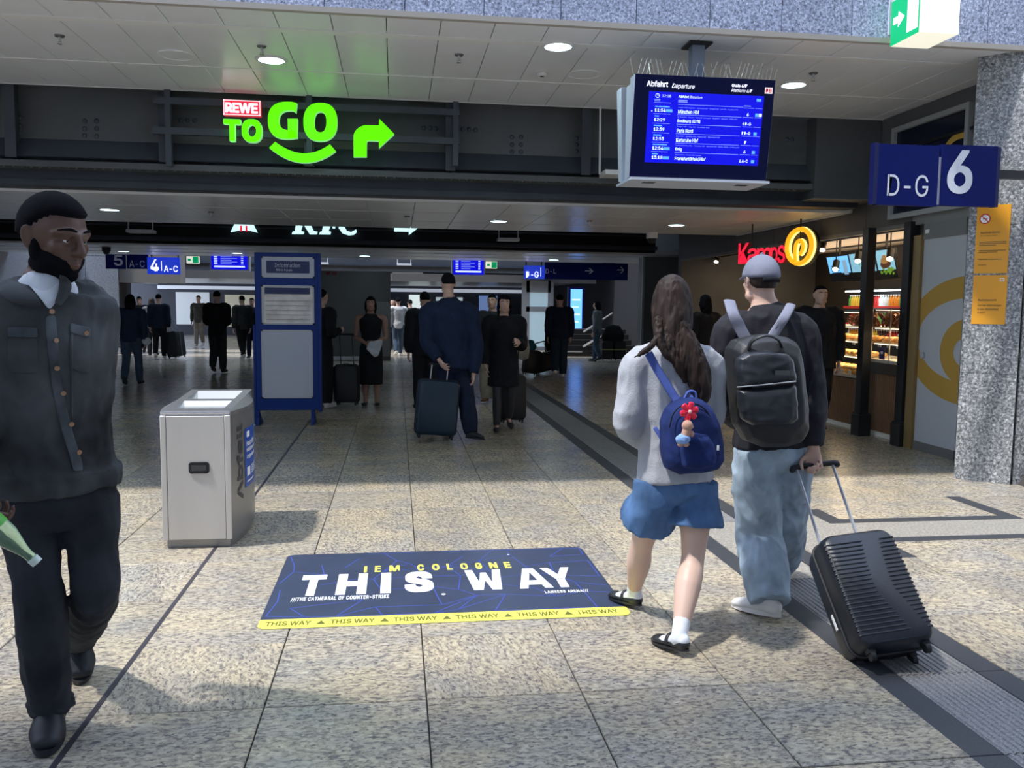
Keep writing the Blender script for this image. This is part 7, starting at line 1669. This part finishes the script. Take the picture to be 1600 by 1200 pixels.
J['kR'] = A_(1224, 820, YM + 0.20); J['aR'] = A_(1219, 908, YM + 0.50); J['aR'].z = 0.085; J['tR'] = V((J['aR'].x + 0.02, J['aR'].y + 0.21, 0.004))
J['HF'] = V((-0.1, 1, 0.0)); J['hdR'] = V((0.02, -0.12, -1)); J['hnR'] = V((-0.15, -0.4, 0)); J['thR'] = 1
m_hood = cloth('sweatshirt_black', (0.022, 0.022, 0.028), var=0.2); m_ljean = cloth('light_jeans', (0.30, 0.38, 0.46), var=0.35, vs=6)
man2, HP3 = human('tall person in a grey cap, black sweater and light jeans pulling a black suitcase', h3, J,
    dict(hair='short', lo_back=-0.62, hairmat=m_hair_br, headk=0.235, curlR=1.0,
         top=dict(mat=m_hood, hem=0.525, ex=0.030, wr=0.007, name='sweater'), bottom=dict(mat=m_ljean, ex=0.022, wide=1.42, wr=0.011), shoe=dict(mat=m_shoe_white, sole=0.020, solemat=m_shoe_white)), voxel=0.007, cvox=0.0085)
# cap
m_cap = cloth('cap_grey', (0.20, 0.21, 0.27), var=0.15); Fh, Sh_, Uh = frame(J['HF'], (0, 0, 1)); k = 0.235
def cf(d): return 1.12 if d.z > -0.12 else 0.9
b = MB(); b.ball(HP3(0, -0.03, 0.10), (0.34 * k, 0.42 * k, 0.43 * k), Fh, Uh, 32, 24, None, cf)
cap_ = b.build('cap', m_cap, man2, smooth='all')
b = MB(); pts = []
shell([[HP3(s * 0.34, 0.36 - 0.10 * abs(s) + 0.0, 0.10) for s in (-1, -0.5, 0, 0.5, 1)], [HP3(s * 0.30, 0.66 - 0.22 * abs(s), 0.04) for s in (-1, -0.5, 0, 0.5, 1)]], 0.008, 'brim', m_cap, cap_)
b = MB(); b.ball(HP3(0, -0.03, 0.10 + 0.48), 0.010); b.build('button', m_cap, cap_, smooth='all')
b = MB(); b.tube([HP3(-0.18, -0.46, 0.02), HP3(0, -0.50, 0.03), HP3(0.18, -0.46, 0.02)], [(0.006, 0.012)] * 3, side=(0, 1, 0), n=8, sub=3); b.build('cap_strap', m_c_black, cap_, smooth='all')
# black backpack
m_pk = M('backpack_black', (0.018, 0.019, 0.022), 0.5, var=0.2, vs=6, bump=0.15, bs=200); m_pk2 = M('backpack_sheen', (0.024, 0.027, 0.034), 0.34, var=0.15, vs=5); m_pks = cloth('strap_greyblue', (0.20, 0.21, 0.27), var=0.1)
YK = YM - 0.28
pk = thing('backpack', 'big black glossy backpack on the back of the person in the grey cap', 'backpack', tuple(A_(1198, 698, YK)))
out = [(1140, 560), (1141, 545), (1150, 532), (1172, 525), (1198, 523), (1224, 526), (1241, 535), (1248, 560), (1252, 600), (1257, 640), (1257, 675), (1248, 690), (1222, 698), (1188, 697), (1165, 688), (1152, 665), (1146, 620)]
me = fuse(pyr(out, 0.13, 0.10, YK + 0.06), 0.008, 4, wrinkle(0.003, 8, 8)); put(me, 'bag', m_pk, pk)
out2 = [(1150, 575), (1153, 560), (1166, 552), (1198, 548), (1228, 552), (1239, 562), (1243, 590), (1243, 596), (1152, 606)]
me = fuse(pyr(out2, 0.05, 0.04, YK - 0.055), 0.006, 3, wrinkle(0.004, 10, 14)); put(me, 'upper_pocket', m_pk2, pk)
out3 = [(1153, 610), (1242, 600), (1245, 630), (1246, 655), (1236, 662), (1175, 664), (1160, 655), (1155, 630)]
me = fuse(pyr(out3, 0.05, 0.04, YK - 0.06), 0.006, 3, wrinkle(0.004, 10, 14)); put(me, 'lower_pocket', m_pk2, pk)
b = MB(); b.tube([A_(1152, 605, YK - 0.115), A_(1197, 601, YK - 0.125), A_(1243, 596, YK - 0.115)], 0.0035, n=6, sub=3); b.build('zip', m_chrome, pk, smooth='all')
b = MB(); b.box(A_(1212, 586, YK - 0.122), A_(1234, 579, YK - 0.118)); b.build('badge', M('badge', (0.06, 0.065, 0.07), 0.3), pk)
if 0: text_b = MB(); text(text_b, 'C·TEX', A_(1213, 585.5, YK - 0.1225), V((0.055, 0, 0)), V((0, 0, 0.013)), M('badge_print', (0.25, 0.26, 0.28), 0.4)); text_b = None
b = MB(); b.tube([A_(1168, 548, YK - 0.02), A_(1176, 532, YK - 0.06), A_(1197, 524, YK - 0.09), A_(1216, 531, YK - 0.06), A_(1222, 545, YK - 0.02)], [(0.014, 0.006)] * 5, side=(0, 1, 0.3), n=8, sub=4); b.build('grab_handle', m_pk, pk, smooth='all')
for pts, wd in (([(1140, 470), (1146, 490), (1156, 512), (1168, 534)], 0.030), ([(1236, 476), (1226, 495), (1214, 514), (1204, 530)], 0.024), ([(1228, 482), (1218, 500), (1206, 522)], 0.008)):
    P_ = [A_(u, v, YM - 0.165 + (0.11 if i == 0 else 0) - 0.012 * i) for i, (u, v) in enumerate(pts)]
    b = MB(); b.tube(P_, [(wd, 0.007)] * len(P_), side=V((1, 0, 0)), n=10, sub=4); b.build('strap', m_pks, pk, smooth='all')
# suitcase pulled by its handle
m_sc = M('suitcase_black', (0.010, 0.013, 0.020), 0.36, var=0.1, vs=4, bump=0.06, bs=150); m_scd = M('suitcase_dark', (0.012, 0.013, 0.016), 0.55)
foot = (AZ(1368, 1066) + AZ(1453, 1046)) / 2; foot = V((foot.x, foot.y + 0.06, 0.030))
hand = A_(1272, 727, YM - 0.13)
def make_case(nm, label, foot, top, W_, D_, Lc, face, mat, mat2, ribs=True, handle=True, wheels=4, group=None, logo=None, soft=False, rodm=None):
    """foot: centre of the wheel end, top: handle grip centre; face: direction the front shell looks"""
    Z = (V(top) - V(foot)); LT = Z.length; Z = Z.normalized(); Fd = V(face); Fd = (Fd - Z * Fd.dot(Z)).normalized(); X = Z.cross(Fd)          # X across
    t = thing(nm, label, 'suitcase', tuple(foot), group); o = V(foot) + Z * 0.045
    def P(x, f, z): return o + X * x + Fd * f + Z * z
    # two shells
    for sgn, nm_ in ((1, 'front_shell'), (-1, 'rear_shell')):
        b = MB(); n = 0; rings = []
        prof = [(0.0, 1.0), (D_ * 0.30, 1.0), (D_ * 0.44, 0.965), (D_ * 0.5, 0.90)]
        r0 = 0.055 if not soft else 0.04
        for (d, s_) in prof:
            ring = []; w2, l2 = W_ / 2 * s_, Lc / 2 * (1 - (1 - s_) * 0.6)
            for cx, cz, a0 in ((1, 1, 0), (-1, 1, 90), (-1, -1, 180), (1, -1, 270)):
                for k_ in range(6):
                    a = math.radians(a0 + k_ * 18); ring.append(P(cx * (w2 - r0) + r0 * math.cos(a), sgn * (d + 0.004), Lc / 2 + cz * (l2 - r0) + r0 * math.sin(a)))
            rings.append(ring)
        n = len(rings[0]); vs = [p for r in rings for p in r]; fs = []
        for i in range(len(rings) - 1):
            for k_ in range(n): a_, b_ = i * n + k_, i * n + (k_ + 1) % n; fs.append((a_, b_, b_ + n, a_ + n))
        fs += [tuple(range(n)), tuple(len(vs) - n + i for i in range(n))]
        b.add(vs, fs, mat); shl = b.build(nm_, None, t, smooth=50)
        if ribs and sgn > 0:
            nr_ = 22 if ribs is True else ribs; xk = lambda f: 0.10 + 0.09 * math.sin(f * 2.6 + 0.3) - 0.12 * f
            for i in range(nr_):
                z = 0.055 + (Lc - 0.11) * i / (nr_ - 1); f_ = 1 - z / Lc
                xc = W_ * (0.18 - 0.10 * math.sin(f_ * math.pi) + 0.0) if f_ < 0.55 else W_ * (0.08 + 0.28 * (f_ - 0.55) / 0.45)
                gap = W_ * 0.105
                for a_, c_ in ((-W_ / 2 * 0.93, xc - gap), (xc + gap, W_ / 2 * 0.93)):
                    if c_ - a_ < 0.02: continue
                    bb = MB(); bb.tube([P(a_, D_ * 0.485, z), P(a_ + 0.012, D_ * 0.503, z), P(c_ - 0.012, D_ * 0.503, z), P(c_, D_ * 0.495, z)], 0.0062, n=6); bb.build('rib', mat, shl, smooth='all')
    b = MB(); r0 = 0.056; ring = []
    for cx, cz, a0 in ((1, 1, 0), (-1, 1, 90), (-1, -1, 180), (1, -1, 270)):
        for k_ in range(6): a = math.radians(a0 + k_ * 18); ring.append(P(cx * (W_ / 2 + 0.002 - r0) + r0 * math.cos(a), 0, Lc / 2 + cz * (Lc / 2 + 0.002 - r0) + r0 * math.sin(a)))
    b.tube(ring + [ring[0]], (0.006, 0.008), side=Fd, n=8, mat=mat2); b.build('zip_band', None, t, smooth='all')
    if handle:
        gx = min(0.095, W_ * 0.3)
        for s_ in (-1, 1):
            b = MB(); b.tube([P(s_ * gx, -D_ * 0.28, Lc - 0.02), o + Z * (LT - 0.045) + X * s_ * gx * 0.98 - Fd * D_ * 0.28 * 0], 0.0075, n=8, cap='flat'); b.build('rod', rodm or m_rod, t, smooth=40)
        g0 = o + Z * (LT - 0.045); b = MB(); b.tube([g0 - X * (gx + 0.022) + Z * -0.012, g0 - X * gx, g0 + X * gx, g0 + X * (gx + 0.022) + Z * -0.012], [(0.017, 0.014)] * 4, side=Fd, n=10, sub=3); b.build('grip', mat2, t, smooth='all')
    b = MB(); b.tube([P(-0.05, 0, Lc + 0.003), P(-0.035, 0, Lc + 0.018), P(0.035, 0, Lc + 0.018), P(0.05, 0, Lc + 0.003)], [(0.012, 0.006)] * 4, side=Fd, n=8, sub=2); b.build('top_handle', mat2, t, smooth='all')
    for sx in (-1, 1):
        for sf in ((-1, 1) if wheels == 4 else (-1,)):
            w = MB(); c = P(sx * (W_ / 2 - 0.05), sf * (D_ / 2 - 0.045), -0.022); w.cyl(c - X * 0.010, 0.022, 0.020, X, n=16); w.obox(c + Z * 0.020, X * 0.016, Fd * 0.018, Z * 0.010); w.build('wheel', mat2, t, smooth=40)
    if logo:
        b = MB(); text(b, logo, P(W_ * 0.10, D_ * 0.505, Lc - 0.035), -X * W_ * 0.22 * (1 if X.x < 0 else -1), Z * 0.012, m_white); b.build('lettering', None, t, fix=False)
    return t, P
m_rod = M('rod_alu', (0.50, 0.53, 0.60), 0.3, 0.6)
case1, PC = make_case('suitcase', 'black ribbed hard-shell suitcase tilted on the ribbed guiding strip, pulled by the capped person', foot, hand, 0.345, 0.24, 0.53, V((-0.10, -1, 0.55)), m_sc, m_scd, logo='HAUPT')
b = MB(); X_ = (PC(1, 0, 0) - PC(0, 0, 0)); sgn = 1 if X_.x < 0 else -1
b.obox(PC(sgn * 0.187, -0.02, 0.17), X_ * 0.002, (PC(0, 1, 0) - PC(0, 0, 0)) * 0.008, (PC(0, 0, 1) - PC(0, 0, 0)) * 0.035); b.build('sticker', m_white, case1)

# ---------------------------------------------------------------- people further back
def stand(label, u, v, h, face, S, stride=0.0, arms=('down', 'down'), lead=1, voxel=0.011, y=None, over=None, group=None, splay=0.0):
    p = AZ(u, v, 0.0) if y is None else AY(u, v, y); J = default_pose(h, p.x, p.y, face, stride, arms, lead, splay=splay)
    if over: over(J, p)
    return human(label, h, J, S, group, voxel=voxel, cvox=voxel * 1.1)
TR = lambda m, **k: dict(mat=m, ex=0.014, wr=0.004, **k)
TP = lambda m, **k: dict(mat=m, **{**dict(ex=0.024, wr=0.006), **k})
W9 = 0.010
# dark figure behind the overshirt man, mostly hidden, with a black shoulder bag
stand('dark-clothed person half hidden behind the man in the overshirt', 118, 690, 1.72, 12, dict(hair='bob', top=TP(m_c_black, hem=0.44), bottom=TR(m_c_navy), shoe=dict(mat=m_shoe_dark)), stride=0.09, voxel=0.011)
p0 = AZ(170, 664)
def softbag(nm, label, cat, c, rx, ry, rz, mat, strap=None, strapmat=None, group=None, wr=0.010, stretchz=0):
    t = thing(nm, label, cat, tuple(c), group); b = MB(); b.tube([V(c) - V((0, 0, rz * 0.75)), V(c), V(c) + V((0, 0, rz * 0.8))], [(rx * 0.9, ry * 0.9), (rx, ry), (rx * 0.7, ry * 0.6)], side=(1, 0, 0), n=16, sub=3)
    me = fuse(b, max(0.008, rx * 0.06), 3, wrinkle(wr, 9, 9, c[0])); put(me, 'bag', mat, t)
    if strap: b = MB(); b.tube([V(q) for q in strap], [(0.012, 0.003)] * len(strap), side=(1, 0, 0), n=6, sub=3); b.build('strap', strapmat or mat, t, smooth='all')
    return t
pS = AY(147, 528, AZ(118, 690).y - 0.1)
softbag('shoulder_bag', 'bulky black shoulder bag at the elbow of the overshirt man', 'bag', pS, 0.15, 0.10, 0.22, m_c_black, [pS + V((-0.03, 0, 0.12)), pS + V((-0.10, 0.02, 0.32)), pS + V((-0.18, 0.02, 0.42))])
pS = AY(165, 640, AZ(118, 690).y - 0.05)
softbag('umbrella_pouch', 'long dark pouch dangling low beside the overshirt man', 'bag', pS, 0.055, 0.04, 0.17, m_c_navy, [pS + V((-0.03, 0, 0.1)), pS + V((-0.10, 0, 0.28))])
# woman in jeans walking away
stand('woman in dark top and blue jeans walking away, a white lid in her hand', 207, 602, 1.68, 2, dict(hair='long', hairmat=m_hair_dark, hairlen=0.6, girth=1.05, top=TP(cloth('teal_top', (0.02, 0.035, 0.07)), hem=0.48), bottom=TR(m_c_jeans), shoe=dict(mat=m_shoe_dark)), stride=0.10, arms=('down', 'down'))
pc = AY(229, 533, AZ(207, 602).y); t = thing('white_bowl', 'round white lid held by the woman in blue jeans', 'lid', tuple(pc)); b = MB(); b.ball(pc, (0.085, 0.02, 0.07), nu=18, nv=10); b.build('disc', m_c_white, t, smooth='all')
b = MB(); b.tube([AY(185, 538, 16.2), AY(182, 535, 16.2), AY(187, 525, 16.2)], 0.01, n=6); tag(b.build('phone_strap', m_chrome, loc=tuple(AY(185, 538, 16.2))), 'thin pale strap hanging from the hand of the woman in blue jeans', 'strap')
# person with dark suitcase, far
stand('person in dark trousers and pale shoes beside the upright ribbed suitcase, far back', 250, 561, 1.76, 5, dict(hair='short', top=TP(m_c_navy), bottom=TR(m_c_black), shoe=dict(mat=m_shoe_white, sole=0.01)), stride=0.05, voxel=0.016)
f_ = AZ(277, 561); make_case('suitcase', 'upright dark suitcase with pale ribbed side, far back beyond the litter bin', V((f_.x, f_.y, 0.03)), V((f_.x - 0.12, f_.y + 0.05, 1.02)), 0.45, 0.30, 0.68, V((-0.75, -1, 0)), m_scd, M('ribbed_grey', (0.28, 0.30, 0.34), 0.4), ribs=12)
# person in beige trousers, white sneakers
stand('person in olive trousers and white sneakers standing far back', 312, 542, 1.78, 170, dict(hair='short', top=TP(cloth('olive_top', (0.06, 0.06, 0.05))), bottom=TR(m_c_tan), shoe=dict(mat=m_shoe_white, sole=0.012)), voxel=0.016, stride=0.03)
stand('man in black jacket and grey trousers seen from behind, left of the information stand', 341, 583, 1.80, -8, dict(hair='short', top=TP(m_c_black, hem=0.46, ex=0.035), bottom=TR(m_c_char, wide=1.15), shoe=dict(mat=m_shoe_dark)), stride=0.02, arms=('front', 'front'), voxel=0.013)
stand('person in dark clothes striding past the left edge of the information stand', 380, 562, 1.74, 35, dict(hair='short', top=TP(m_c_char), bottom=TR(m_c_black), shoe=dict(mat=m_shoe_white, sole=0.008)), stride=0.12, voxel=0.016)
stand('person with a pale grey backpack-like top far behind the jeans woman', 239, 556, 1.66, 0, dict(hair='bob', hairmat=m_hair_br, top=TP(m_c_grey), bottom=TR(m_c_char), shoe=dict(mat=m_shoe_dark)), voxel=0.018)
# behind the stand: person in black with white shoes and a black suitcase
stand('person all in black with white shoes standing right behind the information stand', 503, 637, 1.76, -40, dict(hair='short', top=TP(m_c_black, hem=0.47), bottom=TR(m_c_black, wide=1.2), shoe=dict(mat=m_shoe_white, sole=0.012)), arms=('bent', 'bent'), voxel=0.011, splay=0.01)
f_ = AZ(543, 636); make_case('suitcase', 'slim black suitcase with tall black handle beside the information stand', V((f_.x, f_.y, 0.03)), V((f_.x - 0.02, f_.y, 1.09)), 0.37, 0.22, 0.56, V((-0.15, -1, 0)), m_scd, m_black, ribs=0, rodm=m_black)
# woman in black dress holding a white pouch
stand('woman in a long black dress and sandals holding a white pouch', 580, 634, 1.66, 178, dict(hair='bob', hairmat=m_hair_dark, skin=M('skin_tan', (0.34, 0.20, 0.15), 0.5), top=dict(mat=m_c_black, ex=0.012, wr=0.004, sleeve=0.0, name='dress_top'), bottom=dict(type='skirt', mat=m_c_black, z=0.20, ex=0.02, wide=1.0), shoe=dict(mat=m_shoe_dark, type='flat', sole=0.008)), arms=('front', 'front'), voxel=0.010)
yq = AZ(580, 634).y - 0.30
t = thing('white_pouch', 'crumpled white pouch in the hands of the woman in the black dress', 'pouch', tuple(AY(583, 545, yq)))
b = MB(); P_ = [AY(u, v, yq) for u, v in ((572, 545), (578, 534), (596, 531), (598, 534), (591, 556), (585, 558))]; b.prism(P_, (0, 0.03, 0)); me = fuse(b, 0.008, 2, wrinkle(0.008, 12, 12)); put(me, 'pouch', m_c_white, t)
# navy couple with the big suitcase
def ov(J, p):
    y = p.y; J['kR'] = AY(726, 640, y + 0.1); J['aR'] = AY(735, 678, y); J['tR'] = AZ(762, 684, 0.014)
m_nj = cloth('navy_jacket', (0.011, 0.020, 0.048)); yN = AZ(738, 690).y + 0.30
def ovN(J, p):
    J['pel'] = AY(708, 572, yN); J['waist'] = AY(706, 545, yN); J['chest'] = AY(704, 510, yN); J['shc'] = AY(702, 480, yN); J['neck'] = AY(701, 465, yN); J['head'] = AY(700, 443, yN)
    J['sR'] = AY(735, 488, yN); J['sL'] = AY(668, 488, yN); J['eR'] = AY(744, 540, yN); J['wR'] = AY(740, 585, yN - 0.1); J['eL'] = AY(668, 535, yN - 0.08); J['wL'] = AY(686, 562, yN - 0.25)
    J['hR'] = AY(722, 585, yN); J['hL'] = AY(695, 585, yN); J['kR'] = AY(730, 633, yN - 0.2); J['aR'] = AY(736, 676, yN - 0.28); J['tR'] = AZ(758, 687, 0.014)
    J['kL'] = AY(697, 630, yN + 0.15); J['aL'] = AY(697, 662, yN + 0.25); J['tL'] = J['aL'] + V((0.02, 0.17, 0)); J['tL'].z = 0.014
stand('man in a dark navy jacket, one shoe pointing right, holding the big blue-black suitcase', 738, 690, 1.82, 10, dict(hair='short', girth=1.12, top=TP(m_nj, ex=0.045, hem=0.45), bottom=TR(m_c_navy, wide=1.3), shoe=dict(mat=m_shoe_dark)), over=ovN, voxel=0.010)
stand('dark-clothed person standing left of the man with the big suitcase, further in', 664, 640, 1.74, 15, dict(hair='short', top=TP(m_c_black, ex=0.04, hem=0.46), bottom=TR(m_c_black, wide=1.2), shoe=dict(mat=m_shoe_dark)), voxel=0.012)
f_ = AZ(679, 689); make_case('suitcase', 'big blue-black suitcase standing in the middle of the passage', V((f_.x, f_.y, 0.03)), AY(688, 569, f_.y + 0.06), 0.47, 0.28, 0.62, V((0.03, -1, 0)), M('suitcase_petrol', (0.006, 0.022, 0.042), 0.45), m_scd, ribs=0, rodm=M('rod_white', (0.7, 0.68, 0.66), 0.35))
# woman in the black coat with tights; wheel case before her
stand('woman in a knee-length black coat and dark tights, mid-passage', 786, 672, 1.68, 178, dict(hair='bob', top=TP(m_c_black, hem=0.33, ex=0.03, flare=1.12, name='coat'), bottom=dict(mat=M('tights_dark', (0.03, 0.028, 0.032), 0.6), ex=0.003, wr=0.001, lw=0.92, wide=0.94, name='tights'), shoe=dict(mat=m_shoe_dark, type='flat')), stride=0.06, arms=('down', 'bent'), voxel=0.010)
pn_ = AY(762, 572, AZ(786, 672).y)
f_ = AZ(799, 664); make_case('suitcase', 'black upright suitcase behind the woman in the black coat', V((f_.x, f_.y, 0.03)), V((f_.x, f_.y + 0.05, 0.98)), 0.35, 0.24, 0.58, V((0.1, -1, 0)), m_scd, m_black, ribs=0, rodm=m_black)
stand('person with pale wide trousers and brown shoes behind the black coat', 768, 630, 1.72, 160, dict(hair='short', top=TP(m_c_char), bottom=dict(mat=m_c_tan, ex=0.02, wr=0.004, wide=1.4), shoe=dict(mat=M('shoe_brown', (0.10, 0.045, 0.02), 0.5), sole=0.014, solemat=m_shoe_white)), voxel=0.014)
pS = AY(818, 543, AZ(800, 650).y)
softbag('tote_bag', 'beige tote bag carried right of the woman in the black coat', 'bag', pS, 0.085, 0.05, 0.17, m_c_tan, [pS + V((-0.02, 0, 0.1)), pS + V((-0.02, 0, 0.28)), pS + V((0.04, 0, 0.1))])
# man with trolley and luggage on the right
stand('man in dark jacket and jeans walking away with a trolley, red cord at side', 873, 590, 1.80, -5, dict(hair='short', girth=1.1, top=TP(m_c_navy, ex=0.035), bottom=TR(cloth('dark_jeans', (0.015, 0.028, 0.045)), wide=1.25), shoe=dict(mat=m_shoe_white, sole=0.010)), stride=0.04, voxel=0.013)
f_ = AZ(856, 584); make_case('suitcase', 'low black trolley case held by the man in dark jacket and jeans', V((f_.x, f_.y, 0.03)), AY(843, 535, f_.y + 0.05), 0.50, 0.28, 0.42, V((-0.2, -1, 0)), m_scd, m_black, ribs=0)
f_ = AZ(828, 588); make_case('suitcase', 'small black suitcase with a turquoise bag on top', V((f_.x, f_.y, 0.03)), V((f_.x + 0.1, f_.y + 0.05, 0.85)), 0.36, 0.24, 0.50, V((0.2, -1, 0)), m_scd, m_black, ribs=0, handle=False)
softbag('turquoise_bag', 'small turquoise bag lying on the small black suitcase', 'bag', V((f_.x, f_.y, 0.67)), 0.13, 0.10, 0.09, cloth('turquoise', (0.01, 0.10, 0.14)))
pS = AY(891, 510, AZ(873, 590).y - 0.05); b = MB(); b.tube([AY(886, 497, pS.y), AY(890, 508, pS.y), AY(896, 518, pS.y)], 0.018, n=6, sub=2); tag(b.build('red_strap', cloth('red_strap', (0.28, 0.03, 0.02)), loc=tuple(pS), smooth='all'), 'short red strap at the elbow of the man in dark jacket and jeans', 'strap')
# far right: person in jeans by the stacked luggage
stand('person in pale top and jeans beside the tall stack of black luggage', 932, 566, 1.70, 60, dict(hair='bob', top=TP(m_c_grey), bottom=TR(m_c_jeans), shoe=dict(mat=m_shoe_dark)), stride=0.05, voxel=0.017)
fy = AZ(960, 565)
for i, (w_, hh_, dx) in enumerate(((0.34, 0.50, -0.24), (0.34, 0.50, 0.12))):
    make_case('suitcase', ['black suitcase with a yellow strap, bottom left of the luggage stack', 'black suitcase with a yellow strap, bottom right of the luggage stack'][i], V((fy.x + dx, fy.y, 0.03)), V((fy.x + dx, fy.y, 0.8)), w_, 0.3, hh_, V((0, -1, 0)), m_scd, m_black, ribs=0, handle=False)
b = MB(); b.box((fy.x - 0.42, fy.y - 0.17, 0.33), (fy.x + 0.30, fy.y - 0.155, 0.36)); tag(b.build('luggage_strap', M('strap_yellow', (0.35, 0.30, 0.10), 0.6), loc=(fy.x, fy.y - .16, 0.345)), 'yellow strap around the two lower suitcases of the stack', 'strap')
softbag('duffel_bag', 'big black duffel bag on top of the luggage stack', 'bag', V((fy.x - 0.06, fy.y, 0.75)), 0.33, 0.16, 0.24, m_c_black)
# a few more of the far crowd
for (u, v, h_, fc_, tp, btm, sh_, lab, sd_) in ((622, 556, 1.75, 10, m_c_white, m_c_jeans, m_shoe_white, 'person in a white T-shirt and jeans walking away in the bright far gap', 0.1),
                                         (641, 553, 1.70, 20, m_c_black, m_c_jeans, m_shoe_dark, 'person in a black top and jeans just right of the far white T-shirt', 0.08),
                                         (614, 550, 1.72, 175, m_c_char, m_c_black, m_shoe_dark, 'person in charcoal at the left edge of the bright far gap', 0.05),
                                         (220, 552, 1.70, 185, m_c_char, m_c_black, m_shoe_dark, 'dark far figure just right of the steel post', 0.04),
                                         (395, 560, 1.68, 180, m_c_navy, m_c_navy, m_shoe_dark, 'navy-clothed far figure at the left side of the information stand', 0.03)):
    stand(lab, u, v, h_, fc_, dict(hair='short', top=TP(tp), bottom=TR(btm), shoe=dict(mat=sh_)), stride=sd_, voxel=0.018)
# tall dark man on the right, coming along the bakery
stand('tall dark-dressed man in front of the bakery, right of the capped person', 1272, 676, 1.84, 172, dict(hair='short', hairmat=m_hair_dark, girth=1.12, top=TP(m_c_black, ex=0.045, hem=0.44), bottom=TR(m_c_black, wide=1.25), shoe=dict(mat=m_shoe_dark, sole=0.014, solemat=m_shoe_white)), stride=0.06, voxel=0.010)
stand('dark-haired person in black further in, between the woman in the sweater and the capped person', 1098, 640, 1.74, 20, dict(hair='bob', top=TP(m_c_black), bottom=TR(m_c_black), shoe=dict(mat=m_shoe_dark)), voxel=0.012)
